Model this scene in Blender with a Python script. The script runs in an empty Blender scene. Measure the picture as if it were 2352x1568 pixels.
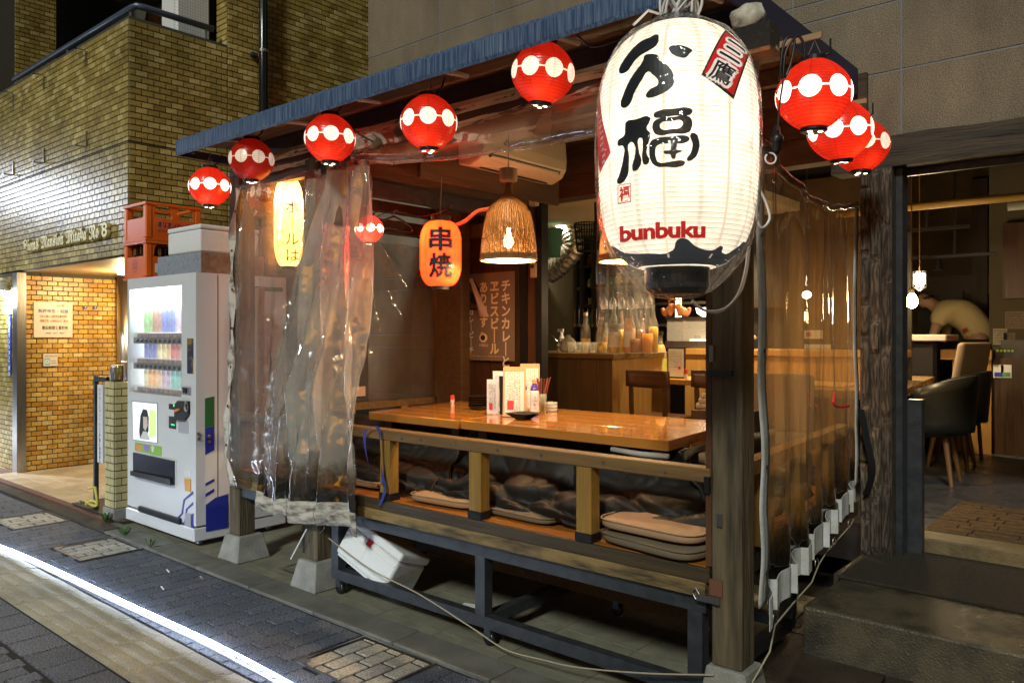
import bpy, bmesh, math, random
from mathutils import Vector, Matrix, noise
random.seed(7)
SC = bpy.context.scene
COL = SC.collection
# ---------------- camera ----------------
FX, FY = -0.6505, 0.7595
_n = math.hypot(FX, FY); FX /= _n; FY /= _n
RX, RY = FY, -FX
CH = 1.45
cd = bpy.data.cameras.new("camera"); cam = bpy.data.objects.new("camera", cd); COL.objects.link(cam)
cam.location = (0, 0, CH); cam.rotation_euler = (math.pi/2, 0, math.atan2(-FX, FY))
cd.sensor_width = 36; cd.lens = 36*1800/2352; cd.shift_y = -16/2352; cd.clip_start = .05; cd.clip_end = 400
SC.camera = cam
# ---------------- world: deep dusk sky ----------------
W = bpy.data.worlds.new("World"); SC.world = W; W.use_nodes = True
nt = W.node_tree; bg = nt.nodes["Background"]
sky = nt.nodes.new("ShaderNodeTexSky"); sky.sky_type = 'NISHITA'; sky.sun_disc = False
SUN_EL, SUN_AZ = math.radians(38), math.radians(150)
sky.sun_elevation = math.radians(3); sky.sun_rotation = SUN_AZ
nt.links.new(sky.outputs[0], bg.inputs[0]); bg.inputs[1].default_value = 0.024
# faint high street lighting arriving over the camera's shoulder
sl = bpy.data.lights.new("sun", 'SUN'); sl.energy = 1.4; sl.angle = math.radians(8); sl.color = (.96, 1, .90)
sun = bpy.data.objects.new("sun", sl); COL.objects.link(sun)
sd = Vector((-0.30, 0.80, -0.62)).normalized()      # direction light travels
sun.rotation_euler = sd.to_track_quat('-Z', 'Y').to_euler()
SC.view_settings.view_transform = 'Standard'; SC.view_settings.look = 'None'
SC.view_settings.exposure = 0.55; SC.view_settings.gamma = 1
try: SC.view_settings.use_curve_mapping = False
except Exception: pass
SC.render.engine = 'CYCLES'
cy = SC.cycles
cy.use_denoising = True
try: cy.denoiser = 'OPENIMAGEDENOISE'; cy.denoising_input_passes = 'RGB_ALBEDO_NORMAL'
except Exception: pass
cy.max_bounces = 7; cy.diffuse_bounces = 3; cy.glossy_bounces = 3; cy.transmission_bounces = 4
cy.transparent_max_bounces = 24; cy.sample_clamp_indirect = 3; cy.caustics_reflective = False; cy.caustics_refractive = False
cy.use_light_tree = True

# ---------------- picking points on known planes ----------------
def ray(px, py):
    u = (px-1176)/1800; v = (768-py)/1800
    return FX+u*RX, FY+u*RY, v
def onY(px, py, Y):
    d = ray(px, py); t = Y/d[1]; return Vector((d[0]*t, Y, CH+d[2]*t))
def onX(px, py, X):
    d = ray(px, py); t = X/d[0]; return Vector((X, d[1]*t, CH+d[2]*t))
def onZ(px, py, Z):
    d = ray(px, py); t = (Z-CH)/d[2]; return Vector((d[0]*t, d[1]*t, Z))
def atD(px, py, D):
    d = ray(px, py); return Vector((d[0]*D, d[1]*D, CH+d[2]*D))
def pj(p):
    D = p[0]*FX+p[1]*FY; r = p[0]*RX+p[1]*RY
    if D < .1: return None
    return 1176+r/D*1800, 768-(p[2]-CH)/D*1800, D
def inview(p, m=60):
    q = pj(p)
    return q is not None and -m < q[0] < 2352+m and -m < q[1] < 1568+m

# ---------------- materials ----------------
def rgba(c): return (c[0], c[1], c[2], 1)
def M(name, col, rough=.6, metal=0, col2=None, scale=6, stretch=(1, 1, 1), bump=0, bscale=60, emit=None, es=0, contrast=(.35, .65),
      coat=0, rvar=0, detail=5, trans=0, ior=1.45, spec=.5, alpha=1, rnd=True):
    m = bpy.data.materials.new(name); m.use_nodes = True
    t = m.node_tree; N = t.nodes; L = t.links; b = N["Principled BSDF"]
    b.inputs["Base Color"].default_value = rgba(col); b.inputs["Roughness"].default_value = rough
    b.inputs["Metallic"].default_value = metal; b.inputs["Coat Weight"].default_value = coat
    b.inputs["IOR"].default_value = ior; b.inputs["Transmission Weight"].default_value = trans
    b.inputs["Specular IOR Level"].default_value = spec; b.inputs["Alpha"].default_value = alpha
    if emit is not None:
        b.inputs["Emission Color"].default_value = rgba(emit); b.inputs["Emission Strength"].default_value = es
    if col2 is not None or bump or rvar:
        tc = N.new("ShaderNodeTexCoord"); mp = N.new("ShaderNodeMapping"); mp.inputs["Scale"].default_value = stretch
        if rnd:
            oi = N.new("ShaderNodeObjectInfo"); ml = N.new("ShaderNodeMath"); ml.operation = 'MULTIPLY'; ml.inputs[1].default_value = 37
            L.new(oi.outputs["Random"], ml.inputs[0]); cb = N.new("ShaderNodeCombineXYZ")
            for i in range(3): L.new(ml.outputs[0], cb.inputs[i])
            L.new(cb.outputs[0], mp.inputs["Location"])
        L.new(tc.outputs["Object"], mp.inputs["Vector"])
        if col2 is not None or rvar:
            nz = N.new("ShaderNodeTexNoise"); nz.inputs["Scale"].default_value = scale; nz.inputs["Detail"].default_value = detail
            nz.inputs["Roughness"].default_value = .6
            L.new(mp.outputs[0], nz.inputs["Vector"])
            cr = N.new("ShaderNodeMapRange"); cr.inputs[1].default_value = contrast[0]; cr.inputs[2].default_value = contrast[1]
            L.new(nz.outputs[0], cr.inputs[0])
            if col2 is not None:
                mx = N.new("ShaderNodeMix"); mx.data_type = 'RGBA'; mx.inputs[6].default_value = rgba(col); mx.inputs[7].default_value = rgba(col2)
                L.new(cr.outputs[0], mx.inputs[0]); L.new(mx.outputs[2], b.inputs["Base Color"])
            if rvar:
                m2 = N.new("ShaderNodeMapRange"); m2.inputs[3].default_value = max(.02, rough-rvar); m2.inputs[4].default_value = min(1, rough+rvar)
                L.new(cr.outputs[0], m2.inputs[0]); L.new(m2.outputs[0], b.inputs["Roughness"])
        if bump:
            n2 = N.new("ShaderNodeTexNoise"); n2.inputs["Scale"].default_value = bscale; n2.inputs["Detail"].default_value = 4
            L.new(mp.outputs[0], n2.inputs["Vector"])
            bp = N.new("ShaderNodeBump"); bp.inputs["Strength"].default_value = bump; bp.inputs["Distance"].default_value = .01
            L.new(n2.outputs[0], bp.inputs["Height"]); L.new(bp.outputs[0], b.inputs["Normal"])
    return m
def tone_mat(name, stops, rough, bump=.2, bscale=90, speck=None, coat=0, stretch=None):
    """each piece takes its own tone: attribute 'tone' (joined pieces) plus the object's random number"""
    m = M(name, stops[0], rough, bump=bump, bscale=bscale, coat=coat, stretch=stretch or (1, 1, 1)); t = m.node_tree; N = t.nodes; L = t.links; b = N["Principled BSDF"]
    at = N.new("ShaderNodeAttribute"); at.attribute_name = "tone"; oi = N.new("ShaderNodeObjectInfo")
    ad = N.new("ShaderNodeMath"); ad.operation = 'ADD'; L.new(at.outputs["Fac"], ad.inputs[0]); L.new(oi.outputs["Random"], ad.inputs[1])
    fr = N.new("ShaderNodeMath"); fr.operation = 'FRACT'; L.new(ad.outputs[0], fr.inputs[0])
    cr = N.new("ShaderNodeValToRGB"); el = cr.color_ramp.elements
    el[0].position = 0; el[0].color = rgba(stops[0]); el[1].position = 1; el[1].color = rgba(stops[-1])
    for i, s in enumerate(stops[1:-1]):
        e = el.new((i+1)/(len(stops)-1)); e.color = rgba(s)
    L.new(fr.outputs[0], cr.inputs[0]); out = cr.outputs[0]
    tc = N.new("ShaderNodeTexCoord")
    if speck:
        nz = N.new("ShaderNodeTexNoise"); nz.inputs["Scale"].default_value = speck[0]; nz.inputs["Detail"].default_value = 3
        mp_ = N.new("ShaderNodeMapping"); mp_.inputs["Scale"].default_value = stretch or (1, 1, 1); L.new(tc.outputs["Object"], mp_.inputs[0]); L.new(mp_.outputs[0], nz.inputs["Vector"])
        mr = N.new("ShaderNodeMapRange"); mr.inputs[1].default_value = .42; mr.inputs[2].default_value = .62; mr.inputs[3].default_value = speck[1]; mr.inputs[4].default_value = speck[2]
        L.new(nz.outputs[0], mr.inputs[0])
        mx = N.new("ShaderNodeMix"); mx.data_type = 'RGBA'; mx.blend_type = 'MULTIPLY'; mx.inputs[0].default_value = 1
        L.new(out, mx.inputs[6]); L.new(mr.outputs[0], mx.inputs[7]); out = mx.outputs[2]
    gm = N.new("ShaderNodeNewGeometry"); ng = N.new("ShaderNodeTexNoise"); ng.inputs["Scale"].default_value = 1.7; ng.inputs["Detail"].default_value = 6; ng.inputs["Roughness"].default_value = .65
    mg = N.new("ShaderNodeMapping"); mg.inputs["Scale"].default_value = (1.4, 1.4, .6); L.new(gm.outputs["Position"], mg.inputs[0]); L.new(mg.outputs[0], ng.inputs["Vector"])   # dirt runs that cross several pieces
    rg_ = N.new("ShaderNodeMapRange"); rg_.inputs[1].default_value = .35; rg_.inputs[2].default_value = .65; rg_.inputs[3].default_value = .68; rg_.inputs[4].default_value = 1.14; L.new(ng.outputs[0], rg_.inputs[0])
    mxg = N.new("ShaderNodeMix"); mxg.data_type = 'RGBA'; mxg.blend_type = 'MULTIPLY'; mxg.inputs[0].default_value = 1; L.new(out, mxg.inputs[6]); L.new(rg_.outputs[0], mxg.inputs[7]); out = mxg.outputs[2]
    L.new(out, b.inputs["Base Color"])
    return m
def wood(name, c1, c2, axis='X', rough=.45, bump=.25, sc=3.0, coat=0, ring=14):
    st = {'X': (1, ring, ring), 'Y': (ring, 1, ring), 'Z': (ring, ring, 1)}[axis]
    return M(name, c1, rough, col2=c2, scale=sc, stretch=st, bump=bump, bscale=sc*3, contrast=(.3, .7), coat=coat, rvar=.12)
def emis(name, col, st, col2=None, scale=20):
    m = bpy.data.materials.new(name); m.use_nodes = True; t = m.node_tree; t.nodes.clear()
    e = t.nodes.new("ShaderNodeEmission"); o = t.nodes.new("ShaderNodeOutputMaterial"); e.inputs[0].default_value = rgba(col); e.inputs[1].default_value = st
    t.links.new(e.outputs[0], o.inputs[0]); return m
def film(name, tint=(1, 1, 1), haze=.12, rough=.12, bump=.3, bscale=14, stretch=(1, 1, 1), streak=0, dirt=None, gl=1.0, hazecol=(.8, .8, .75)):
    """clear vinyl sheet: transparent + milky diffuse + fresnel gloss; dirt = (z0, z1, colour) is grime that climbs from the hem"""
    m = bpy.data.materials.new(name); m.use_nodes = True; t = m.node_tree; N = t.nodes; L = t.links; N.clear()
    out = N.new("ShaderNodeOutputMaterial"); tr = N.new("ShaderNodeBsdfTransparent"); tr.inputs[0].default_value = rgba(tint)
    df = N.new("ShaderNodeBsdfDiffuse"); df.inputs[0].default_value = rgba(hazecol)
    tl = N.new("ShaderNodeBsdfTranslucent"); tl.inputs[0].default_value = rgba(hazecol)
    dm = N.new("ShaderNodeMixShader"); dm.inputs[0].default_value = .5; L.new(df.outputs[0], dm.inputs[1]); L.new(tl.outputs[0], dm.inputs[2])
    tc = N.new("ShaderNodeTexCoord"); mp = N.new("ShaderNodeMapping"); mp.inputs["Scale"].default_value = stretch; L.new(tc.outputs["Object"], mp.inputs[0])
    nz = N.new("ShaderNodeTexNoise"); nz.inputs["Scale"].default_value = 5; nz.inputs["Detail"].default_value = 6; L.new(mp.outputs[0], nz.inputs[0])
    mr = N.new("ShaderNodeMapRange"); mr.inputs[1].default_value = .35; mr.inputs[2].default_value = .7; mr.inputs[3].default_value = haze*.75; mr.inputs[4].default_value = haze*1.3
    L.new(nz.outputs[0], mr.inputs[0]); fac = mr.outputs[0]
    if dirt:
        z0, z1, dc, amt = dirt
        sx = N.new("ShaderNodeAttribute"); sx.attribute_name = "hem_h"
        n3 = N.new("ShaderNodeTexNoise"); n3.inputs["Scale"].default_value = 9; n3.inputs["Detail"].default_value = 7; n3.inputs["Roughness"].default_value = .65; L.new(tc.outputs["Object"], n3.inputs[0])
        a = N.new("ShaderNodeMath"); a.operation = 'MULTIPLY_ADD'; a.inputs[1].default_value = (z1-z0)*1.6; L.new(n3.outputs[0], a.inputs[0]); L.new(sx.outputs["Fac"], a.inputs[2])
        d = N.new("ShaderNodeMapRange"); d.inputs[1].default_value = z1+(z1-z0)*.95; d.inputs[2].default_value = z0+(z1-z0)*.75; d.inputs[3].default_value = 0; d.inputs[4].default_value = amt
        L.new(a.outputs[0], d.inputs[0])
        mxc = N.new("ShaderNodeValToRGB"); e_ = mxc.color_ramp.elements; e_[0].position = 0; e_[0].color = rgba(hazecol); e_[1].position = .95; e_[1].color = rgba(dc)
        e3 = e_.new(.35); e3.color = rgba((.22, .13, .04)); e4 = e_.new(.7); e4.color = rgba((.06, .032, .010))
        L.new(d.outputs[0], mxc.inputs[0]); L.new(mxc.outputs[0], df.inputs[0]); L.new(mxc.outputs[0], tl.inputs[0])
        mxm = N.new("ShaderNodeMath"); mxm.operation = 'MAXIMUM'; L.new(fac, mxm.inputs[0]); L.new(d.outputs[0], mxm.inputs[1]); fac = mxm.outputs[0]
    m1 = N.new("ShaderNodeMixShader"); L.new(fac, m1.inputs[0]); L.new(tr.outputs[0], m1.inputs[1]); L.new(dm.outputs[0], m1.inputs[2])
    gs = N.new("ShaderNodeBsdfGlossy"); gs.inputs["Roughness"].default_value = rough
    n2 = N.new("ShaderNodeTexNoise"); n2.inputs["Scale"].default_value = bscale; n2.inputs["Detail"].default_value = 3; L.new(mp.outputs[0], n2.inputs[0])
    bp = N.new("ShaderNodeBump"); bp.inputs["Strength"].default_value = bump; bp.inputs["Distance"].default_value = .03; L.new(n2.outputs[0], bp.inputs["Height"]); L.new(bp.outputs[0], gs.inputs["Normal"])
    fs = N.new("ShaderNodeLayerWeight"); L.new(bp.outputs[0], fs.inputs["Normal"])
    p5 = N.new("ShaderNodeMath"); p5.operation = 'POWER'; p5.inputs[1].default_value = 4; L.new(fs.outputs["Facing"], p5.inputs[0])
    fm = N.new("ShaderNodeMath"); fm.operation = 'MULTIPLY_ADD'; fm.inputs[1].default_value = .75*gl; fm.inputs[2].default_value = .055*gl; fm.use_clamp = True; L.new(p5.outputs[0], fm.inputs[0])
    m2 = N.new("ShaderNodeMixShader"); L.new(fm.outputs[0], m2.inputs[0]); L.new(m1.outputs[0], m2.inputs[1]); L.new(gs.outputs[0], m2.inputs[2])
    L.new(m2.outputs[0], out.inputs[0]); return m

# ---------------- mesh builder ----------------
class MB:
    def __init__(s): s.v = []; s.f = []; s.tone = None; s.hem = None
    def add(s, vs, fs):
        n = len(s.v); s.v += [tuple(v) for v in vs]; s.f += [tuple(i+n for i in f) for f in fs]; return s
    def box(s, x0, x1, y0, y1, z0, z1):
        return s.add([(x0, y0, z0), (x1, y0, z0), (x1, y1, z0), (x0, y1, z0), (x0, y0, z1), (x1, y0, z1), (x1, y1, z1), (x0, y1, z1)],
                     [(0, 3, 2, 1), (4, 5, 6, 7), (0, 1, 5, 4), (1, 2, 6, 5), (2, 3, 7, 6), (3, 0, 4, 7)])
    def ob(s, c, a, b, d):
        c, a, b, d = map(Vector, (c, a, b, d))
        vs = [c-a-b-d, c+a-b-d, c+a+b-d, c-a+b-d, c-a-b+d, c+a-b+d, c+a+b+d, c-a+b+d]
        fs = [(0, 3, 2, 1), (4, 5, 6, 7), (0, 1, 5, 4), (1, 2, 6, 5), (2, 3, 7, 6), (3, 0, 4, 7)]
        if a.cross(b).dot(d) < 0: fs = [f[::-1] for f in fs]
        return s.add(vs, fs)
    def beam(s, p0, p1, w, h, up=(0, 0, 1)):
        p0, p1 = Vector(p0), Vector(p1); d = (p1-p0); up = Vector(up)
        sd_ = d.cross(up).normalized(); u2 = sd_.cross(d).normalized()
        return s.ob((p0+p1)/2, d/2, sd_*w/2, u2*h/2)
    def tube(s, pts, r, n=8, cap=True):
        pts = [Vector(p) for p in pts]; rr = r if isinstance(r, (list, tuple)) else [r]*len(pts)
        base = len(s.v); nrm = None
        for i, p in enumerate(pts):
            d = (pts[min(i+1, len(pts)-1)]-pts[max(i-1, 0)]).normalized()
            if nrm is None:
                nrm = d.orthogonal().normalized()
            else:
                nrm = (nrm-d*nrm.dot(d)).normalized()
            b = d.cross(nrm)
            for k in range(n):
                a = 2*math.pi*k/n; s.v.append(tuple(p+(nrm*math.cos(a)+b*math.sin(a))*rr[i]))
        for i in range(len(pts)-1):
            for k in range(n):
                a = base+i*n+k; b_ = base+i*n+(k+1) % n
                s.f.append((a, b_, b_+n, a+n))
        if cap:
            s.f.append(tuple(base+k for k in range(n))[::-1]); s.f.append(tuple(base+(len(pts)-1)*n+k for k in range(n)))
        return s
    def lathe(s, prof, c=(0, 0, 0), n=24, mat=None, cap=True):
        base = len(s.v); mat = mat or Matrix.Identity(3); c = Vector(c)
        for r, z in prof:
            for k in range(n):
                a = 2*math.pi*k/n; s.v.append(tuple(c+mat@Vector((r*math.cos(a), r*math.sin(a), z))))
        for i in range(len(prof)-1):
            for k in range(n):
                a = base+i*n+k; b_ = base+i*n+(k+1) % n; s.f.append((a, b_, b_+n, a+n))
        if cap:
            if prof[0][0] > 1e-4: s.f.append(tuple(base+k for k in range(n))[::-1])
            if prof[-1][0] > 1e-4: s.f.append(tuple(base+(len(prof)-1)*n+k for k in range(n)))
        return s
    def prism(s, poly, o, u, v, w):
        """polygon (a,b) -> o+a*u+b*v, extruded by vector w"""
        o, u, v, w = map(Vector, (o, u, v, w)); n = len(poly)
        lo = [o+u*a+v*b for a, b in poly]; hi = [p+w for p in lo]
        area = sum(poly[i][0]*poly[(i+1) % n][1]-poly[(i+1) % n][0]*poly[i][1] for i in range(n))
        flip = (area < 0) != (u.cross(v).dot(w) < 0)
        a = tuple(range(n)); fs = [a[::-1], tuple(i+n for i in a)]+[(i, (i+1) % n, (i+1) % n+n, i+n) for i in range(n)]
        if flip: fs = [f[::-1] for f in fs]
        return s.add(lo+hi, fs)
    def grid(s, fn, nu, nv, close=False):
        base = len(s.v)
        for i in range(nu+1):
            for j in range(nv+1): s.v.append(tuple(fn(i/nu, j/nv)))
        for i in range(nu):
            for j in range(nv):
                a = base+i*(nv+1)+j; s.f.append((a, a+1, a+nv+2, a+nv+1))
        return s
    def mesh(s, name, mat=None, origin=None, smooth=False):
        o = Vector(origin or (0, 0, 0)); me = bpy.data.meshes.new(name)
        me.from_pydata([(x-o.x, y-o.y, z-o.z) for x, y, z in s.v], [], s.f)
        if mat is not None: me.materials.append(mat)
        if smooth: me.polygons.foreach_set("use_smooth", [True]*len(me.polygons))
        if s.tone is not None:
            at = me.attributes.new("tone", 'FLOAT', 'FACE'); at.data.foreach_set("value", s.tone)
        if s.hem is not None:
            at = me.attributes.new("hem_h", 'FLOAT', 'POINT'); at.data.foreach_set("value", s.hem)
        me.update(); return me
    def build(s, name, mat, parent=None, smooth=False, bevel=0, origin=None, seg=1, label=None):
        if parent is not None: origin = parent.matrix_basis.translation if origin is None else origin
        elif origin is None:
            xs = [v[0] for v in s.v]; ys = [v[1] for v in s.v]; origin = ((min(xs)+max(xs))/2, (min(ys)+max(ys))/2, min(v[2] for v in s.v))
        me = s.mesh(name, mat, origin, smooth)
        return link(name, me, parent, origin, bevel, seg, smooth, label)
def root_of(o):
    t = Vector((0, 0, 0))
    while o is not None: t = t+o.location; o = o.parent
    return t
def link(name, me, parent=None, origin=(0, 0, 0), bevel=0, seg=1, smooth=False, label=None):
    o = bpy.data.objects.new(name, me); COL.objects.link(o)
    if parent is not None:
        o.parent = parent; o.location = Vector(origin)-root_of(parent)
    else: o.location = origin
    if bevel:
        md = o.modifiers.new("bevel", 'BEVEL'); md.width = bevel; md.segments = seg; md.limit_method = 'ANGLE'; md.angle_limit = math.radians(40)
    if label: o["label"] = label
    return o
def tag(o, label, cat, group=None, kind=None):
    o["label"] = label; o["category"] = cat
    if group: o["group"] = group
    if kind: o["kind"] = kind
    return o
def thing(name, label, cat, loc, group=None):
    o = bpy.data.objects.new(name, None); COL.objects.link(o); o.location = Vector(loc); o.empty_display_size = .1
    return tag(o, label, cat, group)
def build_part(mb, name, mat, root, **k):
    k.setdefault("origin", root_of(root)); return mb.build(name, mat, root, **k)
def struct(name, mb, mat, **k):
    o = mb.build(name, mat, **k); o["kind"] = "structure"; return o
def copy_tree(o, parent=None):
    c = o.copy(); COL.objects.link(c)
    if parent is not None: c.parent = parent
    for ch in list(o.children): copy_tree(ch, c)
    return c
def P(root, name, mat, mb, **k): return build_part(mb, name, mat, root, **k)

# ---------------- lettering ----------------
def glyph_mesh(s, bold=0.0, spacing=1.0, res=3):
    c = bpy.data.curves.new("lettering", 'FONT'); c.body = s; c.offset = bold; c.space_character = spacing; c.resolution_u = res
    o = bpy.data.objects.new("lettering", c); COL.objects.link(o)
    dg = bpy.context.evaluated_depsgraph_get(); me = bpy.data.meshes.new_from_object(o.evaluated_get(dg))
    bpy.data.objects.remove(o); vs = [(v.co.x, v.co.y) for v in me.vertices]; fs = [tuple(p.vertices) for p in me.polygons]
    bpy.data.meshes.remove(me); bpy.data.curves.remove(c); return vs, fs
def text2d(s, w=None, h=None, bold=0.0, spacing=1.0):
    """2-D lettering centred on 0,0 and scaled to width w and/or height h"""
    vs, fs = glyph_mesh(s, bold, spacing)
    if not vs: return [], []
    x0 = min(v[0] for v in vs); x1 = max(v[0] for v in vs); y0 = min(v[1] for v in vs); y1 = max(v[1] for v in vs)
    sx = (w/(x1-x0)) if w else None; sy = (h/(y1-y0)) if h else None
    sx = sx or sy; sy = sy or sx
    return [((x-(x0+x1)/2)*sx, (y-(y0+y1)/2)*sy) for x, y in vs], fs
def vtext2d(s, size, pitch, bold=0.0):
    V, F = [], []
    for i, ch in enumerate(s):
        if ch == ' ': continue
        vs, fs = glyph_mesh({'ー': '｜'}.get(ch, ch), bold); n = len(V)
        if ch in '。、': off = (.15*size, .25*size)
        else: off = (0, 0)
        V += [((x-.5)*size+off[0], (y-.38)*size-i*pitch+off[1]) for x, y in vs]; F += [tuple(k+n for k in f) for f in fs]
    return V, F
def put(mb, vf, o, u, v):
    """place 2-D lettering on a plane: o origin, u and v in-plane unit vectors"""
    o, u, v = map(Vector, (o, u, v)); mb.add([o+u*a+v*b for a, b in vf[0]], vf[1]); return mb
def scribble(mb, o, u, v, w, h, lines, seed=0, vert=False, t=.0016):
    """handwriting-like strokes filling a w x h area"""
    o, u, v = map(Vector, (o, u, v)); R = random.Random(seed)
    for i in range(lines):
        a = 0
        while a < 1:
            L_ = R.uniform(.02, .06); q = (i+.5)/lines
            for k in range(2):
                b = q+R.uniform(-.3, .3)/lines; ang = R.uniform(-1.2, 1.2); ln = (h if not vert else w)/lines*R.uniform(.3, .6)
                ca, sa = math.cos(ang)*ln/2, math.sin(ang)*ln/2
                cx, cy_ = ((a+L_/2)*w, b*h) if not vert else (b*w, (a+L_/2)*h)
                d = Vector((ca, sa)); n_ = Vector((-sa, ca)).normalized()*t/2
                q4 = [(cx-d.x-n_.x, cy_-d.y-n_.y), (cx+d.x-n_.x, cy_+d.y-n_.y), (cx+d.x+n_.x, cy_+d.y+n_.y), (cx-d.x+n_.x, cy_-d.y+n_.y)]
                mb.add([o+u*x+v*y for x, y in q4], [(0, 1, 2, 3)])
            a += L_*(1.3 if R.random() < .85 else 2.5)
    return mb

# ---------------- common materials ----------------
m_mortar = M("tile mortar", (.07, .065, .05), .9)
m_tile = tone_mat("glazed facade tile", [(.25, .175, .045), (.38, .29, .08), (.32, .235, .062), (.45, .35, .11), (.55, .45, .18), (.37, .27, .07), (.29, .215, .058)], .30, bump=.2, bscale=45, speck=(60, .85, 1.1))
m_otile = tone_mat("ochre porch tile", [(.44, .22, .04), (.54, .32, .07), (.64, .43, .12), (.48, .26, .05), (.74, .56, .22), (.52, .30, .06)], .35, bump=.15, bscale=45, speck=(60, .8, 1.1))
m_paver = tone_mat("interlocking paver", [(.066, .080, .108), (.088, .102, .132), (.076, .088, .116), (.104, .118, .146)], .62, bump=.8, bscale=220, speck=(130, .40, 2.1))
m_hatch = tone_mat("pale hatch paver", [(.46, .45, .40), (.52, .49, .41), (.40, .39, .36), (.48, .44, .36)], .6, bump=.4, bscale=200, speck=(120, .7, 1.2))
m_tact = tone_mat("tactile block", [(.42, .395, .30), (.47, .44, .34), (.39, .37, .29)], .62, bump=.6, bscale=200, speck=(160, .7, 1.15))
m_tacty = M("worn yellow paint", (.42, .34, .09), .6, col2=(.33, .28, .15), scale=30)
m_joint = M("paving joint sand", (.018, .018, .017), .95, bump=.3)
m_kerb = M("kerb concrete", (.17, .17, .145), .75, col2=(.10, .10, .088), scale=5, bump=.5, bscale=150)
m_slab = M("terrace slab", (.24, .235, .17), .6, col2=(.16, .155, .12), scale=7, bump=.45, bscale=160)
m_steel = M("brushed steel", (.55, .55, .56), .28, 1, col2=(.42, .42, .43), scale=4, stretch=(20, 20, 1), bump=.05)
m_dark = M("black painted steel", (.022, .025, .030), .42, col2=(.04, .045, .05), scale=18, bump=.12, bscale=70)
m_black = M("black plastic", (.012, .012, .013), .35)
m_white = M("white paint", (.72, .73, .74), .45)
m_conc = M("cast concrete", (.30, .30, .27), .85, col2=(.20, .195, .17), scale=9, bump=.5, bscale=120)
# ================= GROUND =================
struct("ground", MB().add([(-60, -40, -.03), (40, -40, -.03), (40, 40, -.03), (-60, 40, -.03)], [(0, 1, 2, 3)]), m_joint)
pave = struct("pavement", MB().box(-16, 3, -2.0, 2.412, -.028, -.006), m_joint)
def hatch_at(x, y):
    for x0, x1 in HX:
        if x0 < x < x1 and 2.015 < y < 2.405: return True
    return False
HX = [(-7.07, -6.60), (-5.82, -5.36), (-2.99, -2.50)]
pavers = []
PW, PL = .105, .21
x = -13.0; col = 0
while x < 2.0:
    for (ya, yb, off) in ((1.79, 2.408, 0), (-1.2, 1.235, 1)):
        y = ya-(PL/2 if col % 2 else 0)
        while y < yb:
            a, b = max(y, ya), min(y+PL, yb)
            if b-a > .03: pavers.append((x, x+PW, a, b))
            y += PL
    col += 1; x += PW
x = -13.0                                    # soldier course beside the tactile strip
while x < 2.0:
    pavers.append((x, x+.21, 1.242, 1.448)); x += .21
pl = []
for a in pavers:
    cx, cyy = (a[0]+a[1])/2, (a[2]+a[3])/2
    if any(x0-.04 < cx < x1+.04 and cyy > 2.0 for x0, x1 in HX): continue
    q = pj((cx, cyy, 0))
    vis = q is not None and -80 < q[0] < 2450 and q[1] < 1640
    if not vis and (q is None or cx < -9.5 or cx > .8 or cyy < -.3): continue
    pl.append((0 if vis else 1, q[2] if q else 99, a))
pl.sort(key=lambda t: (t[0], t[1]))
def paver_geo(mb, a, g=.0035, zt=0.0, zb=-.02, ch=.004):
    x0, x1, y0, y1 = a[0]+g, a[1]-g, a[2]+g, a[3]-g
    mb.add([(x0, y0, zb), (x1, y0, zb), (x1, y1, zb), (x0, y1, zb), (x0, y0, zt-ch), (x1, y0, zt-ch), (x1, y1, zt-ch), (x0, y1, zt-ch),
            (x0+ch, y0+ch, zt), (x1-ch, y0+ch, zt), (x1-ch, y1-ch, zt), (x0+ch, y1-ch, zt)],
           [(8, 9, 10, 11), (0, 1, 5, 4), (1, 2, 6, 5), (2, 3, 7, 6), (3, 0, 4, 7), (4, 5, 9, 8), (5, 6, 10, 9), (6, 7, 11, 10), (7, 4, 8, 11)]); return mb
share = {}
for i, (vz, d, a) in enumerate(pl[:300]):
    k = (round(a[1]-a[0], 3), round(a[3]-a[2], 3))
    if k not in share: share[k] = paver_geo(MB(), (-k[0]/2, k[0]/2, -k[1]/2, k[1]/2)).mesh("paver", m_paver)
    o = link("paver", share[k], pave, ((a[0]+a[1])/2, (a[2]+a[3])/2, random.uniform(-.0025, .001)))
rest = MB(); tone = []
for vz, d, a in pl[300:]:
    z = random.uniform(-.0025, .001); paver_geo(rest, a, zt=z); tone += [random.random()]*9
rest.tone = tone; o = rest.build("paver_field", m_paver, pave, origin=root_of(pave)); o["kind"] = "stuff"
# tactile guide blocks
TP = .333
bars = MB(); body = paver_geo(MB(), (-TP/2, TP/2, -TP/2, TP/2), g=.0025, zt=.0)
for k in range(4):
    yc = -.1125+k*.075
    body.add([(-.15, yc-.017, 0), (.15, yc-.017, 0), (.15, yc+.017, 0), (-.15, yc+.017, 0), (-.143, yc-.011, .005), (.143, yc-.011, .005), (.143, yc+.011, .005), (-.143, yc+.011, .005)],
             [(4, 5, 6, 7), (0, 1, 5, 4), (1, 2, 6, 5), (2, 3, 7, 6), (3, 0, 4, 7)])
    for sx_ in (-1, 1):
        bars.add([(sx_*.150-.012, yc+.013, .0022), (sx_*.150+.010, yc+.013, .0022), (sx_*.150+.010, yc+.0185, .0024), (sx_*.150-.012, yc+.0185, .0024)], [(0, 1, 2, 3)])
    bars.add([(-.145, yc-.0195, .0015), (.145, yc-.0195, .0015), (.145, yc-.0165, .0018), (-.145, yc-.0165, .0018)], [(0, 1, 2, 3)])
me_t = body.mesh("tactile_block", m_tact); me_b = bars.mesh("paint_trace", m_tacty)
x = -2.6
while x > -13:
    o = link("tactile_block", me_t, pave, (x, 1.62, random.uniform(-.001, .002))); link("paint_trace", me_b, o, (x, 1.62, .0005)); x -= TP
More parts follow.
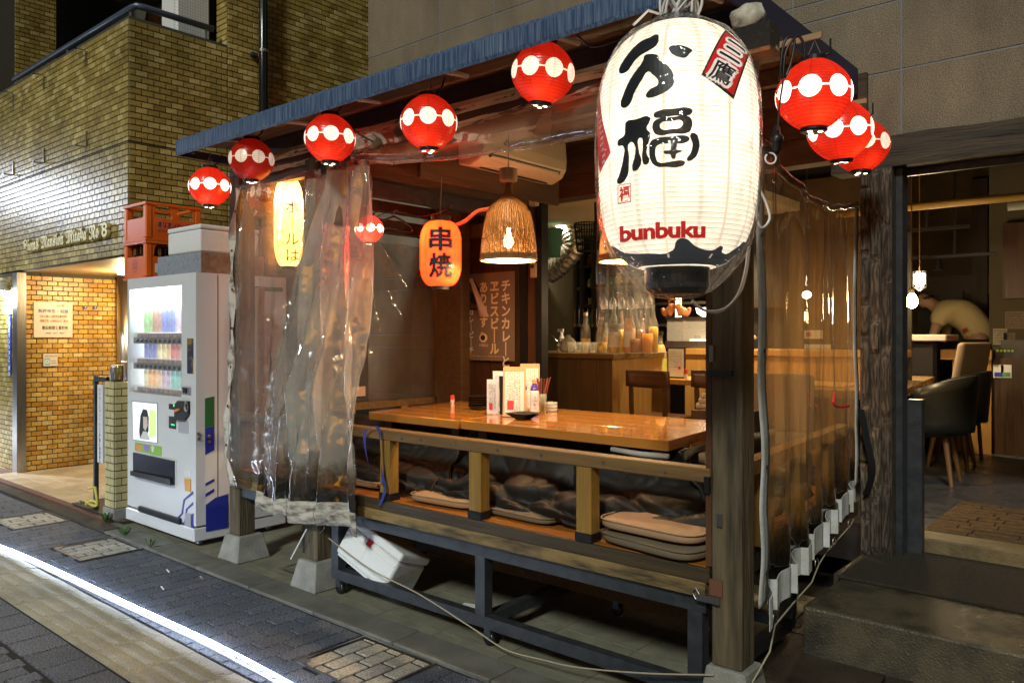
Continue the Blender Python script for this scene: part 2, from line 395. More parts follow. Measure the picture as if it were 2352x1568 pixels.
# paved hatch covers
for hi, (x0, x1) in enumerate(HX):
    lab = ["stone-filled hatch cover in the pavement nearest the apartment porch", "stone-filled hatch cover in the pavement in front of the vending machine",
           "stone-filled hatch cover in the pavement in front of the steel deck frame"][hi]
    h = thing("hatch_cover", lab, "hatch cover", ((x0+x1)/2, 2.21, -.02), "paved hatch covers along the pavement")
    f = MB(); e = .008
    for (a, b, c, d) in ((x0, x1, 2.015, 2.015+e), (x0, x1, 2.405-e, 2.405), (x0, x0+e, 2.015+e, 2.405-e), (x1-e, x1, 2.015+e, 2.405-e)): f.box(a, b, c, d, -.02, .004)
    P(h, "frame", m_steel, f); P(h, "tray", m_joint, MB().box(x0+e, x1-e, 2.015+e, 2.405-e, -.02, -.010))
    y = 2.03; n = 5; w = (x1-x0-.03)/n; rows = [x0+.015+w*i for i in range(n)]
    for i, xx in enumerate(rows):
        yy = 2.028; first = True
        while yy < 2.39:
            L_ = .06 if (first and i % 2) else .155
            L_ = min(L_+random.uniform(-.01, .02), 2.393-yy)
            if L_ > .02:
                if True:
                    k = paver_geo(MB(), (xx, xx+w, yy, yy+L_), g=.0075, zt=.001, zb=-.012)
                    P(h, "stone", m_hatch, k)
            yy += L_; first = False
    P(h, "lifting_plate", m_steel, MB().box(x0+.012, x0+.05, 2.02, 2.06, -.004, .006))
# kerb strip, terrace slabs under the stall
kb = struct("kerb", MB().box(-16, 3, 2.412, 2.60, -.028, -.004), m_joint)
me_k = MB().box(-.305, .305, -.092, .092, -.01, .014).mesh("kerb_stone", m_kerb)
x = -2.821+.31+.62*5
while x > -13:
    o = link("kerb_stone", me_k, kb, (x, 2.507, random.uniform(-.002, .002)), bevel=.004); x -= .618
fl = struct("terrace_floor", MB().box(-6.3, -1.0, 2.602, 4.62, -.028, -.002), m_joint)
me_s = MB().box(-.2085, .2085, -.2085, .2085, -.01, .012).mesh("floor_slab", m_slab); me_s2 = MB().box(-.2085, .2085, -.028, .028, -.01, .011).mesh("edge_slab", m_slab)
x = -1.68
while x > -5.9:
    link("edge_slab", me_s2, fl, (x, 2.632, 0))
    for j in range(4): link("floor_slab", me_s, fl, (x, 2.873+.42*j, random.uniform(-.001, .001)))
    x -= .421
hd = thing("drain_hatch", "grey metal-edged hatch in the light slabs between the two concrete post footings", "hatch cover", (-4.03, 2.87, .012))
f = MB()
for a in ((-4.22, -3.84, 2.72, 2.735), (-4.22, -3.84, 3.02, 3.035), (-4.22, -4.205, 2.735, 3.02), (-3.855, -3.84, 2.735, 3.02)): f.box(*a, .010, .017)
P(hd, "frame", m_steel, f); P(hd, "lid", m_slab, MB().box(-4.205, -3.855, 2.735, 3.02, .0, .0155))
# dark tiles at right, gently rising to the shop step
m_dtile = M("dark wet stone tile", (.030, .022, .016), .38, col2=(.05, .036, .024), scale=8, bump=.4, bscale=120, rvar=.15)
ap = struct("right_apron", MB().add([(-1.0, 2.6, -.01), (5, 2.6, -.01), (5, 4.3, .09), (-1.45, 4.3, .09), (-1.45, 2.9, -.01), (-1.0, 2.6, -.01)], [(0, 1, 2, 3, 4)]), m_joint)
for i in range(9):
    for j in range(3):
        xa = -1.42+i*.5; ya = 2.62+j*.5
        if j == 0 and i < 1: xa0 = -.98
        else: xa0 = xa+.006
        z = lambda y: -.006+(y-2.6)*.0588+.012
        y0, y1 = ya+.006, ya+.494
        P(ap, "floor_tile", m_dtile, MB().add([(xa0, y0, z(y0)), (xa+.494, y0, z(y0)), (xa+.494, y1, z(y1)), (xa0, y1, z(y1)), (xa0, y0, z(y0)-.02), (xa+.494, y0, z(y0)-.02), (xa+.494, y1, z(y1)-.02), (xa0, y1, z(y1)-.02)],
          [(0, 1, 2, 3), (4, 5, 1, 0), (5, 6, 2, 1), (6, 7, 3, 2), (7, 4, 0, 3)]))
m_step = M("wet concrete step", (.10, .085, .055), .34, col2=(.03, .026, .019), contrast=(.42, .60), detail=9, scale=4, bump=.6, bscale=130, rvar=.2)
struct("concrete_step", MB().box(-1.27, 5, 3.44, 4.0, .02, .262), m_step, bevel=.012, seg=2)
m_mat = M("coarse entrance mat", (.026, .020, .013), .95, col2=(.045, .034, .022), scale=40, bump=1.0, bscale=260)
tag(struct("step_landing", MB().box(-1.32, 5, 4.001, 4.72, .02, .262), m_step), "", "")
for k in ("label", "category"): del bpy.data.objects["step_landing"][k]
tag(MB().box(-1.28, 3, 3.93, 4.66, .262, .280).build("door_mat", m_mat, bevel=.006), "dark coarse mat lying on the step outside the restaurant door", "mat")
# porch floor of the apartment block
m_ptile = tone_mat("porch floor tile", [(.50, .41, .27), (.55, .46, .31), (.47, .38, .25)], .4, bump=.15, bscale=80)
pf = struct("porch_floor", MB().box(-12, -6.22, 2.53, 5.2, -.028, .036), M("red edging", (.16, .06, .035), .7, col2=(.09, .05, .035), scale=10))
me_p = paver_geo(MB(), (-.075, .075, -.075, .075), g=.0022, zt=0, zb=-.008, ch=.001).mesh("porch_tile", m_ptile)
for i in range(19):
    for j in range(10):
        link("porch_tile", me_p, pf, (-6.31-.15*i, 2.66+.15*j, .044))
m_asph = M("patched asphalt", (.07, .055, .035), .85, col2=(.035, .032, .026), scale=4, bump=.7, bscale=160)
struct("asphalt_strip", MB().box(-16, -6.0, 2.414, 2.527, -.02, .02), m_asph)
pp = thing("base_plate", "dark metal plate lying on the porch floor by the sign post", "metal plate", (-6.62, 2.72, .046))
P(pp, "plate", m_dark, MB().box(-7.0, -6.32, 2.56, 2.86, .046, .056)); bl = MB()
for p in ((-6.93, 2.60), (-6.42, 2.60)): bl.lathe([(.016, .056), (.016, .066), (.009, .066), (.009, .08), (.001, .081)], (p[0], p[1], 0), 8)
P(pp, "bolt", m_steel, bl)

# ================= TILED APARTMENT BLOCK =================
apt = thing("apartment_building", "apartment block faced in yellow-brown tiles with a jutting balcony over its porch", "building", (-8.5, 4.5, 0))
BWD, BHT, JT, PR = .1005, .0502, .0035, .006
tiles = []      # (origin corner, u, v, n, w, h, matflag)
def tile_wall(o, u, n, W_, H_, flag=0, holes=(), bw=BWD, bh=BHT):
    o, u, n = Vector(o), Vector(u), Vector(n); v = Vector((0, 0, 1)); rows = int(H_/bh)
    for r in range(rows):
        z = r*bh; s0 = -(bw/2 if r % 2 else 0)
        while s0 < W_:
            a, b = max(s0, 0), min(s0+bw, W_)
            if b-a > .012 and not any(h0 < (a+b)/2 < h1 and g0 < z+bh/2 < g1 for h0, h1, g0, g1 in holes): tiles.append((o+u*a+v*z, u, v, n, b-a, bh, flag))
            s0 += bw
def mwall(x0, x1, y0, y1, z0, z1, name="wall"): P(apt, name, m_mortar, MB().box(x0, x1, y0, y1, z0, z1))
ZB, ZT = 2.10, 4.03
# balcony parapet front and side, long side wall, left pilaster, recessed upper walls, porch walls
mwall(-9.72, -6.48, 2.80, 2.98, ZB, ZT, "balcony_front"); tile_wall((-9.70, 2.80, ZB), (1, 0, 0), (0, -1, 0), 3.218, ZT-ZB)
mwall(-6.66, -6.48, 2.98, 3.66, ZB, ZT, "balcony_side"); tile_wall((-6.48, 2.80, ZB), (0, 1, 0), (1, 0, 0), .86, ZT-ZB)
mwall(-6.66, -6.48, 3.66, 6.3, 0.0, 7.2, "side_wall"); tile_wall((-6.48, 3.66, ZB), (0, 1, 0), (1, 0, 0), 2.4, 7.2-ZB)
mwall(-6.66, -6.48, 3.0, 3.66, 0.0, ZB-.005, "side_wall_base")
tile_wall((-6.66, 3.66, ZT), (1, 0, 0), (0, -1, 0), .18, 7.2-ZT)
mwall(-13.5, -9.74, 2.80, 3.4, 0.0, 8, "corner_pier"); tile_wall((-11.2, 2.80, 0), (1, 0, 0), (0, -1, 0), 1.46, 6.6)
tile_wall((-9.74, 2.98, ZT), (0, 1, 0), (1, 0, 0), .42, 2.6)
mwall(-9.74, -9.032, 2.801, 3.0, 0.0, ZB-.01, "porch_pier"); tile_wall((-9.74, 2.801, 0), (1, 0, 0), (0, -1, 0), .62, ZB-.02)
mwall(-9.2, -9.02, 3.0, 4.6, 0.0, ZB, "porch_wall"); tile_wall((-9.02, 2.86, .05), (0, 1, 0), (1, 0, 0), 1.6, ZB-.06, 1)
mwall(-13, -6.67, 4.45, 4.6, ZT-.4, 7.2, "recess_wall"); tile_wall((-9.74, 4.45, ZT-.3), (1, 0, 0), (0, -1, 0), 3.07, 3.0, 0, ((1.05, 2.9, 0, 2.4),))
P(apt, "balcony_floor", m_conc, MB().box(-9.72, -6.66, 2.98, 4.45, ZB+.02, ZB+.2))
P(apt, "porch_ceiling", M("porch ceiling", (.35, .25, .13), .5, col2=(.22, .15, .07), scale=12, stretch=(1, 10, 1)), MB().box(-9.72, -6.66, 2.82, 4.6, ZB-.012, ZB-.002))
P(apt, "upper_slab", M("shadowed soffit", (.10, .085, .06), .8), MB().box(-9.74, -7.2, 3.3, 4.45, 5.45, 5.6))  # slab in one even dark colour
P(apt, "string_joint", m_joint, MB().box(-9.7, -6.476, 2.7925, 2.7985, 3.012, 3.022))
P(apt, "string_joint", m_joint, MB().box(-6.4785, -6.4725, 2.80, 6.0, 3.012, 3.022))
P(apt, "roof", m_conc, MB().box(-13.5, -6.48, 2.8, 6.3, 8.0, 8.1))
# dark window and big white heat-pump unit seen over the parapet
P(apt, "window", M("dark window glass", (.01, .012, .014), .08), MB().box(-8.7, -6.9, 4.40, 4.44, ZT-.3, 6.0))
P(apt, "window_frame", m_dark, MB().box(-8.72, -8.66, 4.36, 4.40, ZT-.3, 6.0).box(-7.85, -7.8, 4.36, 4.40, ZT-.3, 6.0).box(-8.66, -6.9, 4.36, 4.40, 4.75, 4.80))
P(apt, "window_post", m_dark, MB().beam(onX(388, 60, -6.9)+Vector((0, 0, -1.0)), onX(388, 0, -6.9)+Vector((0, 0, 1)), .06, .06, (1, 0, 0)))
hp = thing("heat_pump_unit", "tall white heat-pump cabinet standing on the tiled balcony", "appliance", (-6.83, 3.50, ZB+.2))
P(hp, "cabinet", m_white, MB().box(-6.98, -6.69, 3.30, 3.61, ZB+.2, 4.75), bevel=.015)
lv = MB()
for i in range(6): lv.box(-6.95, -6.80, 3.294, 3.299, 4.52+i*.025, 4.532+i*.025)
for i in range(4): lv.box(-6.95, -6.88, 3.294, 3.299, 4.10+i*.022, 4.112+i*.022)
P(hp, "louvre", m_black, lv)
net = MB()
for i in range(16): net.tube([(-6.67, 3.27+i*.024, 3.95), (-6.67, 3.27+i*.024, 4.8)], .0007, 3)
for i in range(30): net.tube([(-6.67, 3.26, 3.98+i*.027), (-6.67, 3.64, 3.98+i*.027)], .0007, 3)
P(apt, "bird_net", m_black, net)
# handrail
rl = thing("handrail", "blue-grey tube handrail running along the top of the tiled balcony parapet", "handrail", (-7.6, 2.89, ZT))
m_rail = M("blue grey rail", (.10, .13, .19), .35, metal=.4)
P(rl, "tube", m_rail, MB().tube([(-9.45, 2.89, ZT+.13), (-6.62, 2.89, ZT+.13), (-6.56, 2.90, ZT+.13), (-6.55, 2.96, ZT+.13), (-6.55, 3.56, ZT+.13)], .028, 12), smooth=True)
for p in ((-9.35, 2.89), (-8.0, 2.89), (-6.66, 2.89), (-6.55, 3.5)):
    P(rl, "stanchion", m_steel, MB().tube([(p[0], p[1], ZT), (p[0], p[1], ZT+.12)], .012, 8))
for i, xx in enumerate((-9.15, -8.3, -7.3)):
    for z, s_ in ((3.86, -1), (3.16, 1)):
        P(apt, "wall_bracket", m_steel, MB().box(xx-.008, xx+.008, 2.782, 2.794, z-.07, z+.07).box(xx-.008, xx+.008, 2.70, 2.782, z-s_*.07-.006, z-s_*.07+.006).box(xx-.05, xx+.008, 2.700, 2.708, z-s_*.07-.008, z-s_*.07+.008))
# split tiles: the 300 that show largest singly, the rest joined
def tile_geo(mb, w, h, o, u, v, n, j=JT):
    a = o+u*j; b = o+u*(w-j); c = v*j; d = v*(h-j); e = n*PR; k = .0016
    q = [a+c, b+c, b+d, a+d, a+c+u*k+v*k+e, b+c-u*k+v*k+e, b+d-u*k-v*k+e, a+d+u*k-v*k+e]
    fs = [(4, 5, 6, 7), (0, 1, 5, 4), (1, 2, 6, 5), (2, 3, 7, 6), (3, 0, 4, 7)]
    if u.cross(v).dot(n) < 0: fs = [f[::-1] for f in fs]
    mb.add(q, fs)
vis = []
for t in tiles:
    c = t[0]+t[1]*t[4]/2+t[2]*t[5]/2
    if t[3].dot(Vector((0, 0, CH))-c) <= 0: continue
    q = pj(c)
    if q is None or q[0] < -150 or q[0] > 900 or q[1] < -250 or q[1] > 1300: continue
    p0, p1 = pj(t[0]), pj(t[0]+t[1]*t[4]); vis.append((abs(p1[0]-p0[0])*t[5]/q[2], t, 0 < q[0] < 860 and 0 < q[1]))
vis.sort(key=lambda z: (-z[2], -z[0]))
tshare = {}
single, bulk = [], []
for sc_, t, ok in vis:
    c = t[0]+t[1]*t[4]/2+t[2]*t[5]/2; q = pj(c)
    hid = q[0] > 420 and q[1] > 358-(q[0]-415)*.3066
    if len(single) < 292 and ok and not hid and t[6] == 0: single.append(t)
    else: bulk.append(t)
for t in single:
    k = (round(t[4], 3), t[3].x > .5)
    if k not in tshare:
        mb = MB(); tile_geo(mb, t[4], t[5], Vector((0, 0, 0)), t[1], t[2], t[3]); tshare[k] = mb.mesh("wall_tile", m_tile)
    link("wall_tile", tshare[k], apt, t[0])
for flag, mm, nm in ((0, m_tile, "tile_cladding"), (1, m_otile, "porch_tile_cladding")):
    mb = MB(); tone = []
    for t in bulk:
        if t[6] == flag: tile_geo(mb, t[4], t[5], t[0], t[1], t[2], t[3]); tone += [random.random()]*5
    mb.tone = tone; o = P(apt, nm, mm, mb); o["kind"] = "stuff"
# steel trim and round column, glass door with bright lobby
P(apt, "steel_jamb", m_steel, MB().box(-9.13, -9.0, 2.775, 2.86, .04, ZB-.02))
P(apt, "column", m_steel, MB().lathe([(.095, .045), (.095, 2.085)], (-8.86, 3.80, 0), 20), smooth=True)
P(apt, "column_band", m_steel, MB().lathe([(.098, 0), (.101, .01), (.098, .02)], (-8.86, 3.80, 1.14), 20))
P(apt, "door_frame", m_steel, MB().box(-8.80, -8.74, 4.1, 4.16, .04, ZB-.02).box(-8.74, -6.66, 4.1, 4.16, 1.86, 1.92))
P(apt, "lobby_wall", M("lobby panel", (.66, .58, .44), .6), MB().box(-9.0, -6.66, 4.30, 4.34, .04, ZB-.02))
P(apt, "lobby_glass", M("glass door", (.4, .42, .4), .06, trans=.9, ior=1.2), MB().box(-8.74, -6.66, 4.12, 4.126, .04, 1.86))
P(apt, "lobby_sign", M("orange notice", (.6, .36, .1), .6), MB().box(-8.80, -8.40, 4.27, 4.299, 1.20, 1.34))
P(apt, "lobby_sill", M("beige ledge", (.7, .6, .45), .6), MB().box(-9.0, -8.2, 4.10, 4.27, 1.00, 1.05))
pl_ = thing("ceiling_light", "round porch ceiling light of the apartment block", "lamp", (-8.1, 3.5, ZB-.03))
P(pl_, "diffuser", emis("porch lamp glow", (1, .72, .36), 22), MB().lathe([(.001, ZB-.05), (.10, ZB-.045), (.11, ZB-.014)], (-8.1, 3.5, 0), 16))
l = bpy.data.lights.new("porch_lamp_light", 'POINT'); l.energy = 46; l.color = (1, .68, .32); l.shadow_soft_size = .1
o = bpy.data.objects.new("porch_lamp_light", l); COL.objects.link(o); o.location = (-8.1, 3.5, ZB-.15); o.parent = pl_; o.location = Vector((-8.1, 3.5, ZB-.15))-pl_.location
# wall lamp at far left
wl = thing("wall_lamp", "white glowing dome wall lamp beside the steel jamb at the porch corner", "lamp", (-9.33, 2.72, 1.86))
wc = Vector((-9.30, 2.70, 1.92))
P(wl, "shade", m_white, MB().lathe([(.001, .075), (.04, .068), (.075, .035), (.088, -.01), (.088, -.02)], wc, 20, cap=False), smooth=True)
P(wl, "arm", m_white, MB().tube([wc+Vector((0, 0, .07)), wc+Vector((0, .05, .1)), wc+Vector((0, .10, .08))], .012, 8))
P(wl, "bulb", emis("cool lamp glow", (.85, .95, 1), 60), MB().lathe([(.001, .02), (.035, 0), (.04, -.03), (.02, -.06), (.001, -.065)], wc, 14), smooth=True)
l = bpy.data.lights.new("wall_lamp_light", 'POINT'); l.energy = 26; l.color = (.8, .92, 1); l.shadow_soft_size = .05
o = bpy.data.objects.new("wall_lamp_light", l); COL.objects.link(o); o.parent = wl; o.location = wc+Vector((0, -.06, -.09))-wl.location
# street lamp further up the pavement (its reflection is what streaks down the glazed tiles)
stl = thing("street_lamp", "tall grey street lamp standing up the pavement beyond the left edge", "street lamp", (-14.8, .6, 0))
P(stl, "pole", m_steel, MB().tube([(-14.8, .6, 0), (-14.8, .6, 3.6), (-14.6, .6, 3.78), (-14.3, .6, 3.80)], [.07, .05, .045, .04], 10))
P(stl, "head", m_white, MB().box(-14.55, -14.05, .5, .7, 3.76, 3.83))
P(stl, "diffuser", emis("street lamp glow", (.80, .87, 1), 900), MB().box(-14.5, -14.1, .52, .68, 3.735, 3.76))
l = bpy.data.lights.new("street_lamp_light", 'SPOT'); l.energy = 15000; l.color = (.80, .87, 1); l.shadow_soft_size = .22; l.spot_size = math.radians(160); l.spot_blend = .6
o = bpy.data.objects.new("street_lamp_light", l); COL.objects.link(o); o.parent = stl; o.location = Vector((-14.3, .6, 3.66))-stl.location; o.rotation_euler = (math.radians(12), math.radians(20), 0)
# building name in blackletter, plates and notices
m_brz = M("tarnished brass", (.62, .54, .26), .4, metal=.35)
nm_ = thing("building_name", "raised blackletter metal letters naming the apartment block above its porch", "sign", (-7.8, 2.79, 2.30))
xx = -8.76
for word, wd in (("𝕷𝖎𝖔𝖓𝖘", .42), ("𝕸𝖆𝖓𝖘𝖎𝖔𝖓", .56), ("𝕸𝖎𝖙𝖆𝖐𝖆", .46), ("𝕹𝖔", .20), ("8", .11)):
    vs, fs = text2d(word, w=wd, h=.125, bold=.022)
    mb = MB(); c = Vector((xx+wd/2, 2.755, 2.325)); n0 = len(vs)
    fr = [c+Vector((a, 0, b)) for a, b in vs]; bk = [p+Vector((0, .03, 0)) for p in fr]
    mb.add(fr+bk, [f for f in fs]+[tuple(i+n0 for i in f)[::-1] for f in fs])
    ec = {}
    for f in fs:
        for i in range(len(f)): ec[(f[i], f[(i+1) % len(f)])] = 1
    mb.add(fr+bk, [(b, a, a+n0, b+n0) for (a, b) in ec if (b, a) not in ec])
    P(nm_, "lettering", m_brz, mb); xx += wd+.055
def sign_x(name, label, cat, X, y0, y1, z0, z1, mat, t=.008, group=None):
    s_ = thing(name, label, cat, (X, (y0+y1)/2, z0), group); P(s_, "board", mat, MB().box(X-t, X, y0, y1, z0, z1)); return s_
m_ink = M("black ink", (.02, .02, .025), .5); m_red = M("red ink", (.5, .03, .03), .5); m_blue = M("blue ink", (.03, .05, .35), .4)
m_plate = M("cream sign board", (.66, .60, .50), .35)
XS = -9.0
s_ = sign_x("office_sign", "white tax office sign with blue, red and black lettering on the ochre tiled porch wall", "sign", XS, 2.93, 3.30, 1.42, 1.79, m_plate)
def tx(root, s, y, z, w, h, mat, bold=.01, X=XS):
    mb = MB(); put(mb, text2d(s, w=w, h=h, bold=bold), (X+.0015, y, z), (0, 1, 0), (0, 0, 1)); P(root, "lettering", mat, mb)
tx(s_, "207号 →", 3.20, 1.752, .12, .025, m_ink); tx(s_, "税務申告・相談", 3.115, 1.695, .29, .04, m_blue, .012)
tx(s_, "《法人.個人.決算申告書作成》", 3.115, 1.640, .26, .028, m_red); tx(s_, "《相続.譲渡（土地株式など）.贈与》", 3.12, 1.592, .27, .028, m_red)
tx(s_, "豊田税理士事務所", 3.13, 1.52, .25, .04, m_ink, .014); tx(s_, "0422（47）4805", 3.13, 1.465, .18, .018, m_ink)
s_ = sign_x("counselling_card", "small card with a pale blue ring picture, below the office sign on the porch wall", "sign", XS, 3.02, 3.155, 1.12, 1.25, m_plate)
P(s_, "picture", M("pale blue print", (.2, .45, .6), .5), MB().box(XS, XS+.0012, 3.03, 3.08, 1.13, 1.205))
rg = MB(); rg.lathe([(.011, 0), (.020, 0)], (XS+.002, 3.055, 1.167), 16, Matrix.Rotation(math.pi/2, 3, 'Y'), cap=False); P(s_, "ring", m_white, rg)
tx(s_, "カウンセリング", 3.09, 1.225, .115, .022, m_ink); tx(s_, "──────", 3.115, 1.175, .05, .004, m_ink); tx(s_, "──────", 3.115, 1.150, .05, .004, m_ink)
for i, yy in enumerate((3.43, 3.53)):
    s_ = thing("oval_badge", ["left", "right"][i]+" of two small blue oval badges on the ochre porch wall", "badge", (XS, yy, 1.73), "blue oval badges on the porch wall")
    P(s_, "plate", m_blue, MB().lathe([(.001, .004), (.022, .004), (.024, 0)], (XS-.004, yy, 1.745), 16, Matrix.Rotation(math.pi/2, 3, 'Y')@Matrix.Diagonal((.7, 1, 1))))
    P(s_, "mark", m_white, MB().box(XS+.001, XS+.0025, yy-.009, yy+.009, 1.742, 1.748))
s_ = thing("vertical_plate", "narrow blue and white plate with vertical lettering on the tiled pier below the wall lamp", "sign", (-9.25, 2.79, 1.05))
P(s_, "plate", m_blue, MB().box(-9.29, -9.215, 2.783, 2.793, 1.03, 1.66)); mb = MB(); put(mb, vtext2d("喫煙台マンション管理中", .058, .057, .02), (-9.2525, 2.7815, 1.61), (1, 0, 0), (0, 0, 1)); P(s_, "lettering", m_white, mb)
# black drain pipe
dp = thing("drain_pipe", "black drain pipe with a silver clamp fixed to the tiled side wall", "drain pipe", (-6.41, 3.97, 1.0))
P(dp, "pipe", M("gloss black pipe", (.01, .01, .01), .18), MB().tube([(-6.40, 3.97, 0.0), (-6.40, 3.97, 7.2)], .042, 16), smooth=True)
P(dp, "clamp", m_steel, MB().lathe([(.044, 0), (.0465, 0), (.0465, .025), (.044, .025)], (-6.40, 3.97, 4.03), 16, cap=False)); P(dp, "bracket", m_dark, MB().box(-6.475, -6.43, 3.88, 3.93, 3.99, 4.02))
# brick pier, sign post, yellow rope, cans
pr = thing("tiled_pier", "slim yellow-tiled garden pier standing between the porch and the vending machine", "pier", (-6.36, 2.64, 0))
P(pr, "core", m_mortar, MB().box(-6.40, -6.235, 2.585, 2.745, .11, 1.085)); P(pr, "base", m_conc, MB().box(-6.42, -6.22, 2.57, 2.76, 0, .11), bevel=.006)
m_ptl = tone_mat("pier tile", [(.50, .44, .20), (.55, .49, .25), (.46, .40, .18)], .35, bump=.15, bscale=60)
z = .112; r = 0
while z < 1.07:
    for (o_, u_, n_, W_) in ((Vector((-6.40, 2.585, z)), Vector((1, 0, 0)), Vector((0, -1, 0)), .165), (Vector((-6.235, 2.585, z)), Vector((0, 1, 0)), Vector((1, 0, 0)), .16)):
        c = .055 if r % 2 else .11
        for a, b in ((0, c), (c, W_)):
            mb = MB(); tile_geo(mb, b-a, .0575, o_+u_*a, u_, Vector((0, 0, 1)), n_); P(pr, "tile", m_ptl, mb)
    z += .0575; r += 1
sp = thing("sign_post", "black frame post holding a narrow white vertical name board at the porch edge", "sign", (-6.6, 2.62, .05))
P(sp, "post", m_dark, MB().box(-6.665, -6.635, 2.60, 2.63, .05, 1.12).box(-6.635, -6.43, 2.60, 2.63, 1.075, 1.115))
P(sp, "board", m_white, MB().box(-6.60, -6.50, 2.605, 2.625, .43, 1.05))
mb = MB(); put(mb, vtext2d("ライオンズマンション三鷹第8管理組合", .032, .0335, .012), (-6.552, 2.6035, 1.01), (1, 0, 0), (0, 0, 1)); P(sp, "lettering", m_ink, mb)
pts = [Vector((-6.66+.13*math.sin(t*1.9)*(1-t/9), 2.58-.02*math.cos(t*2.3), .10+.02*math.sin(t*3)+(.12 if t < .6 else 0))) for t in [i*.25 for i in range(26)]]
tag(MB().tube(pts, .011, 6).build("rope", M("yellow rope", (.65, .58, .12), .7, bump=.8, bscale=200), smooth=True), "yellow rope looped round the foot of the black sign post", "rope")
for i, (xx, cc, lb) in enumerate(((-6.365, (.65, .66, .7), "silver drinks can on top of the yellow-tiled pier, left of the coloured one"), (-6.285, (.5, .2, .1), "rainbow-coloured drinks can on top of the yellow-tiled pier"))):
    c = thing("drink_can", lb, "can", (xx, 2.64, 1.0875), "drinks cans on the tiled pier")
    P(c, "body", M("can print", cc, .25, metal=.7, col2=[(.4, .4, .6), (.15, .35, .1)][i], scale=30, stretch=(1, 1, .4)), MB().lathe([(.026, 1.0875), (.032, 1.0945), (.032, 1.195), (.027, 1.207)], (xx, 2.64, 0), 14), smooth=True)
    P(c, "lid", m_steel, MB().lathe([(.027, 1.207), (.027, 1.210), (.001, 1.208)], (xx, 2.64, 0), 14))
m_leaf = M("weed leaf", (.05, .12, .02), .6)
mb = MB()
for (cx, cyy, n_) in ((-6.24, 2.53, 46), (-5.75, 2.46, 26), (-5.3, 2.43, 10)):
    for i in range(n_):
        a = random.uniform(0, 6.28); r = random.uniform(.01, .06); h = random.uniform(.02, .07); p = Vector((cx, cyy, .012)); q = p+Vector((math.cos(a)*r, math.sin(a)*r*.7, h)); s2 = Vector((-math.sin(a), math.cos(a), 0))*.006
        mb.add([p, q-s2, q+Vector((math.cos(a)*.01, math.sin(a)*.01, .004)), q+s2], [(0, 1, 2, 3)])
tag(mb.build("weeds", m_leaf), "small green weeds sprouting in the crack at the vending machine's foot", "weeds", kind="stuff")
# ================= CONCRETE BUILDING AND ITS GROUND FLOOR =================
cb = thing("concrete_building", "concrete-panelled building with the dark wooden shop front behind the stall", "building", (-2, 5, 0))
m_panel = tone_mat("exposed aggregate panel", [(.235, .185, .125), (.255, .20, .135), (.22, .175, .12), (.245, .19, .128)], .7, bump=.5, bscale=190, speck=(170, .62, 1.35))
m_pj = M("blue grey sealant", (.19, .22, .27), .6)
xs = [-5.68, -4.738, -4.13, -3.54, -2.95, -2.35, -1.753, -1.161, -.56, .04, .64, 1.24, 1.84, 2.44]
zs = [2.505, 2.887, 3.265, 3.373, 3.97, 4.57, 5.17, 5.8, 6.6]
P(cb, "wall_core", m_pj, MB().box(-5.67, 2.44, 4.604, 4.7, 2.5, 6.6).box(-5.67, -4.50, 4.604, 4.7, 0, 2.5))
for i in range(len(xs)-1):
    for j in range(len(zs)-1):
        P(cb, "panel", m_panel, MB().box(xs[i]+.004, xs[i+1]-.004, 4.60, 4.66, zs[j]+.004, zs[j+1]-.004), bevel=.002)
for z0, z1 in ((0, .5), (.5, .92), (.92, 1.34), (1.34, 1.45), (1.45, 1.84), (1.84, 1.95), (1.95, 2.5)):
    for a, b in ((-5.68, -5.08), (-5.08, -4.50)): P(cb, "panel", m_panel, MB().box(a+.004, b-.004, 4.60, 4.66, z0+.004, z1-.004), bevel=.002)
P(cb, "side_face", m_conc, MB().box(-5.68, -5.66, 4.66, 10.5, 0, 6.6)); P(cb, "roof", m_conc, MB().box(-5.68, 2.6, 4.60, 10.6, 6.6, 6.7))
m_old = wood("old dark beam wood", (.020, .016, .012), (.075, .058, .042), 'X', .75, .9, 2.5)
m_oldz = tone_mat("weathered log cladding", [(.060, .045, .034), (.10, .076, .055), (.045, .034, .026), (.082, .062, .045)], .85, bump=1.0, bscale=12, speck=(16, .45, 1.9), stretch=(6, 6, .8))
m_dwood = wood("dark stained wood", (.030, .016, .008), (.065, .034, .015), 'Z', .5, .25, 2.5)
m_dwx = wood("dark stained board", (.04, .022, .011), (.085, .046, .02), 'X', .5, .25, 2.5)
for (z0, z1, y0) in ((2.335, 2.42, 4.44), (2.423, 2.50, 4.46)):
    mb = MB(); n = 40
    f = lambda s, t, z0=z0, z1=z1, y0=y0: Vector((-1.48+3.9*s, 0, 0))+[Vector((0, 4.62, z0)), Vector((0, y0+.012*noise.noise((s*14, 0, z0*9)), z0+.008*noise.noise((s*9, 3, z0)))), Vector((0, y0+.012*noise.noise((s*12, 5, z1))), )][0:1][0] if False else None
    pr_ = [(4.62, z0), (y0, z0), (y0, z1), (4.62, z1)]
    def g(s, t, pr_=pr_):
        i = min(int(round(t*3)), 3); y, z = pr_[i]; w = .012 if i in (1, 2) else 0
        return Vector((-1.48+3.9*s, y+w*noise.noise((s*22, z*9, i)), z+w*.8*noise.noise((s*17, i, z*5))))
    mb.grid(g, n, 3); P(cb, "beam", m_old, mb)
pm = MB().box(-1.31, -1.165, 4.435, 4.62, .262, 2.335); P(cb, "pillar", m_old, pm)
random.seed(3)
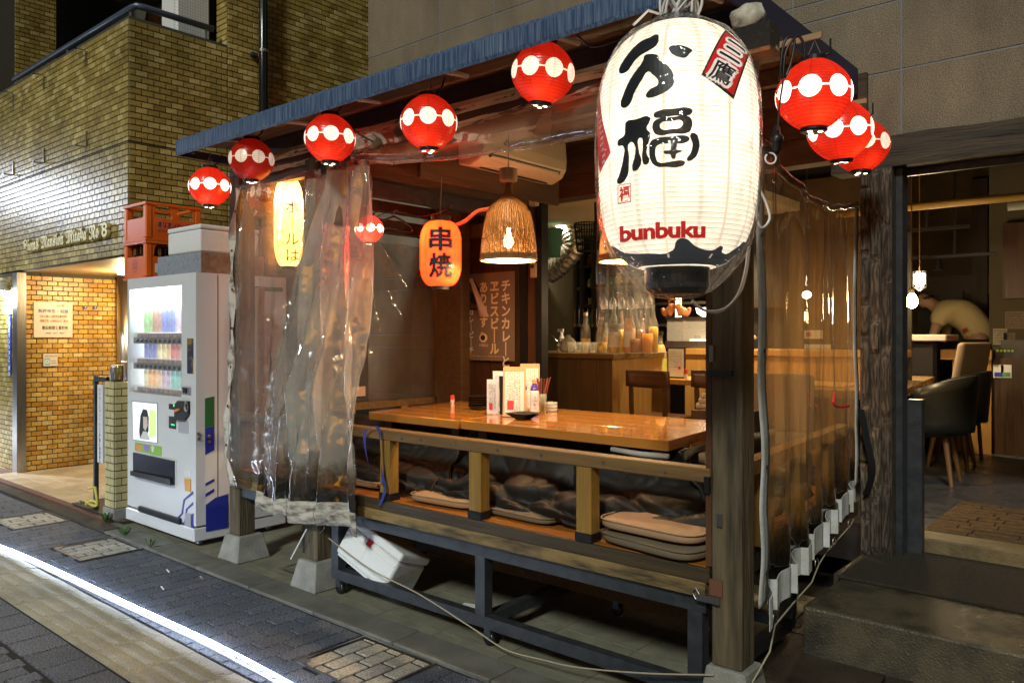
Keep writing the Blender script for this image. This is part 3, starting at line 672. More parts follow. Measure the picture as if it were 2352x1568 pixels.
for (face, a0, cols) in (('y', -1.325, (.05, .055, .055)), ):
    a = a0
    for w in cols:
        z = .264
        while z < 2.32:
            h = min(random.uniform(.12, .42), 2.333-z); t = random.uniform(.006, .020); j_ = random.uniform(-.006, .006)
            mb = MB().grid(lambda s, q, a=a, w=w, z=z, h=h, t=t: Vector((a+.001+(w-.002)*s+.002*noise.noise((q*5, a*90, z)), 4.434-t*(1 if 0 < s < 1 and 0 < q < 1 else -.1)-.004*noise.noise((s*4+a*50, q*3+z*7, 1)), z+.001+(h-.002)*q+.003*noise.noise((s*3, a*40, z*9)))), 6, 6); P(cb, "wood_block", m_oldz, mb); z += h
        a += w
P(cb, "door_frame", m_dark, MB().box(-1.163, -1.13, 4.50, 4.60, .262, 2.335).box(-1.13, 2.4, 4.58, 4.60, 2.30, 2.335))
P(cb, "threshold", M("worn threshold", (.19, .145, .075), .5, col2=(.11, .08, .04), scale=9, bump=.4), MB().box(-1.13, 2.4, 4.665, 4.86, .262, .352), bevel=.008)
P(cb, "door_runner", m_dark, MB().box(-1.13, -1.06, 4.60, 4.66, .27, 1.10))
# timber shop front to the left of the opening
m_redw = wood("red brown door wood", (.065, .028, .014), (.12, .055, .025), 'Z', .42, .2, 2.5)
P(cb, "front_wall", m_dwood, MB().box(-4.50, -3.95, 4.64, 4.70, .0, 2.5))
for i in range(4):
    P(cb, "door_board", m_redw, MB().box(-4.42+.118*i+.002, -4.42+.118*(i+1)-.004, 4.625, 4.64, .62, 2.10))
P(cb, "door_rail", m_redw, MB().box(-4.47, -3.95, 4.605, 4.64, 2.10, 2.17)); P(cb, "door_stile", m_redw, MB().box(-4.475, -4.425, 4.605, 4.64, .6, 2.10)); P(cb, "transom_panel", m_redw, MB().box(-4.47, -3.95, 4.63, 4.64, 2.17, 2.5))
P(cb, "corner_post", m_dwood, MB().box(-3.925, -3.862, 4.595, 4.70, .0, 2.5)); P(cb, "jamb", m_black, MB().box(-3.86, -3.80, 4.60, 4.70, .0, 2.44)); P(cb, "jamb", m_redw, MB().box(-3.797, -3.74, 4.62, 4.70, .0, 2.44)); P(cb, "jamb", m_black, MB().box(-3.737, -3.68, 4.64, 4.72, 0, 2.44))
for k in range(3): P(cb, "lintel_board", m_dwx, MB().box(-3.86, -1.33, 4.572, 4.70, 2.44+.155*k, 2.44+.155*(k+1)-.004))
P(cb, "lintel_board", m_dwx, MB().box(-4.50, -3.862, 4.572, 4.70, 2.50, 2.90))
# --- room shell ---
FL = .33
m_rfl = M("dark grey room floor", (.035, .037, .042), .38, col2=(.05, .05, .055), scale=6, rvar=.12)
struct("floor", MB().box(-5.6, 2.4, 4.88, 10.4, .1, FL), m_rfl)
m_plast = M("brown plaster", (.10, .062, .024), .85, col2=(.07, .043, .017), scale=4, bump=.2, bscale=60)
m_gplast = M("grey green plaster", (.13, .115, .07), .85, col2=(.13, .115, .075), scale=3)
struct("wall_back", MB().box(-5.6, 2.4, 10.2, 10.3, FL, 3.6), m_plast)
struct("wall_left", MB().box(-5.62, -5.55, 4.72, 10.2, FL, 3.6), m_gplast)
struct("wall_right", MB().box(2.3, 2.4, 4.72, 10.2, FL, 3.6), m_gplast)
struct("ceiling", MB().box(-5.6, 2.4, 4.72, 10.3, 3.45, 3.55), M("dark ceiling", (.09, .08, .05), .9))
m_kceil = M("cream kitchen ceiling", (.55, .48, .33), .8)
struct("kitchen_ceiling", MB().box(-5.55, -2.75, 5.6, 9.4, 2.62, 2.70), m_kceil)
wr = onY(2272, 700, 9.0).x
struct("wall_partition", MB().box(wr, 2.3, 9.0, 9.08, FL, 3.45), m_gplast)
P(cb, "wall_trim", m_dwx, MB().box(-2.6, wr-.02, 10.15, 10.2, onY(2200, 620, 10.15).z-.28, onY(2200, 620, 10.15).z-.06))
P(cb, "wall_column", m_dwood, MB().box(onY(2232, 700, 10.1).x, onY(2268, 700, 10.1).x, 10.1, 10.2, FL, 3.2))
# ceiling services at right
yd = 6.6
a_, b_ = onY(2040, 481, yd), onY(2400, 448, yd)
tag(MB().tube([(a_.x-.4, yd, a_.z), (b_.x+.5, yd, a_.z)], .030, 12).build("ceiling_pipe", M("yellow ochre pipe", (.38, .25, .06), .5), smooth=True), "ochre yellow pipe running under the dark restaurant ceiling", "pipe")
tag(MB().tube([(-1.0, yd+.3, a_.z-.02), (2.2, yd+.3, a_.z-.02)], .035, 12).build("grey_duct", M("grey duct", (.2, .2, .18), .5), smooth=True), "grey duct running behind the ochre pipe under the restaurant ceiling", "duct")
for (x0, py, Y, x1) in ((-2.4, 525, 7.4, onY(2230, 535, 7.4).x), (-2.6, 590, 8.2, onY(2370*.94+60, 578, 8.2).x)):
    z = onY(2150, py, Y).z
    t = thing("light_track", "black lighting track hanging %s under the restaurant ceiling" % ("nearer the street" if Y < 8 else "further back, with a small spot head,"), "light track", ((x0+x1)/2, Y, z), "black lighting tracks")
    P(t, "rail", m_black, MB().box(x0, x1, Y-.015, Y+.015, z-.015, z+.015)); P(t, "drop_rod", m_black, MB().box(x1-.34, x1-.32, Y-.01, Y+.01, z+.015, 3.45))
    if Y > 8: P(t, "spot_head", m_black, MB().lathe([(.02, 0), (.035, -.06), (.045, -.11)], (onY(2155, 600, Y).x, Y, z-.015), 10))
def bulb_lamp(name, label, p, kind, energy, col):
    t = thing(name, label, "lamp", (p.x, p.y, p.z)); topz = 3.45
    P(t, "cord", M("orange cord", (.3, .13, .03), .6), MB().tube([p+Vector((0, 0, .06)), (p.x, p.y, topz)], .004, 5))
    if kind == 0:
        P(t, "socket", M("brass socket", (.4, .3, .1), .4, .7), MB().lathe([(.012, .07), (.018, .06), (.018, .03)], p, 10)); P(t, "bulb", emis("warm bulb glow", (1, .78, .42), 120), MB().lathe([(.015, .03), (.035, 0), (.042, -.03), (.03, -.06), (.001, -.075)], p, 14), smooth=True)
    else:
        P(t, "globe", emis("amber globe glow", (1, .82, .5), 30), MB().lathe([(.02, .05), (.042, .04), (.042, -.04), (.02, -.06), (.001, -.065)], p, 14), smooth=True)
        cg = MB()
        for k in range(6):
            a = k*math.pi/3; cg.tube([p+Vector((math.cos(a)*.05, math.sin(a)*.05, z)) for z in (.06, -.07)]+[p+Vector((0, 0, -.10))], .004, 5)
        for z in (.06, 0, -.07): cg.lathe([(.047, z-.004), (.054, z), (.047, z+.004)], p, 12, cap=False)
        P(t, "cage", m_dark, cg)
    l = bpy.data.lights.new(name+"_light", 'POINT'); l.energy = energy; l.color = col; l.shadow_soft_size = .05
    o = bpy.data.objects.new(name+"_light", l); COL.objects.link(o); o.parent = t; o.location = (0, 0, -.12)
bulb_lamp("pendant_bulb", "bare glowing bulb on an orange cord in the restaurant, beside the door frame", onY(2094, 684, 6.0), 0, 12, (1, .70, .36))
bulb_lamp("cage_lamp", "glowing caged lamp hanging behind the bare bulb in the restaurant", onY(2112, 640, 7.2), 1, 9, (1, .72, .38))
tag(MB().lathe([(.03, 0), (.05, .02), (.05, .04)], (-2.7, 6.9, .4), 8).build("spare_nothing", m_black), "x", "x") if False else None
# door mat strip inside
mb = MB(); random.seed(11)
for j in range(11):
    x = -1.12
    while x < 2.3:
        L_ = random.uniform(.12, .34); mb.box(x, x+L_-.012, 4.90+j*.092, 4.90+j*.092+.075, FL, FL+.012+random.uniform(0, .004)); x += L_
o = mb.build("ribbed_carpet", M("brown ribbed carpet", (.12, .070, .025), .95, col2=(.06, .035, .014), scale=30, bump=1, bscale=180)); tag(o, "brown ribbed carpet laid just inside the restaurant threshold", "carpet")
# --- restaurant furniture at right ---
m_tblw = wood("restaurant table wood", (.30, .19, .085), (.19, .11, .045), 'Y', .3, .15, 2)
rt = thing("restaurant_table", "long wooden table inside the restaurant with barrel chairs along its right side", "table", (-2.0, 7.0, FL))
P(rt, "tabletop", m_tblw, MB().add([(-2.5, 5.85, 1.05), (-1.50, 5.85, 1.05), (-1.80, 8.3, 1.05), (-2.7, 8.3, 1.05), (-2.5, 5.85, .985), (-1.50, 5.85, .985), (-1.80, 8.3, .985), (-2.7, 8.3, .985)], [(0, 1, 2, 3), (7, 6, 5, 4), (4, 5, 1, 0), (5, 6, 2, 1), (6, 7, 3, 2), (7, 4, 0, 3)]), bevel=.004)
for p in ((-2.4, 5.95), (-1.62, 5.95), (-2.6, 8.2), (-1.92, 8.2)): P(rt, "leg", m_dark, MB().box(p[0]-.025, p[0]+.025, p[1]-.025, p[1]+.025, FL, .985))
for i, (dx, dy) in enumerate(((-1.62, 6.15), (-1.70, 6.5))):
    dd = thing("small_dish", ["small white dish at the near end of the restaurant table", "small black and red dish further along the restaurant table"][i], "dish", (dx, dy, 1.05), "dishes on the restaurant table")
    P(dd, "bowl", m_white if i == 0 else m_black, MB().lathe([(.03, 1.05), (.06, 1.075), (.065, 1.085), (.055, 1.078), (.001, 1.06)], (dx, dy, 0), 14), smooth=True)
m_vin = M("dark vinyl chair", (.018, .018, .015), .38)
m_legw = wood("chair leg wood", (.17, .085, .035), (.10, .05, .02), 'Z', .4, .1, 3)
def barrel(cx, cyy, label, first=None):
    t = thing("barrel_chair", label, "chair", (cx, cyy, FL), "dark barrel-backed chairs at the restaurant table")
    def sh(s, q):
        a = math.radians(-105+210*s); r = .235+.03*q; z = FL+.40+.42*q*(1-.25*abs(2*s-1)**2)
        return Vector((cx+r*math.cos(a), cyy+r*math.sin(a), z))
    o = P(t, "back_shell", m_vin, MB().grid(sh, 20, 5), smooth=True); md = o.modifiers.new("thick", 'SOLIDIFY'); md.thickness = .035
    P(t, "seat", m_vin, MB().lathe([(.001, FL+.46), (.19, FL+.46), (.22, FL+.44), (.22, FL+.38), (.19, FL+.36), (.001, FL+.36)], (cx, cyy, 0), 18), smooth=True)
    for a in (45, 135, 225, 315):
        c, s_ = math.cos(math.radians(a)), math.sin(math.radians(a))
        P(t, "leg", m_legw, MB().tube([(cx+.13*c, cyy+.13*s_, FL+.37), (cx+.21*c, cyy+.21*s_, FL)], [.024, .014], 8))
    return t
barrel(-1.44, 6.62, "nearer of the two dark barrel-backed chairs with splayed wooden legs"); barrel(-1.50, 7.5, "further dark barrel-backed chair, partly hidden behind the nearer one")
m_beige = M("beige upholstery", (.24, .18, .12), .8)
def tallchair(cx, cyy, rz, label, seatz=.45, top=1.0):
    t = thing("high_back_chair", label, "chair", (cx, cyy, FL), "beige high-backed chairs")
    R = Matrix.Rotation(rz, 3, 'Z'); c0 = Vector((cx, cyy, FL))
    bk = MB().ob(c0+R@Vector((0, .20, (seatz+top)/2+.03)), R@Vector((.22, 0, 0)), R@Vector((0, .035, 0)), Vector((0, 0, (top-seatz)/2+.02))+R@Vector((0, .05, 0)))
    P(t, "backrest", m_beige, bk, bevel=.03, seg=3); P(t, "seat", m_beige, MB().ob(c0+Vector((0, 0, seatz-.03)), R@Vector((.22, 0, 0)), R@Vector((0, .21, 0)), (0, 0, .05)), bevel=.02, seg=2)
    for sx in (-1, 1):
        for sy in (-1, 1): P(t, "leg", m_legw, MB().tube([c0+R@Vector((sx*.18, sy*.17, seatz-.08)), c0+R@Vector((sx*.2, sy*.19, 0))], .018, 6))
p = onY(2205, 900, 8.0); tallchair(p.x-.1, 8.0, math.radians(-110), "tall beige chair standing by the wooden service counter", .5, 1.0)
p = onY(1795, 930, 5.6); tallchair(p.x, 5.6, math.radians(200), "pale high-backed chair seen dimly through the side vinyl curtain", .42, .80)
# wooden service counter, register
sc_x0, sc_x1 = onY(2188, 800, 8.5).x, onY(2277, 800, 8.5).x; sz = onY(2230, 803, 8.5).z
m_cnt = wood("orange counter wood", (.40, .22, .06), (.28, .15, .04), 'Z', .4, .1, 2)
svc = thing("service_counter", "orange wood counter end with a wall socket inside the restaurant", "counter", ((sc_x0+sc_x1)/2, 8.6, FL))
P(svc, "body", m_cnt, MB().box(sc_x0, sc_x1, 8.5, 8.95, FL, sz-.1)); P(svc, "top", m_cnt, MB().box(sc_x0-.1, sc_x1+.01, 8.47, 8.96, sz-.097, sz), bevel=.004)
q = onY(2250, 948, 8.49); P(svc, "socket_plate", m_plate, MB().box(q.x-.05, q.x+.05, 8.488, 8.498, q.z-.07, q.z+.07))
wb = thing("wall_cabinet", "dark plank wall cabinet with a dull metal foot, top right in the restaurant", "cabinet", (onY(2330, 600, 8.9).x, 8.9, 2.0))
x0 = onY(2303, 600, 8.88).x; z0, z1 = onY(2330, 685, 8.88).z, onY(2330, 512, 8.88).z
for k in range(4): P(wb, "plank", m_redw, MB().box(x0+.28*k+.003, x0+.28*(k+1)-.003, 8.86, 8.99, z0, z1))
cr_ = thing("cash_register", "dark cash register with green keys on the cabinet at the right edge", "cash register", (onY(2320, 800, 8.6).x, 8.6, 1.2))
rx0 = onY(2285, 800, 8.6).x; rz = onY(2300, 822, 8.6).z
P(cr_, "body", m_black, MB().box(rx0, rx0+.7, 8.55, 8.95, rz, rz+.1).box(rx0+.05, rx0+.35, 8.6, 8.9, rz+.1, rz+.17)); kk = MB()
for i in range(5): kk.box(rx0+.02+i*.03, rx0+.04+i*.03, 8.54, 8.55, rz+.06, rz+.08)
P(cr_, "keys", M("green keys", (.25, .4, .05), .5), kk)
lc = thing("low_cabinet", "dark low wooden cabinet below the cash register, with stickers", "cabinet", (rx0+.4, 8.75, FL))
P(lc, "body", m_dwood, MB().box(rx0-.02, rx0+1.2, 8.52, 8.98, FL, rz)); 
for i in range(2):
    a = onY(2294+i*18, 850, 8.515); P(lc, "sticker", m_white, MB().box(a.x-.045, a.x+.04, 8.512, 8.519, a.z-.07, a.z+.05)); P(lc, "sticker_print", m_blue if i == 0 else M("sticker green", (.1, .3, .15), .5), MB().box(a.x-.035, a.x+.03, 8.509, 8.5115, a.z-.06, a.z-.02))
for i, (px, py, w, h) in enumerate(((2297, 790-7, .12, .16), (2318, 786, .10, .10), (2330, 745, .16, .17))):
    a = onY(px, py-10, 8.99); nt_ = thing("wall_note", ["square white note on the grey wall beside the partition edge", "pinkish note taped right of the square white one", "faded larger note above the other two"][i], "paper note", (a.x, a.y, a.z), "paper notes on the restaurant wall")
    P(nt_, "sheet", M("paper", (.55, .5, .38) if i == 0 else (.3, .24, .18), .8), MB().box(a.x-w/2, a.x+w/2, 8.992, 8.996, a.z-h/2, a.z+h/2)); P(nt_, "writing", m_ink, scribble(MB(), (a.x-w/2+.01, 8.991, a.z-h/2+.01), (1, 0, 0), (0, 0, 1), w-.02, h-.02, 6, i))
a0, a1 = onY(2125-5, 700, 10.1), onY(2190-5, 790, 10.1)
pf_ = thing("dark_picture", "dark framed picture on the brown restaurant wall behind the bending person", "picture", ((a0.x+a1.x)/2, 10.12, a1.z))
P(pf_, "frame", m_dwood, MB().box(a0.x-.05, a1.x+.12, 10.10, 10.14, a1.z-.2, a0.z+.16)); P(pf_, "picture", m_black, MB().box(a0.x-.02, a1.x+.09, 10.095, 10.099, a1.z-.17, a0.z+.12))
g0, g1 = onY(2040, 768, 7.6), onY(2135, 775, 7.6)
gr = thing("covered_grill", "dark covered appliance with a pale slab top behind the restaurant table", "appliance", ((g0.x+g1.x)/2, 7.9, FL))
P(gr, "body", m_black, MB().box(g0.x-.9, g1.x-.12, 8.4, 8.85, FL, g0.z-.07), bevel=.03); P(gr, "top", M("pale slab", (.45, .42, .36), .4), MB().box(g0.x-.9, g1.x-.02, 8.35, 8.9, g0.z-.065, g0.z), bevel=.01)
P(gr, "red_box", m_red, MB().box(g1.x+.06, g1.x+.30, 8.5, 8.7, g0.z-.26, g0.z-.08))
# --- bending person in patterned shirt ---
def skin(name, verts, edges, radii, mat, parent, sub=2, root=0):
    o_ = root_of(parent); me = bpy.data.meshes.new(name); me.from_pydata([Vector(v)-o_ for v in verts], edges, []); me.materials.append(mat)
    o = bpy.data.objects.new(name, me); COL.objects.link(o); o.parent = parent
    md = o.modifiers.new("skin", 'SKIN'); 
    for i, r in enumerate(radii): me.skin_vertices[0].data[i].radius = (r, r) if not isinstance(r, tuple) else r
    me.skin_vertices[0].data[root].use_root = True
    s_ = o.modifiers.new("sub", 'SUBSURF'); s_.levels = sub; s_.render_levels = sub; md.use_smooth_shade = True; return o
def skin_mod_mesh(me):
    bm = bmesh.new(); bm.from_mesh(me); bm.verts.layers.skin.verify(); bm.to_mesh(me); bm.free()
_sk = skin
def skin(name, verts, edges, radii, mat, parent, sub=2, root=0):
    o_ = root_of(parent); me = bpy.data.meshes.new(name); me.from_pydata([Vector(v)-o_ for v in verts], edges, []); me.materials.append(mat)
    bm = bmesh.new(); bm.from_mesh(me); ly = bm.verts.layers.skin.verify(); bm.verts.ensure_lookup_table()
    for i, v in enumerate(bm.verts):
        r = radii[i]; v[ly].radius = r if isinstance(r, tuple) else (r, r); v[ly].use_root = (i == root)
    bm.to_mesh(me); bm.free()
    o = bpy.data.objects.new(name, me); COL.objects.link(o); o.parent = parent
    md = o.modifiers.new("skin", 'SKIN'); md.use_smooth_shade = True
    s_ = o.modifiers.new("sub", 'SUBSURF'); s_.levels = sub; s_.render_levels = sub; return o
pc = onY(2228, 748, 9.35)
m_skin = M("skin", (.45, .27, .18), .5); m_shirt = M("pale patterned shirt", (.70, .60, .34), .8, col2=(.5, .08, .04), scale=7, contrast=(.60, .68), bump=.1)
m_hair = M("dark hair", (.02, .014, .01), .5); m_pant = M("dark trousers", (.02, .02, .022), .8)
pe = thing("person", "person in a pale patterned shirt and dark trousers bending forward behind the restaurant counter", "person", (pc.x, pc.y, FL))
bx, by = pc.x, pc.y
B_ = lambda x, y, z: (bx+x, by+y, FL+z+.10)
V = [B_(.12, 0, .92), B_(.06, 0, 1.10), B_(-.06, 0, 1.24), B_(-.22, 0, 1.27), B_(-.32, -.01, 1.31), B_(-.37, -.02, 1.36), B_(-.44, -.02, 1.40), B_(-.50, -.02, 1.36),
     B_(.12, -.10, .86), B_(.10, -.11, .48), B_(.13, -.11, .07), B_(.02, -.12, .03), B_(.12, .10, .86), B_(.10, .11, .48), B_(.13, .11, .07), B_(.02, .12, .03),
     B_(-.24, -.19, 1.22), B_(-.30, -.25, .98), B_(-.45, -.20, .84), B_(-.24, .19, 1.22), B_(-.28, .25, .98), B_(-.44, .20, .84)]
E_ = [(0, 1), (1, 2), (2, 3), (3, 4), (4, 5), (5, 6), (6, 7), (0, 8), (8, 9), (9, 10), (10, 11), (0, 12), (12, 13), (13, 14), (14, 15), (3, 16), (16, 17), (17, 18), (3, 19), (19, 20), (20, 21)]
Rr = [.13, .13, .15, .15, .07, .065, .10, .07, .09, .06, .04, .03, .09, .06, .04, .03, .065, .045, .03, .065, .045, .03]
skin("body", V, E_, Rr, m_skin, pe)
skin("shirt", [V[0], V[1], V[2], V[3], V[4], V[16], tuple((Vector(V[16])+Vector(V[17]))/2), V[19], tuple((Vector(V[19])+Vector(V[20]))/2)], [(0, 1), (1, 2), (2, 3), (3, 4), (3, 5), (5, 6), (3, 7), (7, 8)], [.165, .165, .19, .19, .09, .09, .085, .09, .085], m_shirt, pe)
skin("trousers", [V[0], V[8], V[9], V[10], V[12], V[13], V[14]], [(0, 1), (1, 2), (2, 3), (0, 4), (4, 5), (5, 6)], [.15, .12, .085, .065, .12, .085, .065], m_pant, pe)
skin("hair", [B_(-.42, -.02, 1.43), B_(-.40, -.02, 1.38)], [(0, 1)], [.10, .095], m_hair, pe)
hd_c = Vector(V[7])
fm = MB()
for s_ in (-1, 1):
    fm.lathe([(.001, .01), (.009, 0), (.001, -.01)], hd_c+Vector((-.075, s_*.035, -.01)), 6)
P(pe, "eyes", m_black, fm); P(pe, "nose", m_skin, MB().tube([hd_c+Vector((-.07, 0, 0)), hd_c+Vector((-.10, 0, -.035)), hd_c+Vector((-.075, 0, -.04))], [.008, .013, .008], 6))
for s_ in (0, 1):
    w0 = Vector(V[18] if s_ == 0 else V[21]); d = Vector((-.9, -.05, -.35)).normalized(); sdv = Vector((0, 1, 0))
    mb = MB(); mb.tube([w0, w0+d*.05, w0+d*.085], [.028, .036, .030], 8)
    for k, (off, ln) in enumerate(((-.026, .062), (-.009, .075), (.009, .070), (.026, .055))):
        a = w0+d*.08+sdv*off; mb.tube([a, a+d*ln*.5+Vector((0, 0, -.006)), a+d*ln*.8+Vector((0, 0, -.022))], [.0085, .008, .006], 6)
    a = w0+d*.03+sdv*(.03 if s_ == 0 else -.03); mb.tube([a, a+d*.03+sdv*(.02 if s_ == 0 else -.02), a+d*.055+sdv*(.02 if s_ == 0 else -.02)], [.011, .010, .007], 6)
    P(pe, "hand", m_skin, mb, smooth=True)

# --- kitchen counter, shelves and everything behind the opening ---
m_kc = wood("counter front wood", (.11, .062, .022), (.065, .037, .014), 'Z', .45, .15, 2)
m_kct = wood("counter top wood", (.17, .095, .03), (.10, .055, .02), 'X', .3, .1, 2)
ky = 5.35; kx0, kx1 = -4.6, onY(1407, 900, ky).x; kz = onY(1400, 812, ky).z
kc = thing("kitchen_counter", "brown plank-fronted counter of the open kitchen crowded with bottles", "counter", ((kx0+kx1)/2, 5.8, FL))
n = 7; w = (kx1-kx0)/n
for i in range(n): P(kc, "front_plank", m_kc, MB().box(kx0+w*i+.002, kx0+w*(i+1)-.003, ky, ky+.03, FL, kz-.045))
kb1 = kx1-.10; ke = 6.25
P(kc, "end_panel", m_cnt, MB().add([(kx1-.002, ky+.001, FL), (kx1+.02, ke, FL), (kx1+.02, ke, kz-.045), (kx1-.002, ky+.001, kz-.045), (kx1-.06, ky+.031, FL), (kx1-.04, ke, FL), (kx1-.04, ke, kz-.045), (kx1-.06, ky+.031, kz-.045)], [(0, 1, 2, 3), (5, 4, 7, 6), (0, 4, 5, 1), (3, 2, 6, 7), (1, 5, 6, 2), (4, 0, 3, 7)]))
P(kc, "counter_top", m_kct, MB().box(kx0, kx1+.03, ky-.03, ke+.1, kz-.044, kz), bevel=.003)
# lit timber bar behind the chairs with a glass display case
by_ = 6.75; bx0, bx1 = kx1-.1, -1.75; bz = onY(1560, 800, by_).z
bar = thing("timber_bar", "honey-coloured timber bar carrying the glass display case", "counter", ((bx0+bx1)/2, by_+.3, FL))
n = 9; w = (bx1-bx0)/n
for i in range(n): P(bar, "plank", m_cnt, MB().box(bx0+w*i+.002, bx0+w*(i+1)-.002, by_, by_+.03, FL, bz-.06))
P(bar, "ledge", m_cnt, MB().box(bx0, bx1, by_-.03, by_+.5, bz-.057, bz), bevel=.004)
m_glass = M("thin glass", (1, 1, 1), .03, alpha=.16, spec=.8)
cx0, cx1 = onY(1530, 760, by_+.1).x, onY(1690, 760, by_+.1).x; cz1 = onY(1560, 728, by_+.1).z
dc = thing("display_case", "glass refrigerated display case glowing warm on the timber bar", "display case", ((cx0+cx1)/2, by_+.25, bz))
P(dc, "glass", m_glass, MB().box(cx0+.01, cx1-.01, by_+.10, by_+.105, bz+.07, cz1-.02)); P(dc, "base", m_steel, MB().box(cx0, cx1, by_+.08, by_+.45, bz, bz+.07)); P(dc, "top", m_steel, MB().box(cx0, cx1, by_+.08, by_+.45, cz1-.02, cz1))
P(dc, "shelf", m_steel, MB().box(cx0+.01, cx1-.01, by_+.11, by_+.40, (bz+cz1)/2+.03, (bz+cz1)/2+.045)); P(dc, "back", M("case back", (.40, .36, .24), .4), MB().box(cx0, cx1, by_+.45, by_+.46, bz, cz1))
P(dc, "case_light", emis("case strip glow", (1, .85, .55), 3.5), MB().box(cx0+.1, cx1-.1, by_+.40, by_+.43, bz+.07, bz+.085))
dgs = [Vector((onY(1532, 700, by_+.2).x, by_+.2, cz1)), Vector((onY(1573, 700, by_+.2).x, by_+.2, cz1))]
m_terr = M("terracotta", (.52, .19, .07), .7, bump=.6, bscale=90)
for i, c in enumerate(dgs):
    t = thing("lion_figurine", ["left", "right"][i]+" of two terracotta guardian lion figurines on the display case", "figurine", c, "terracotta guardian figurines")
    s_ = 1 if i == 0 else -1
    skin("body", [c+Vector((0, 0, .045)), c+Vector((s_*.035, -.01, .07)), c+Vector((s_*.06, -.02, .10)), c+Vector((s_*.075, -.03, .135)), c+Vector((s_*.055, -.03, .01)), c+Vector((s_*.03, .03, .01)), c+Vector((-s_*.03, -.02, .012)), c+Vector((-s_*.045, .0, .06)), c+Vector((-s_*.05, 0, .10))],
         [(0, 1), (1, 2), (2, 3), (1, 4), (0, 5), (0, 6), (0, 7), (7, 8)], [.042, .04, .032, .042, .018, .018, .022, .02, .028], m_terr, t)
    mn = MB()
    for k in range(9):
        a = k*.7; mn.lathe([(.001, -.012), (.013, 0), (.001, .012)], c+Vector((s_*.07+.036*math.cos(a), -.02, .145+.034*math.sin(a))), 6)
    P(t, "mane", m_terr, mn)
# back-bar shelves
m_shelf = M("dark shelf", (.03, .025, .02), .5)
sh = thing("back_shelves", "dark shelving full of kitchen odds and ends behind the counter", "shelf", (-4.3, 8.3, FL))
sxa, sxb = -5.5, -2.9
P(sh, "side", m_shelf, MB().box(sxa-.02, sxa, 7.6, 8.3, FL, 2.6)); P(sh, "back", M("shelf back", (.05, .04, .03), .7), MB().box(sxa, sxb, 8.3, 8.32, FL, 2.6))
for px in (1345, 1372): xx = onY(px, 600, 7.7).x; P(sh, "upright", m_shelf, MB().box(xx-.02, xx+.02, 7.6, 8.29, FL+.9, 2.5))
for py in (610, 660, 700, 745): z = onY(1350, py, 7.7).z; P(sh, "shelf_board", m_cnt if py == 660 else m_shelf, MB().box(sxa, onY(1342, 600, 7.7).x-.03 if py == 660 else sxb, 7.62, 8.29, z-.03, z))
for i, (a, dx_, dz_, cc, lb) in enumerate(((onY(1300, 650, 7.6), .20, .17, (.6, .58, .5), "white boxed appliance with a slot on the wooden kitchen shelf"), (onY(1270, 655, 7.6), .09, .09, (.35, .33, .3), "small grey tin left of the white appliance on the kitchen shelf"), (onY(1362, 605, 7.6), .10, .16, (.45, .42, .3), "cream and green carton on the upper kitchen shelf"), (onY(1362, 655, 7.6), .08, .15, (.05, .15, .5), "blue and white carton on the middle kitchen shelf"))):
    t = thing("shelf_box", lb, "box", (a.x, 7.7, a.z), "boxes on the kitchen shelves")
    P(t, "box", M("carton", cc, .6), MB().box(a.x-dx_/2, a.x+dx_/2, 7.62, 7.80, a.z, a.z+dz_), bevel=.006)
    if i == 0: P(t, "slot", m_black, MB().box(a.x-.03, a.x+.07, 7.612, 7.618, a.z+.09, a.z+.11))
    else: P(t, "print", M("carton print", [(.1, .1, .1), (.12, .35, .08), (.6, .6, .6)][i-1], .6), MB().box(a.x-dx_/2+.01, a.x+dx_/2-.01, 7.613, 7.618, a.z+.01, a.z+.05))
# crinkled duct
m_foil = M("crinkled foil", (.62, .58, .48), .28, metal=.9, bump=1.0, bscale=26, rvar=.1)
pts = [onY(1262, 625, 6.9), onY(1275, 618, 6.9), onY(1300, 595, 6.9), onY(1318, 565, 6.9), onY(1312, 535, 6.9), onY(1300, 505, 6.9), onY(1298, 480, 6.9)]
mb = MB(); N_ = 60
def cat(pts, t):
    t = t*(len(pts)-1); i = min(int(t), len(pts)-2); f = t-i
    p0, p1, p2, p3 = pts[max(i-1, 0)], pts[i], pts[i+1], pts[min(i+2, len(pts)-1)]
    return .5*((2*p1)+(-p0+p2)*f+(2*p0-5*p1+4*p2-p3)*f*f+(-p0+3*p1-3*p2+p3)*f**3)
mb.tube([cat(pts, k/N_) for k in range(N_+1)], [.115+.012*math.sin(k*2.1)+.006*noise.noise((k*.6, 0, 0)) for k in range(N_+1)], 18)
tag(mb.build("foil_duct", m_foil, smooth=True), "fat crinkled foil duct curving up to the kitchen ceiling", "duct")
c = onY(1268, 560, 6.5); bk_ = thing("green_bucket", "translucent green bucket hanging by the foil duct in the kitchen", "bucket", (c.x, c.y, c.z-.14)); P(bk_, "bucket", M("green plastic", (.10, .28, .22), .35), MB().lathe([(.085, -.14), (.11, .13), (.12, .13), (.12, .15)], c, 20), smooth=True)
c = onY(1345, 545, 6.0); bs = thing("black_basket", "black slatted plastic basket hanging high in the kitchen opening", "basket", (c.x, c.y, c.z))
mb = MB(); 
for k in range(26):
    a = k/26*2*math.pi; ca, sa = math.cos(a), math.sin(a); mb.tube([c+Vector((.115*ca, .09*sa, .13)), c+Vector((.085*ca, .065*sa, -.13))], .0045, 4)
for z in (.13, .06, 0, -.06, -.13):
    f = 1-(.13-z)*1.0; mb.lathe([(.115*f-.004, z-.006), (.115*f+.004, z), (.115*f-.004, z+.006)], c, 20, Matrix.Diagonal((1, .8, 1)), cap=False)
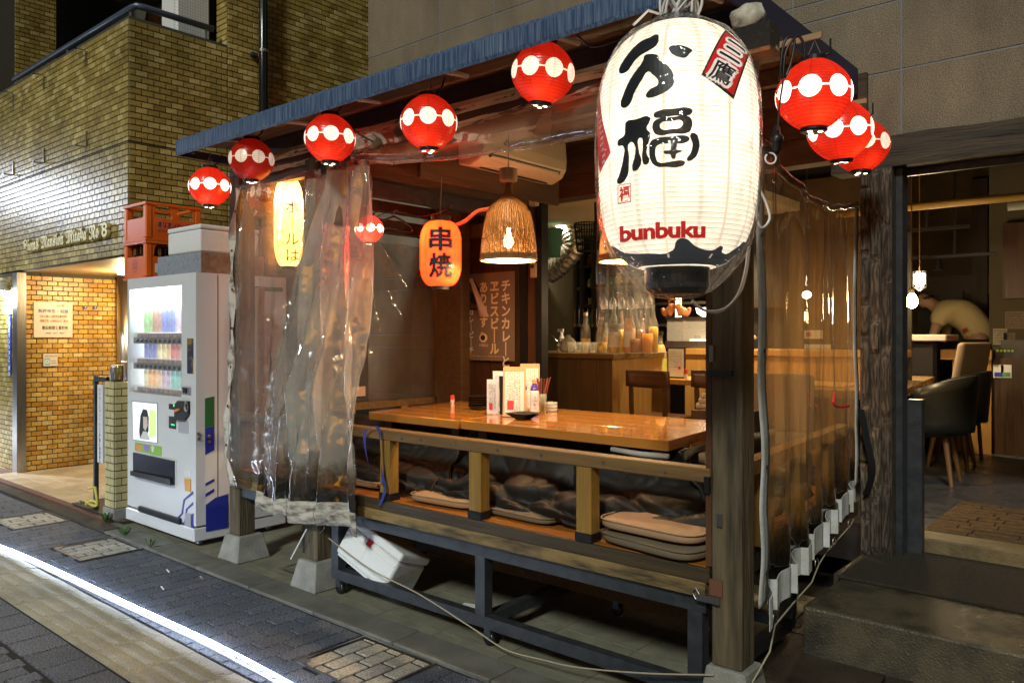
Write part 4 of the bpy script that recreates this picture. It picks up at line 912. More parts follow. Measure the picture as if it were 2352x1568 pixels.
P(bs, "slats", m_black, mb); P(bs, "bottom", m_black, MB().lathe([(.001, -.13), (.085, -.13), (.001, -.125)], c, 16, Matrix.Diagonal((1, .8, 1))))
dl = thing("kitchen_downlight", "small recessed downlight in the cream kitchen ceiling", "lamp", (onZ(1298, 523, 2.62).x, onZ(1298, 523, 2.62).y, 2.60))
c = onZ(1290, 521, 2.612); P(dl, "lens", emis("downlight glow", (1, .9, .7), 20), MB().lathe([(.001, -.004), (.05, -.003), (.06, .004)], c, 16))
l = bpy.data.lights.new("kitchen_downlight_light", 'AREA'); l.shape = 'DISK'; l.size = .12; l.energy = 14; l.color = (1, .84, .6); l.energy = 12; o = bpy.data.objects.new("kitchen_downlight_light", l); COL.objects.link(o); o.parent = dl; o.location = c+Vector((0, 0, -.012))-dl.location
for i, (xx, yy, e) in enumerate(((-3.3, 6.0, 16), (-2.4, 7.6, 22), (-3.6, 7.2, 14))):  # spots added to brighten the shop; no such lamps in view
    t = thing("ceiling_spot", ["warm ceiling spot above the bottles on the kitchen counter", "warm ceiling spot above the glass display case", "warm ceiling spot above the kitchen shelves"][i], "lamp", (xx, yy, 2.57), "warm ceiling spots in the shop")
    P(t, "can", m_black, MB().lathe([(.05, 0), (.05, .09), (.001, .09)], (xx, yy, 2.53), 14, cap=False)); P(t, "lens", emis("spot glow", (1, .8, .5), 14), MB().lathe([(.001, .02), (.045, .02)], (xx, yy, 2.53), 14))
    P(t, "stem", m_black, MB().tube([(xx, yy, 2.62), (xx, yy, 3.45 if xx > -2.75 else 2.625)], .008, 6))
    l = bpy.data.lights.new("ceiling_spot_light", 'SPOT'); l.energy = e*11; l.color = (1, .74, .42); l.spot_size = math.radians(120); l.spot_blend = .7; l.shadow_soft_size = .05  # light of the added, unseen spots
    o = bpy.data.objects.new("ceiling_spot_light", l); COL.objects.link(o); o.parent = t; o.location = (0, 0, -.05)
# bottles along the counter
def bottle(name, label, c, h, r, mat, liquid=None, frac=.6, cap=None, lab=None, group=None, text=None, neck=.30):
    t = thing(name, label, "bottle", c, group); z = c.z
    pr = [(r*.9, 0), (r, .012), (r, h*(1-neck-.18)), (r*.85, h*(1-neck-.08)), (r*.38, h*(1-neck+.08)), (r*.32, h*.97), (r*.36, h*.975), (r*.36, h)]
    P(t, "glass", mat, MB().lathe([(a, b) for a, b in pr], c, 18), smooth=True)
    if liquid: P(t, "liquid", liquid, MB().lathe([(r*.86, .004)]+[(a*.94, b) for a, b in pr if .012 < b < h*frac]+[(r*.93 if frac < .55 else r*.6, h*frac)], c, 18), smooth=True)
    if cap: P(t, "cap", cap, MB().lathe([(r*.42, h*.93), (r*.42, h*1.02), (.001, h*1.02)], c, 12))
    if lab: P(t, "label", lab, MB().lathe([(r*1.015, h*.12), (r*1.015, h*.42)], c, 18, cap=False))
    return t
m_bg = M("clear bottle glass", (.85, .85, .75), .06, alpha=.16); m_amb = M("amber liquor", (.62, .26, .02), .2, emit=None); m_yel = M("yellow liquor", (.72, .46, .05), .3); m_org = M("orange liquor", (.70, .26, .02), .3); m_brn = M("brown liquor", (.25, .09, .02), .3)
m_lab = M("bottle label", (.6, .58, .5), .6); m_cream = M("cream glass", (.55, .5, .38), .3)
bl = [(1345, .34, .045, m_yel, .35, "clear flagon with a gold collar, leftmost large bottle on the kitchen counter"), (1374, .30, .05, m_yel, .3, "squat clear bottle of pale liquor second from the left on the counter"), (1410, .42, .048, m_yel, .42, "tall frosted bottle of yellow liquor with a white side label"),
      (1436, .43, .042, m_org, .68, "tall slim bottle filled high with orange liquor"), (1459, .40, .045, m_brn, .3, "frosted bottle with a little brown liquor, beside the orange one"), (1480, .41, .045, m_org, .4, "rear bottle of amber liquor at the counter's right end")]
for i, (px, h, r, lq, fr_, lb) in enumerate(bl):
    q = onY(px, 800, ky+.22); bottle("liquor_bottle", lb, Vector((q.x, ky+.22+(.05 if i % 2 else 0), kz)), h, r, m_bg, lq, fr_, lab=m_lab if i in (2, 3) else None, cap=m_cream if i in (0, 1) else None, group="liquor bottles on the kitchen counter")
kt = onY(1305, 800, ky+.25); t = thing("glass_kettle", "rounded glass kettle on the left of the kitchen counter", "kettle", (kt.x, kt.y, kz))
P(t, "body", m_cream, MB().lathe([(.06, 0), (.075, .03), (.07, .09), (.045, .12), (.02, .135), (.02, .15), (.001, .155)], (kt.x, kt.y, kz), 18), smooth=True); P(t, "handle", m_cream, MB().tube([(kt.x-.07, kt.y, kz+.03), (kt.x-.12, kt.y, kz+.06), (kt.x-.10, kt.y, kz+.12), (kt.x-.06, kt.y, kz+.11)], .008, 6), smooth=True)
sp_ = onY(1290, 745, 6.1); t = thing("spray_bottle", "white spray bottle standing behind the counter by the kettle", "spray bottle", (sp_.x, 6.1, kz)); P(t, "body", m_white, MB().lathe([(.035, 0), (.035, .11), (.015, .15), (.015, .18)], (sp_.x, 6.1, kz), 14), smooth=True); P(t, "trigger", m_white, MB().box(sp_.x-.045, sp_.x+.02, 6.09, 6.11, kz+.18, kz+.21))
# wine glasses hung from a rack
gk = thing("glass_rack", "dark rack with upside-down wine glasses above the counter bottles", "glass rack", (onY(1400, 690, ky+.4).x, ky+.4, onY(1400, 660, ky+.4).z)); ax, bx2 = onY(1362, 660, ky+.4).x, onY(1490, 660, ky+.4).x; z = onY(1400, 660, ky+.4).z
P(gk, "bar", m_dwood, MB().box(ax, bx2, ky+.37, ky+.43, z, z+.03)); P(gk, "hanger", m_dark, MB().box(ax+.02, ax+.04, ky+.39, ky+.41, z+.03, 3.4))
P(gk, "hanger", m_dark, MB().box(bx2-.04, bx2-.02, ky+.39, ky+.41, z+.03, 3.4))
for k in range(6):
    cx = ax+.12+k*.09; P(gk, "wine_glass", m_glass, MB().lathe([(.03, -.004), (.004, -.01), (.004, -.08), (.03, -.12), (.035, -.16), (.028, -.19)], (cx, ky+.40, z), 14, cap=False), smooth=True)
# curved vinyl splash sheet in front of the counter bottles
m_sheet = film("kitchen splash vinyl", haze=.10, rough=.08, bump=.5, bscale=5)
x0, x1 = onY(1362, 700, ky+.02).x, onY(1502, 700, ky+.02).x; zt, zb = onY(1430, 600, ky).z, kz+.14
tag(MB().grid(lambda s, t: Vector((x0+(x1-x0)*s, ky+.05+.03*math.sin(s*17+t*2)+.02*math.sin(s*41), zt+(zb+.10*abs(s-.35)-zt)*t)), 60, 10).build("splash_sheet", m_sheet, smooth=True), "hanging clear vinyl splash sheet in front of the kitchen counter bottles", "vinyl sheet")
# small table with chairs in front of the bar
ty = 5.95; tz = 1.07; tx0, tx1 = onY(1500, 875, ty).x-.5, -1.9
st = thing("bar_side_table", "narrow wooden table in front of the bar, laid with bottle, menus and cup", "table", ((tx0+tx1)/2, ty+.25, FL))
P(st, "tabletop", m_cnt, MB().box(tx0, tx1, ty, ty+.55, tz-.045, tz), bevel=.003)
for xx in (tx0+.05, tx1-.05): P(st, "leg", m_dwood, MB().box(xx-.03, xx+.03, ty+.05, ty+.11, FL, tz-.045)); P(st, "leg", m_dwood, MB().box(xx-.03, xx+.03, ty+.42, ty+.48, FL, tz-.045))
m_chw = wood("dark chair wood", (.085, .038, .014), (.05, .022, .009), 'X', .35, .1, 2)
def dchair(px0, px1, Y, label):
    x0, x1 = onY(px0, 900, Y).x, onY(px1, 900, Y).x; zt_ = onY((px0+px1)/2, 851, Y).z; t = thing("wooden_chair", label, "chair", ((x0+x1)/2, Y+.2, FL), "dark wooden chairs at the bar table")
    P(t, "backrest", m_chw, MB().grid(lambda s, q: Vector((x0+(x1-x0)*s, Y+.04*(1-(2*s-1)**2)-.02, zt_-.14*q+(.012*(2*s-1)**2 if q > .5 else 0))), 10, 3), smooth=True).modifiers.new("thick", 'SOLIDIFY').thickness = .018
    for xx in (x0+.03, x1-.05): P(t, "rear_leg", m_chw, MB().beam((xx, Y+.045, FL), (xx, Y+.01, zt_-.01), .028, .03))
    for xx in (x0+.03, x1-.05): P(t, "front_leg", m_chw, MB().box(xx-.014, xx+.014, Y+.38, Y+.41, FL, FL+.42))
    P(t, "seat", m_chw, MB().box(x0, x1, Y, Y+.42, FL+.42, FL+.46), bevel=.01)
dchair(1440, 1537, 5.45, "dark curved-back wooden chair left of the other one at the bar table"); dchair(1590, 1690, 5.45, "dark curved-back wooden chair right beside the stall's weathered corner post")
q = onY(1517, 850, ty+.2); bt = bottle("plum_wine_bottle", "large amber plum wine bottle with a yellow-green label and black cap", Vector((q.x, ty+.2, tz)), .40, .055, m_bg, m_org, .72, cap=m_black, lab=M("yellow green label", (.5, .55, .12), .5))
mb = MB(); put(mb, vtext2d("シークワーサー梅酒", .020, .017, .015), (q.x+.008, ty+.2-.058, tz+.155), (1, 0, 0), (0, 0, 1)); P(bt, "lettering", m_ink, mb)
q = onY(1553, 850, ty+.12); mf = thing("framed_menu", "dark framed handwritten menu with a red seal standing on the bar table", "menu", (q.x, q.y, tz)); hw, hh = .085, .27
P(mf, "frame", m_dwood, MB().box(q.x-hw, q.x+hw, q.y, q.y+.015, tz, tz+hh)); P(mf, "sheet", m_lab, MB().box(q.x-hw+.012, q.x+hw-.012, q.y-.003, q.y-.0005, tz+.015, tz+hh-.015)); P(mf, "writing", m_ink, scribble(MB(), (q.x-hw+.02, q.y-.004, tz+.09), (1, 0, 0), (0, 0, 1), .12, .15, 9, 4)); P(mf, "seal", m_red, MB().box(q.x+.02, q.x+.045, q.y-.005, q.y-.004, tz+.08, tz+.105))
q = onY(1480, 850, ty+.1); mf = thing("menu_stand", "upright yellow drinks menu card with a paler card above it, left of the plum wine", "menu", (q.x, q.y, tz))
P(mf, "card", M("yellow menu print", (.55, .45, .18), .5, col2=(.45, .3, .08), scale=18), MB().box(q.x-.05, q.x+.05, q.y, q.y+.01, tz, tz+.2)); P(mf, "top_card", m_lab, MB().box(q.x-.05, q.x+.04, q.y+.012, q.y+.02, tz+.05, tz+.33)); P(mf, "print", m_red, MB().box(q.x-.035, q.x+.03, q.y+.009, q.y+.0115, tz+.285, tz+.31)); P(mf, "writing", m_ink, scribble(MB(), (q.x-.035, q.y-.002, tz+.08), (1, 0, 0), (0, 0, 1), .07, .1, 3, 8, t=.004))
q = onY(1575, 860, ty+.06); t = thing("spice_shaker", "red-capped spice shaker in front of the framed menu", "shaker", (q.x, q.y, tz)); P(t, "body", m_cream, MB().lathe([(.015, 0), (.015, .045)], (q.x, q.y, tz), 12)); P(t, "cap", m_red, MB().lathe([(.016, .045), (.015, .085), (.001, .087)], (q.x, q.y, tz), 12))
q = onY(1606, 855, ty+.12); t = thing("paper_cup", "small white cup on the bar table near the corner post", "cup", (q.x, q.y, tz)); P(t, "cup", m_white, MB().lathe([(.024, 0), (.033, .055), (.031, .055), (.022, .004)], (q.x, q.y, tz), 16), smooth=True)
m_towel = M("grey blanket", (.33, .28, .21), .95, bump=.6, bscale=60)
q = onY(1640, 945, 5.0); t = thing("folded_blanket", "folded grey blankets heaped beside the corner post", "blanket", (q.x, q.y, .85))
P(t, "stand", m_dwood, MB().box(q.x-.12, q.x+.25, 4.9, 5.2, FL, .93))
for k in range(3): P(t, "fold", m_towel, MB().tube([Vector((q.x-.10+.02*k, 4.95, .955+.035*k)), Vector((q.x, 4.95, .965+.035*k)), Vector((q.x+.2, 4.97, .955+.035*k))], .024, 10), smooth=True)
q = onY(1620, 650, 7.2); t = thing("wall_card", "red seal-print card hung above the display case", "picture", q); P(t, "card", m_lab, MB().box(q.x-.07, q.x+.07, 7.4, 7.41, q.z-.1, q.z+.1)); P(t, "print", m_red, MB().box(q.x-.05, q.x+.05, 7.397, 7.3995, q.z-.075, q.z+.08))
P(t, "backing_rail", m_dwood, MB().box(-3.4, -1.8, 7.42, 7.45, q.z-.25, q.z-.19)); P(t, "back_board", M("back board", (.03, .025, .02), .7), MB().box(-3.4, -1.8, 7.46, 7.48, FL, 3.4))
q = onY(1870, 828, 7.3); t = thing("wall_menu", "white handwritten menu sheet on the shop wall, seen through the side vinyl", "menu", q); P(t, "sheet", m_lab, MB().box(q.x-.12, q.x+.12, 7.38, 7.39, q.z-.16, q.z+.15)); P(t, "writing", m_ink, scribble(MB(), (q.x-.1, 7.378, q.z-.14), (1, 0, 0), (0, 0, 1), .2, .26, 10, 9, t=.002))
q = onY(1862, 768, 7.3); t = thing("wall_menu", "small white sheet above the larger one, seen through the side vinyl", "menu", q); P(t, "sheet", m_lab, MB().box(q.x-.09, q.x+.08, 7.38, 7.39, q.z-.04, q.z+.04)); P(t, "print", m_red, MB().box(q.x-.07, q.x-.03, 7.377, 7.379, q.z-.02, q.z+.02))
t = thing("shop_wall_screen", "brown plaster screen wall at the back of the shop carrying paper menus", "wall", (-1.8, 7.45, FL)); P(t, "wall", m_plast, MB().box(-2.9, -2.10, 7.392, 7.44, FL, 2.9))
q = onY(1853, 677, 6.5); t = thing("globe_lamp", "small bright globe lamp seen through the side vinyl curtain", "lamp", q); P(t, "globe", emis("globe glow", (1, .72, .45), 30), MB().lathe([(.001, -.035), (.03, -.018), (.035, 0), (.03, .018), (.001, .035)], q, 14), smooth=True); P(t, "stem", m_dark, MB().tube([q+Vector((0, 0, .03)), (q.x, q.y, 3.45)], .004, 5))
q = onY(1640, 748, by_+.15)
# ================= VENDING MACHINE =================
YV = 2.63
def c4(x, y): return ((280+x/3.135)*.9408, (860+y/3.135)*.9408)
def c3(x, y): return ((280+x/3.565)*.9408, (460+y/3.565)*.9408)
vx0, vx1 = onY(293, 900, YV).x, onY(450, 900, YV).x; vzt = onY(450, 625, YV).z
m_vw = M("vending white enamel", (.66, .68, .70), .3, col2=(.60, .62, .64), scale=5, contrast=(.2, .9))
vm = thing("vending_machine", "white drinks vending machine with lit display rows standing left of the stall", "vending machine", ((vx0+vx1)/2, 2.98, 0))
wz0, wz1 = onY(417, 912, YV).z, onY(417, 655, YV).z; wx0, wx1 = vx0+.035, onY(417, 800, YV).x
vb = .095
body = MB().box(vx0, vx1, YV+.16, 3.33, vb+.03, vzt)                                    # rear carcass, then the thick door built round its window
body.box(vx0, wx0, YV, YV+.16, vb+.06, vzt).box(wx1, vx1, YV, YV+.16, vb+.06, vzt).box(wx0, wx1, YV, YV+.16, wz1, vzt).box(wx0, wx1, YV, YV+.16, vb+.06, wz0)
P(vm, "body", m_vw, body)
P(vm, "base", m_vw, MB().box(vx0, vx1, YV-.015, 3.33, vb-.045, vb+.045), bevel=.006)
for xx in (vx0+.12, vx1-.10):
    for yy in (YV+.08, 3.25): P(vm, "foot", m_steel, MB().lathe([(.03, .0), (.03, .014), (.012, .018), (.012, vb-.04)], (xx, yy, .012), 10))
P(vm, "display_back", emis("display backlight", (.86, .96, 1), 2.6), MB().box(wx0, wx1, YV+.15, YV+.158, wz0, wz1))
P(vm, "header_light", emis("display tube", (.9, .97, 1), 6), MB().box(wx0+.02, wx1-.02, YV+.05, YV+.14, wz1-.14, wz1-.02))
P(vm, "window_pane", M("vending window", (1, 1, 1), .03, alpha=.08, spec=.5), MB().box(wx0+.002, wx1-.002, YV+.012, YV+.015, wz0, wz1))
rows = [onY(417, 773, YV).z, onY(417, 836, YV).z, onY(417, 906, YV).z]
pal = [[(.2, .45, .12), (.2, .45, .12), (.35, .12, .06), (.35, .15, .08), (.06, .12, .45), (.06, .12, .45), (.06, .12, .45), (.5, .5, .6), (.55, .3, .35), (.02, .03, .06)],
       [(.04, .06, .35), (.04, .06, .35), (.04, .06, .35), (.6, .5, .25), (.6, .5, .25), (.6, .45, .2), (.45, .03, .04), (.45, .03, .04), (.05, .3, .22), (.05, .3, .22)],
       [(.5, .5, .3), (.65, .3, .04), (.65, .3, .04), (.6, .4, .2), (.35, .25, .35), (.35, .25, .35), (.04, .3, .25), (.04, .3, .25), (.03, .04, .12), (.03, .04, .12)]]
mc = {}
m_btn = M("push button", (.10, .11, .12), .3); m_price = M("price strip", (.10, .10, .25), .4, col2=(.5, .3, .1), scale=40)
for r, zr in enumerate(rows):
    P(vm, "shelf", m_white, MB().box(wx0+.01, wx1-.01, YV+.03, YV+.15, zr-.012, zr+.028)); h = (.28, .155, .165)[r]; w = (wx1-wx0-.10)/10
    for k in range(10):
        xx = wx0+.07+w*(k+.5); c = tuple(.14+.7*q for q in pal[r][k]); k_ = (r, c)
        if c not in mc: mc[c] = M("drink label", tuple(min(.9, q*1.3+.08) for q in c), .35, emit=c, es=.25, col2=tuple(min(1, q*1.6+.12) for q in c), scale=26, contrast=(.45, .6))
        tall = r == 0
        if tall or (r == 1 and k in (6, 7)) or (r == 2 and k < 4):
            hh = h*.95; P(vm, "sample_bottle", mc[c], MB().lathe([(.024, 0), (.027, .01), (.027, hh*.72), (.011, hh*.88), (.011, hh*.93)], (xx, YV+.09, zr+.030), 10), smooth=True); P(vm, "bottle_cap", m_white, MB().lathe([(.013, hh*.93), (.013, hh), (.001, hh)], (xx, YV+.09, zr+.030), 8))
        else: P(vm, "sample_can", mc[c], MB().lathe([(.022, 0), (.025, .006), (.025, h*.75), (.021, h*.8), (.001, h*.8)], (xx, YV+.09, zr+.030), 12), smooth=True)
        P(vm, "price_tag", m_price, MB().box(xx-w*.42, xx+w*.42, YV+.024, YV+.029, zr-.006, zr+.022)); P(vm, "button", m_btn, MB().lathe([(.017, -.004), (.017, .004), (.001, .008)], (xx, YV+.010, zr-.030), 10, Matrix.Rotation(math.pi/2, 3, 'X')@Matrix.Diagonal((1, .75, 1))))
    P(vm, "button_rail", m_steel, MB().box(wx0+.03, wx1-.01, YV+.016, YV+.023, zr-.052, zr-.008))
def decal(root, name, pts, mat, f, y=YV, t=.003, y2=0):
    ps = [onY(*f(*p), y) for p in pts]; P(root, name, mat, MB().prism([(p.x, p.z) for p in ps], (0, y-y2, 0), (1, 0, 0), (0, 0, 1), (0, -t, 0)))
m_vblue = M("machine blue", (.02, .035, .30), .35); m_vgreen = M("machine green", (.02, .13, .045), .35); m_sgr = M("sticker lime", (.25, .5, .08), .5)
decal(vm, "advert_frame", [(135, 370), (330, 388), (330, 697), (142, 670)], m_steel, c4)
decal(vm, "advert_panel", [(140, 376), (326, 393), (326, 690), (147, 664)], emis("advert backlight", (.75, .86, .88), 1.0), c4, y2=.0035, t=.001)
decal(vm, "advert_green", [(272, 440), (318, 440), (322, 640), (270, 655)], emis("advert lime", (.62, .8, .3), .9), c4, y2=.005, t=.001)
decal(vm, "advert_hair", [(205, 480), (225, 432), (255, 440), (268, 500), (266, 600), (250, 640), (200, 655), (195, 600)], M("print black", (.03, .03, .04), .5), c4, y2=.0065, t=.001)
decal(vm, "advert_face", [(226, 490), (258, 492), (262, 560), (245, 600), (228, 575)], M("print skin", (.75, .6, .52), .5), c4, y2=.008, t=.001)
decal(vm, "advert_blouse", [(205, 650), (228, 600), (255, 605), (280, 668), (205, 662)], m_white, c4, y2=.008, t=.001)
decal(vm, "coin_unit", [(475, 515), (476, 400), (500, 368), (578, 372), (580, 470), (550, 518)], m_black, c4, t=.02)
q = onY(*c4(548, 412), YV-.022); P(vm, "coin_slot", m_steel, MB().lathe([(.016, 0), (.028, .008), (.030, 0)], (q.x, YV-.021, q.z), 14, Matrix.Rotation(math.pi/2, 3, 'X')@Matrix.Diagonal((.8, 1.3, 1))))
decal(vm, "return_lever", [(484, 440), (520, 425), (522, 440), (488, 458)], M("lever orange", (.7, .3, .04), .4), c4, y2=.02, t=.012)
decal(vm, "sensor_panel", [(417, 392), (478, 397), (478, 440), (417, 434)], m_black, c4); decal(vm, "green_lamp", [(457, 398), (477, 400), (477, 414), (457, 412)], emis("green indicator", (.05, 1, .35), 3), c4, y2=.0035)
decal(vm, "note_reader", [(417, 486), (470, 492), (470, 588), (417, 578)], m_black, c4); decal(vm, "note_lamp", [(438, 545), (462, 550), (462, 560), (438, 555)], emis("green dots", (.05, .8, .2), 1.5), c4, y2=.0035)
decal(vm, "card_plate", [(350, 475), (400, 480), (400, 575), (350, 568)], m_vw, c4); decal(vm, "notice_plate", [(490, 522), (566, 530), (566, 622), (490, 610)], M("grey notice", (.4, .42, .46), .5), c4)
decal(vm, "lock", [(525, 262), (586, 268), (586, 322), (525, 316)], m_steel, c4, t=.01); decal(vm, "lock_core", [(535, 272), (560, 275), (560, 312), (535, 309)], m_black, c4, y2=.0105)
decal(vm, "beer_poster", [(557, -108), (603, -106), (603, 163), (557, 160)], M("dark poster print", (.02, .02, .05), .5, col2=(.25, .15, .03), scale=12, contrast=(.5, .6)), c4)
decal(vm, "sticker", [(157, 684), (270, 706), (270, 770), (157, 748)], m_sgr, c4); decal(vm, "sticker", [(274, 706), (360, 720), (360, 792), (274, 775)], m_sgr, c4); decal(vm, "sticker_print", [(165, 700), (212, 708), (212, 750), (165, 742)], M("print orange", (.7, .3, .1), .5), c4, y2=.0035, t=.001)
decal(vm, "sticker_disc", [(225, 706), (245, 702), (266, 716), (268, 740), (250, 755), (228, 745)], M("print violet", (.3, .2, .6), .5), c4, y2=.0035, t=.001); decal(vm, "sticker_bulb", [(284, 720), (296, 714), (306, 726), (300, 760), (288, 762)], m_white, c4, y2=.0035, t=.001)
decal(vm, "flap_frame", [(152, 756), (476, 824), (476, 1020), (152, 940)], m_vw, c4, t=.008); decal(vm, "flap", [(158, 762), (470, 828), (470, 1012), (160, 934)], M("dark flap", (.02, .025, .04), .12), c4, y2=.009, t=.01)
decal(vm, "flap_lip", [(160, 900), (460, 960), (470, 1012), (160, 934)], m_black, c4, y2=.020, t=.02)
decal(vm, "change_cup", [(537, 962), (584, 968), (586, 1066), (545, 1058)], M("change cup orange", (.65, .32, .03), .35), c4, t=.006); decal(vm, "notice_label", [(536, 900), (580, 906), (580, 950), (536, 945)], m_white, c4)
decal(vm, "stripe", [(600, 1060), (602, 1082), (540, 1130), (530, 1180), (524, 1235), (466, 1296), (450, 1293), (512, 1230), (520, 1180), (528, 1125)], m_vblue, c4)
decal(vm, "stripe", [(602, 1142), (602, 1166), (560, 1200), (552, 1240), (545, 1300), (520, 1336), (514, 1318), (535, 1290), (543, 1240), (548, 1195)], m_vblue, c4)
decal(vm, "blue_corner", [(604, 1228), (604, 1386), (556, 1376), (560, 1340), (590, 1330), (590, 1240)], m_vblue, c4); decal(vm, "info_plate", [(545, 1225), (590, 1232), (588, 1345), (540, 1335)], M("grey info", (.35, .36, .38), .5), c4, y2=.0035)
vs_ = MB(); a = onY(*c4(200, 1222), YV); b = onY(*c4(515, 1300), YV)
P(vm, "vent_recess", m_black, MB().box(a.x, b.x, YV-.018, YV-.001, vb+.045, vb+.085)); 
for i in range(4): vs_.box(a.x, b.x, YV-.024, YV-.016, vb+.050+i*.009, vb+.053+i*.009)
o = P(vm, "vent_slats", m_dark, vs_); o["kind"] = "stuff"
P(vm, "door_seam", m_dark, MB().box(vx1-.001, vx1+.0015, YV+.155, YV+.160, vb+.05, vzt-.01))
def sdecal(name, pts, mat, t=.002):
    ps = [onX(*c4(*p), vx1) for p in pts]; P(vm, name, mat, MB().prism([(p.y, p.z) for p in ps], (vx1+.001, 0, 0), (0, 1, 0), (0, 0, 1), (t, 0, 0)))
sdecal("side_green", [(690, 352), (760, 335), (760, 560), (690, 580)], m_vgreen); sdecal("side_blue", [(690, 582), (760, 562), (760, 745), (692, 785)], m_vblue)
sdecal("side_stripe", [(694, 1000), (760, 965), (760, 985), (694, 1022)], m_vblue); sdecal("side_stripe", [(694, 1080), (760, 1040), (760, 1065), (694, 1105)], m_vblue); sdecal("side_blue_block", [(696, 1165), (770, 1110), (868, 1080), (868, 1340), (698, 1372)], m_vblue)
for p in ((640, 622), (642, 660), (720, 642), (720, 683)):
    q = onX(*c4(*p), vx1); P(vm, "side_bolt", m_steel, MB().lathe([(.012, 0), (.012, .006), (.001, .009)], (vx1+.001, q.y, q.z), 8, Matrix.Rotation(math.pi/2, 3, 'Y')))
pv = onX(*c3(840, 855), vx1); P(vm, "side_green_band", m_vgreen, MB().box(vx1+.001, vx1+.003, YV+.30, 3.3, pv.z-.012, pv.z+.018))
# crates and boxes on top
m_orc = M("orange crate plastic", (.72, .13, .012), .38, bump=.05)
def crate(z0, label, text, bottles_in):
    cx0, cx1 = onY(283, 550, 2.70).x+.01, onY(331, 550, 2.70).x+.03; y0, y1 = 2.70, 3.14; H_ = .292
    t = thing("beer_crate", label, "crate", ((cx0+cx1)/2, 2.92, z0), "orange beer crates on the vending machine")
    e = .018
    for (a, b) in ((cx0, y0), (cx1-.05, y0), (cx0, y1-.05), (cx1-.05, y1-.05)): P(t, "corner_column", m_orc, MB().box(a, a+.05, b, b+.05, z0+.0165, z0+H_-.0205), bevel=.008)
    for nm, (z_a, z_b) in (("lower_band", (0, .016)), ("top_rim", (H_-.02, H_))):
        P(t, nm, m_orc, MB().box(cx0-.004, cx1+.004, y0-.004, y0+e, z0+z_a, z0+z_b).box(cx0-.004, cx1+.004, y1-e, y1+.004, z0+z_a, z0+z_b).box(cx0-.004, cx0+e, y0+e, y1-e, z0+z_a, z0+z_b).box(cx1-e, cx1+.004, y0+e, y1-e, z0+z_a, z0+z_b))
    zh = z0+H_*.60
    P(t, "end_panel", m_orc, MB().box(cx0+.05, cx1-.05, y0+.004, y0+.012, z0+.016, zh)); P(t, "end_panel", m_orc, MB().box(cx0+.05, cx1-.05, y1-.012, y1-.004, z0+.016, zh))
    P(t, "side_panel", m_orc, MB().box(cx1-.012, cx1-.004, y0+.05, y1-.05, z0+.016, zh)); P(t, "side_panel", m_orc, MB().box(cx0+.004, cx0+.012, y0+.05, y1-.05, z0+.016, zh))
    for side in (cx1-.012, cx0+.004):       # arched handle webs
        P(t, "handle_web", m_orc, MB().prism([(y0+.05, zh), (y0+.05, z0+H_-.02), (y0+.10, z0+H_-.02), (y0+.07, z0+H_-.045), (y0+.06, zh)], (side, 0, 0), (0, 1, 0), (0, 0, 1), (.008, 0, 0)))
        P(t, "handle_web", m_orc, MB().prism([((y0+y1)/2-.05, z0+H_-.02), ((y0+y1)/2+.05, z0+H_-.02), ((y0+y1)/2+.02, z0+H_-.06), ((y0+y1)/2+.015, zh), ((y0+y1)/2-.015, zh), ((y0+y1)/2-.02, z0+H_-.06)], (side, 0, 0), (0, 1, 0), (0, 0, 1), (.008, 0, 0)))
        P(t, "handle_web", m_orc, MB().prism([(y1-.05, zh), (y1-.06, zh), (y1-.07, z0+H_-.045), (y1-.10, z0+H_-.02), (y1-.05, z0+H_-.02)], (side, 0, 0), (0, 1, 0), (0, 0, 1), (.008, 0, 0)))
    P(t, "bottom", m_orc, MB().box(cx0, cx1, y0, y1, z0+.002, z0+.010))
    if text:
        mb = MB(); put(mb, text2d("オリオンビール", w=.26, h=.048, bold=.025), (cx1-.0025, y0+.22, zh-.045), (0, 1, 0), (0, 0, 1)); put(mb, text2d("オリオンビール株式会社", w=.22, h=.02, bold=.01), (cx1-.0025, y0+.20, zh-.095), (0, 1, 0), (0, 0, 1)); P(t, "lettering", M("crate navy ink", (.02, .03, .22), .5), mb)
    else:
        mb = MB(); mb.lathe([(.040, 0), (.046, 0)], ((cx0+cx1)/2, y0+.0025, z0+.105), 20, Matrix.Rotation(math.pi/2, 3, 'X')@Matrix.Diagonal((.8, 1.1, 1)), cap=False); put(mb, text2d("ORION", w=.05, h=.015, bold=.02), ((cx0+cx1)/2, y0+.002, z0+.12), (1, 0, 0), (0, 0, 1)); put(mb, text2d("BEER", w=.045, h=.015, bold=.02), ((cx0+cx1)/2, y0+.002, z0+.095), (1, 0, 0), (0, 0, 1)); P(t, "emblem", M("crate violet ink", (.30, .10, .20), .5), mb)
        P(t, "paper_label", m_white, MB().box(cx1-.003, cx1-.0015, y0+.07, y0+.17, z0+.05, z0+.12))
        for i in range(2):
            for j in range(4):
                c = Vector((cx0+.09+.09*i, y0+.07+.10*j, z0+.012)); b = thing("beer_bottle", ["near", "second", "third", "rear"][j]+" brown bottle in the "+["left", "right"][i]+" row inside the lower orange crate", "bottle", c, "brown bottles in the lower crate")
                P(b, "glass", M("brown bottle glass", (.025, .010, .004), .12) if (i, j) == (0, 0) else bpy.data.materials["brown bottle glass"], MB().lathe([(.034, 0), (.036, .02), (.036, .14), (.015, .20), (.013, .262), (.015, .265), (.001, .266)], c, 12), smooth=True)
zt_ = vzt+.002
crate(zt_, "lower orange beer crate, holding brown bottles, stacked on the vending machine", False, True)
crate(zt_+.294, "upper, empty orange beer crate with blue katakana lettering on the vending machine", True, False)
def rough_box(name, label, cat_, pts, mat, **k):
    t = thing(name, label, cat_, pts, k.get("group")); return t
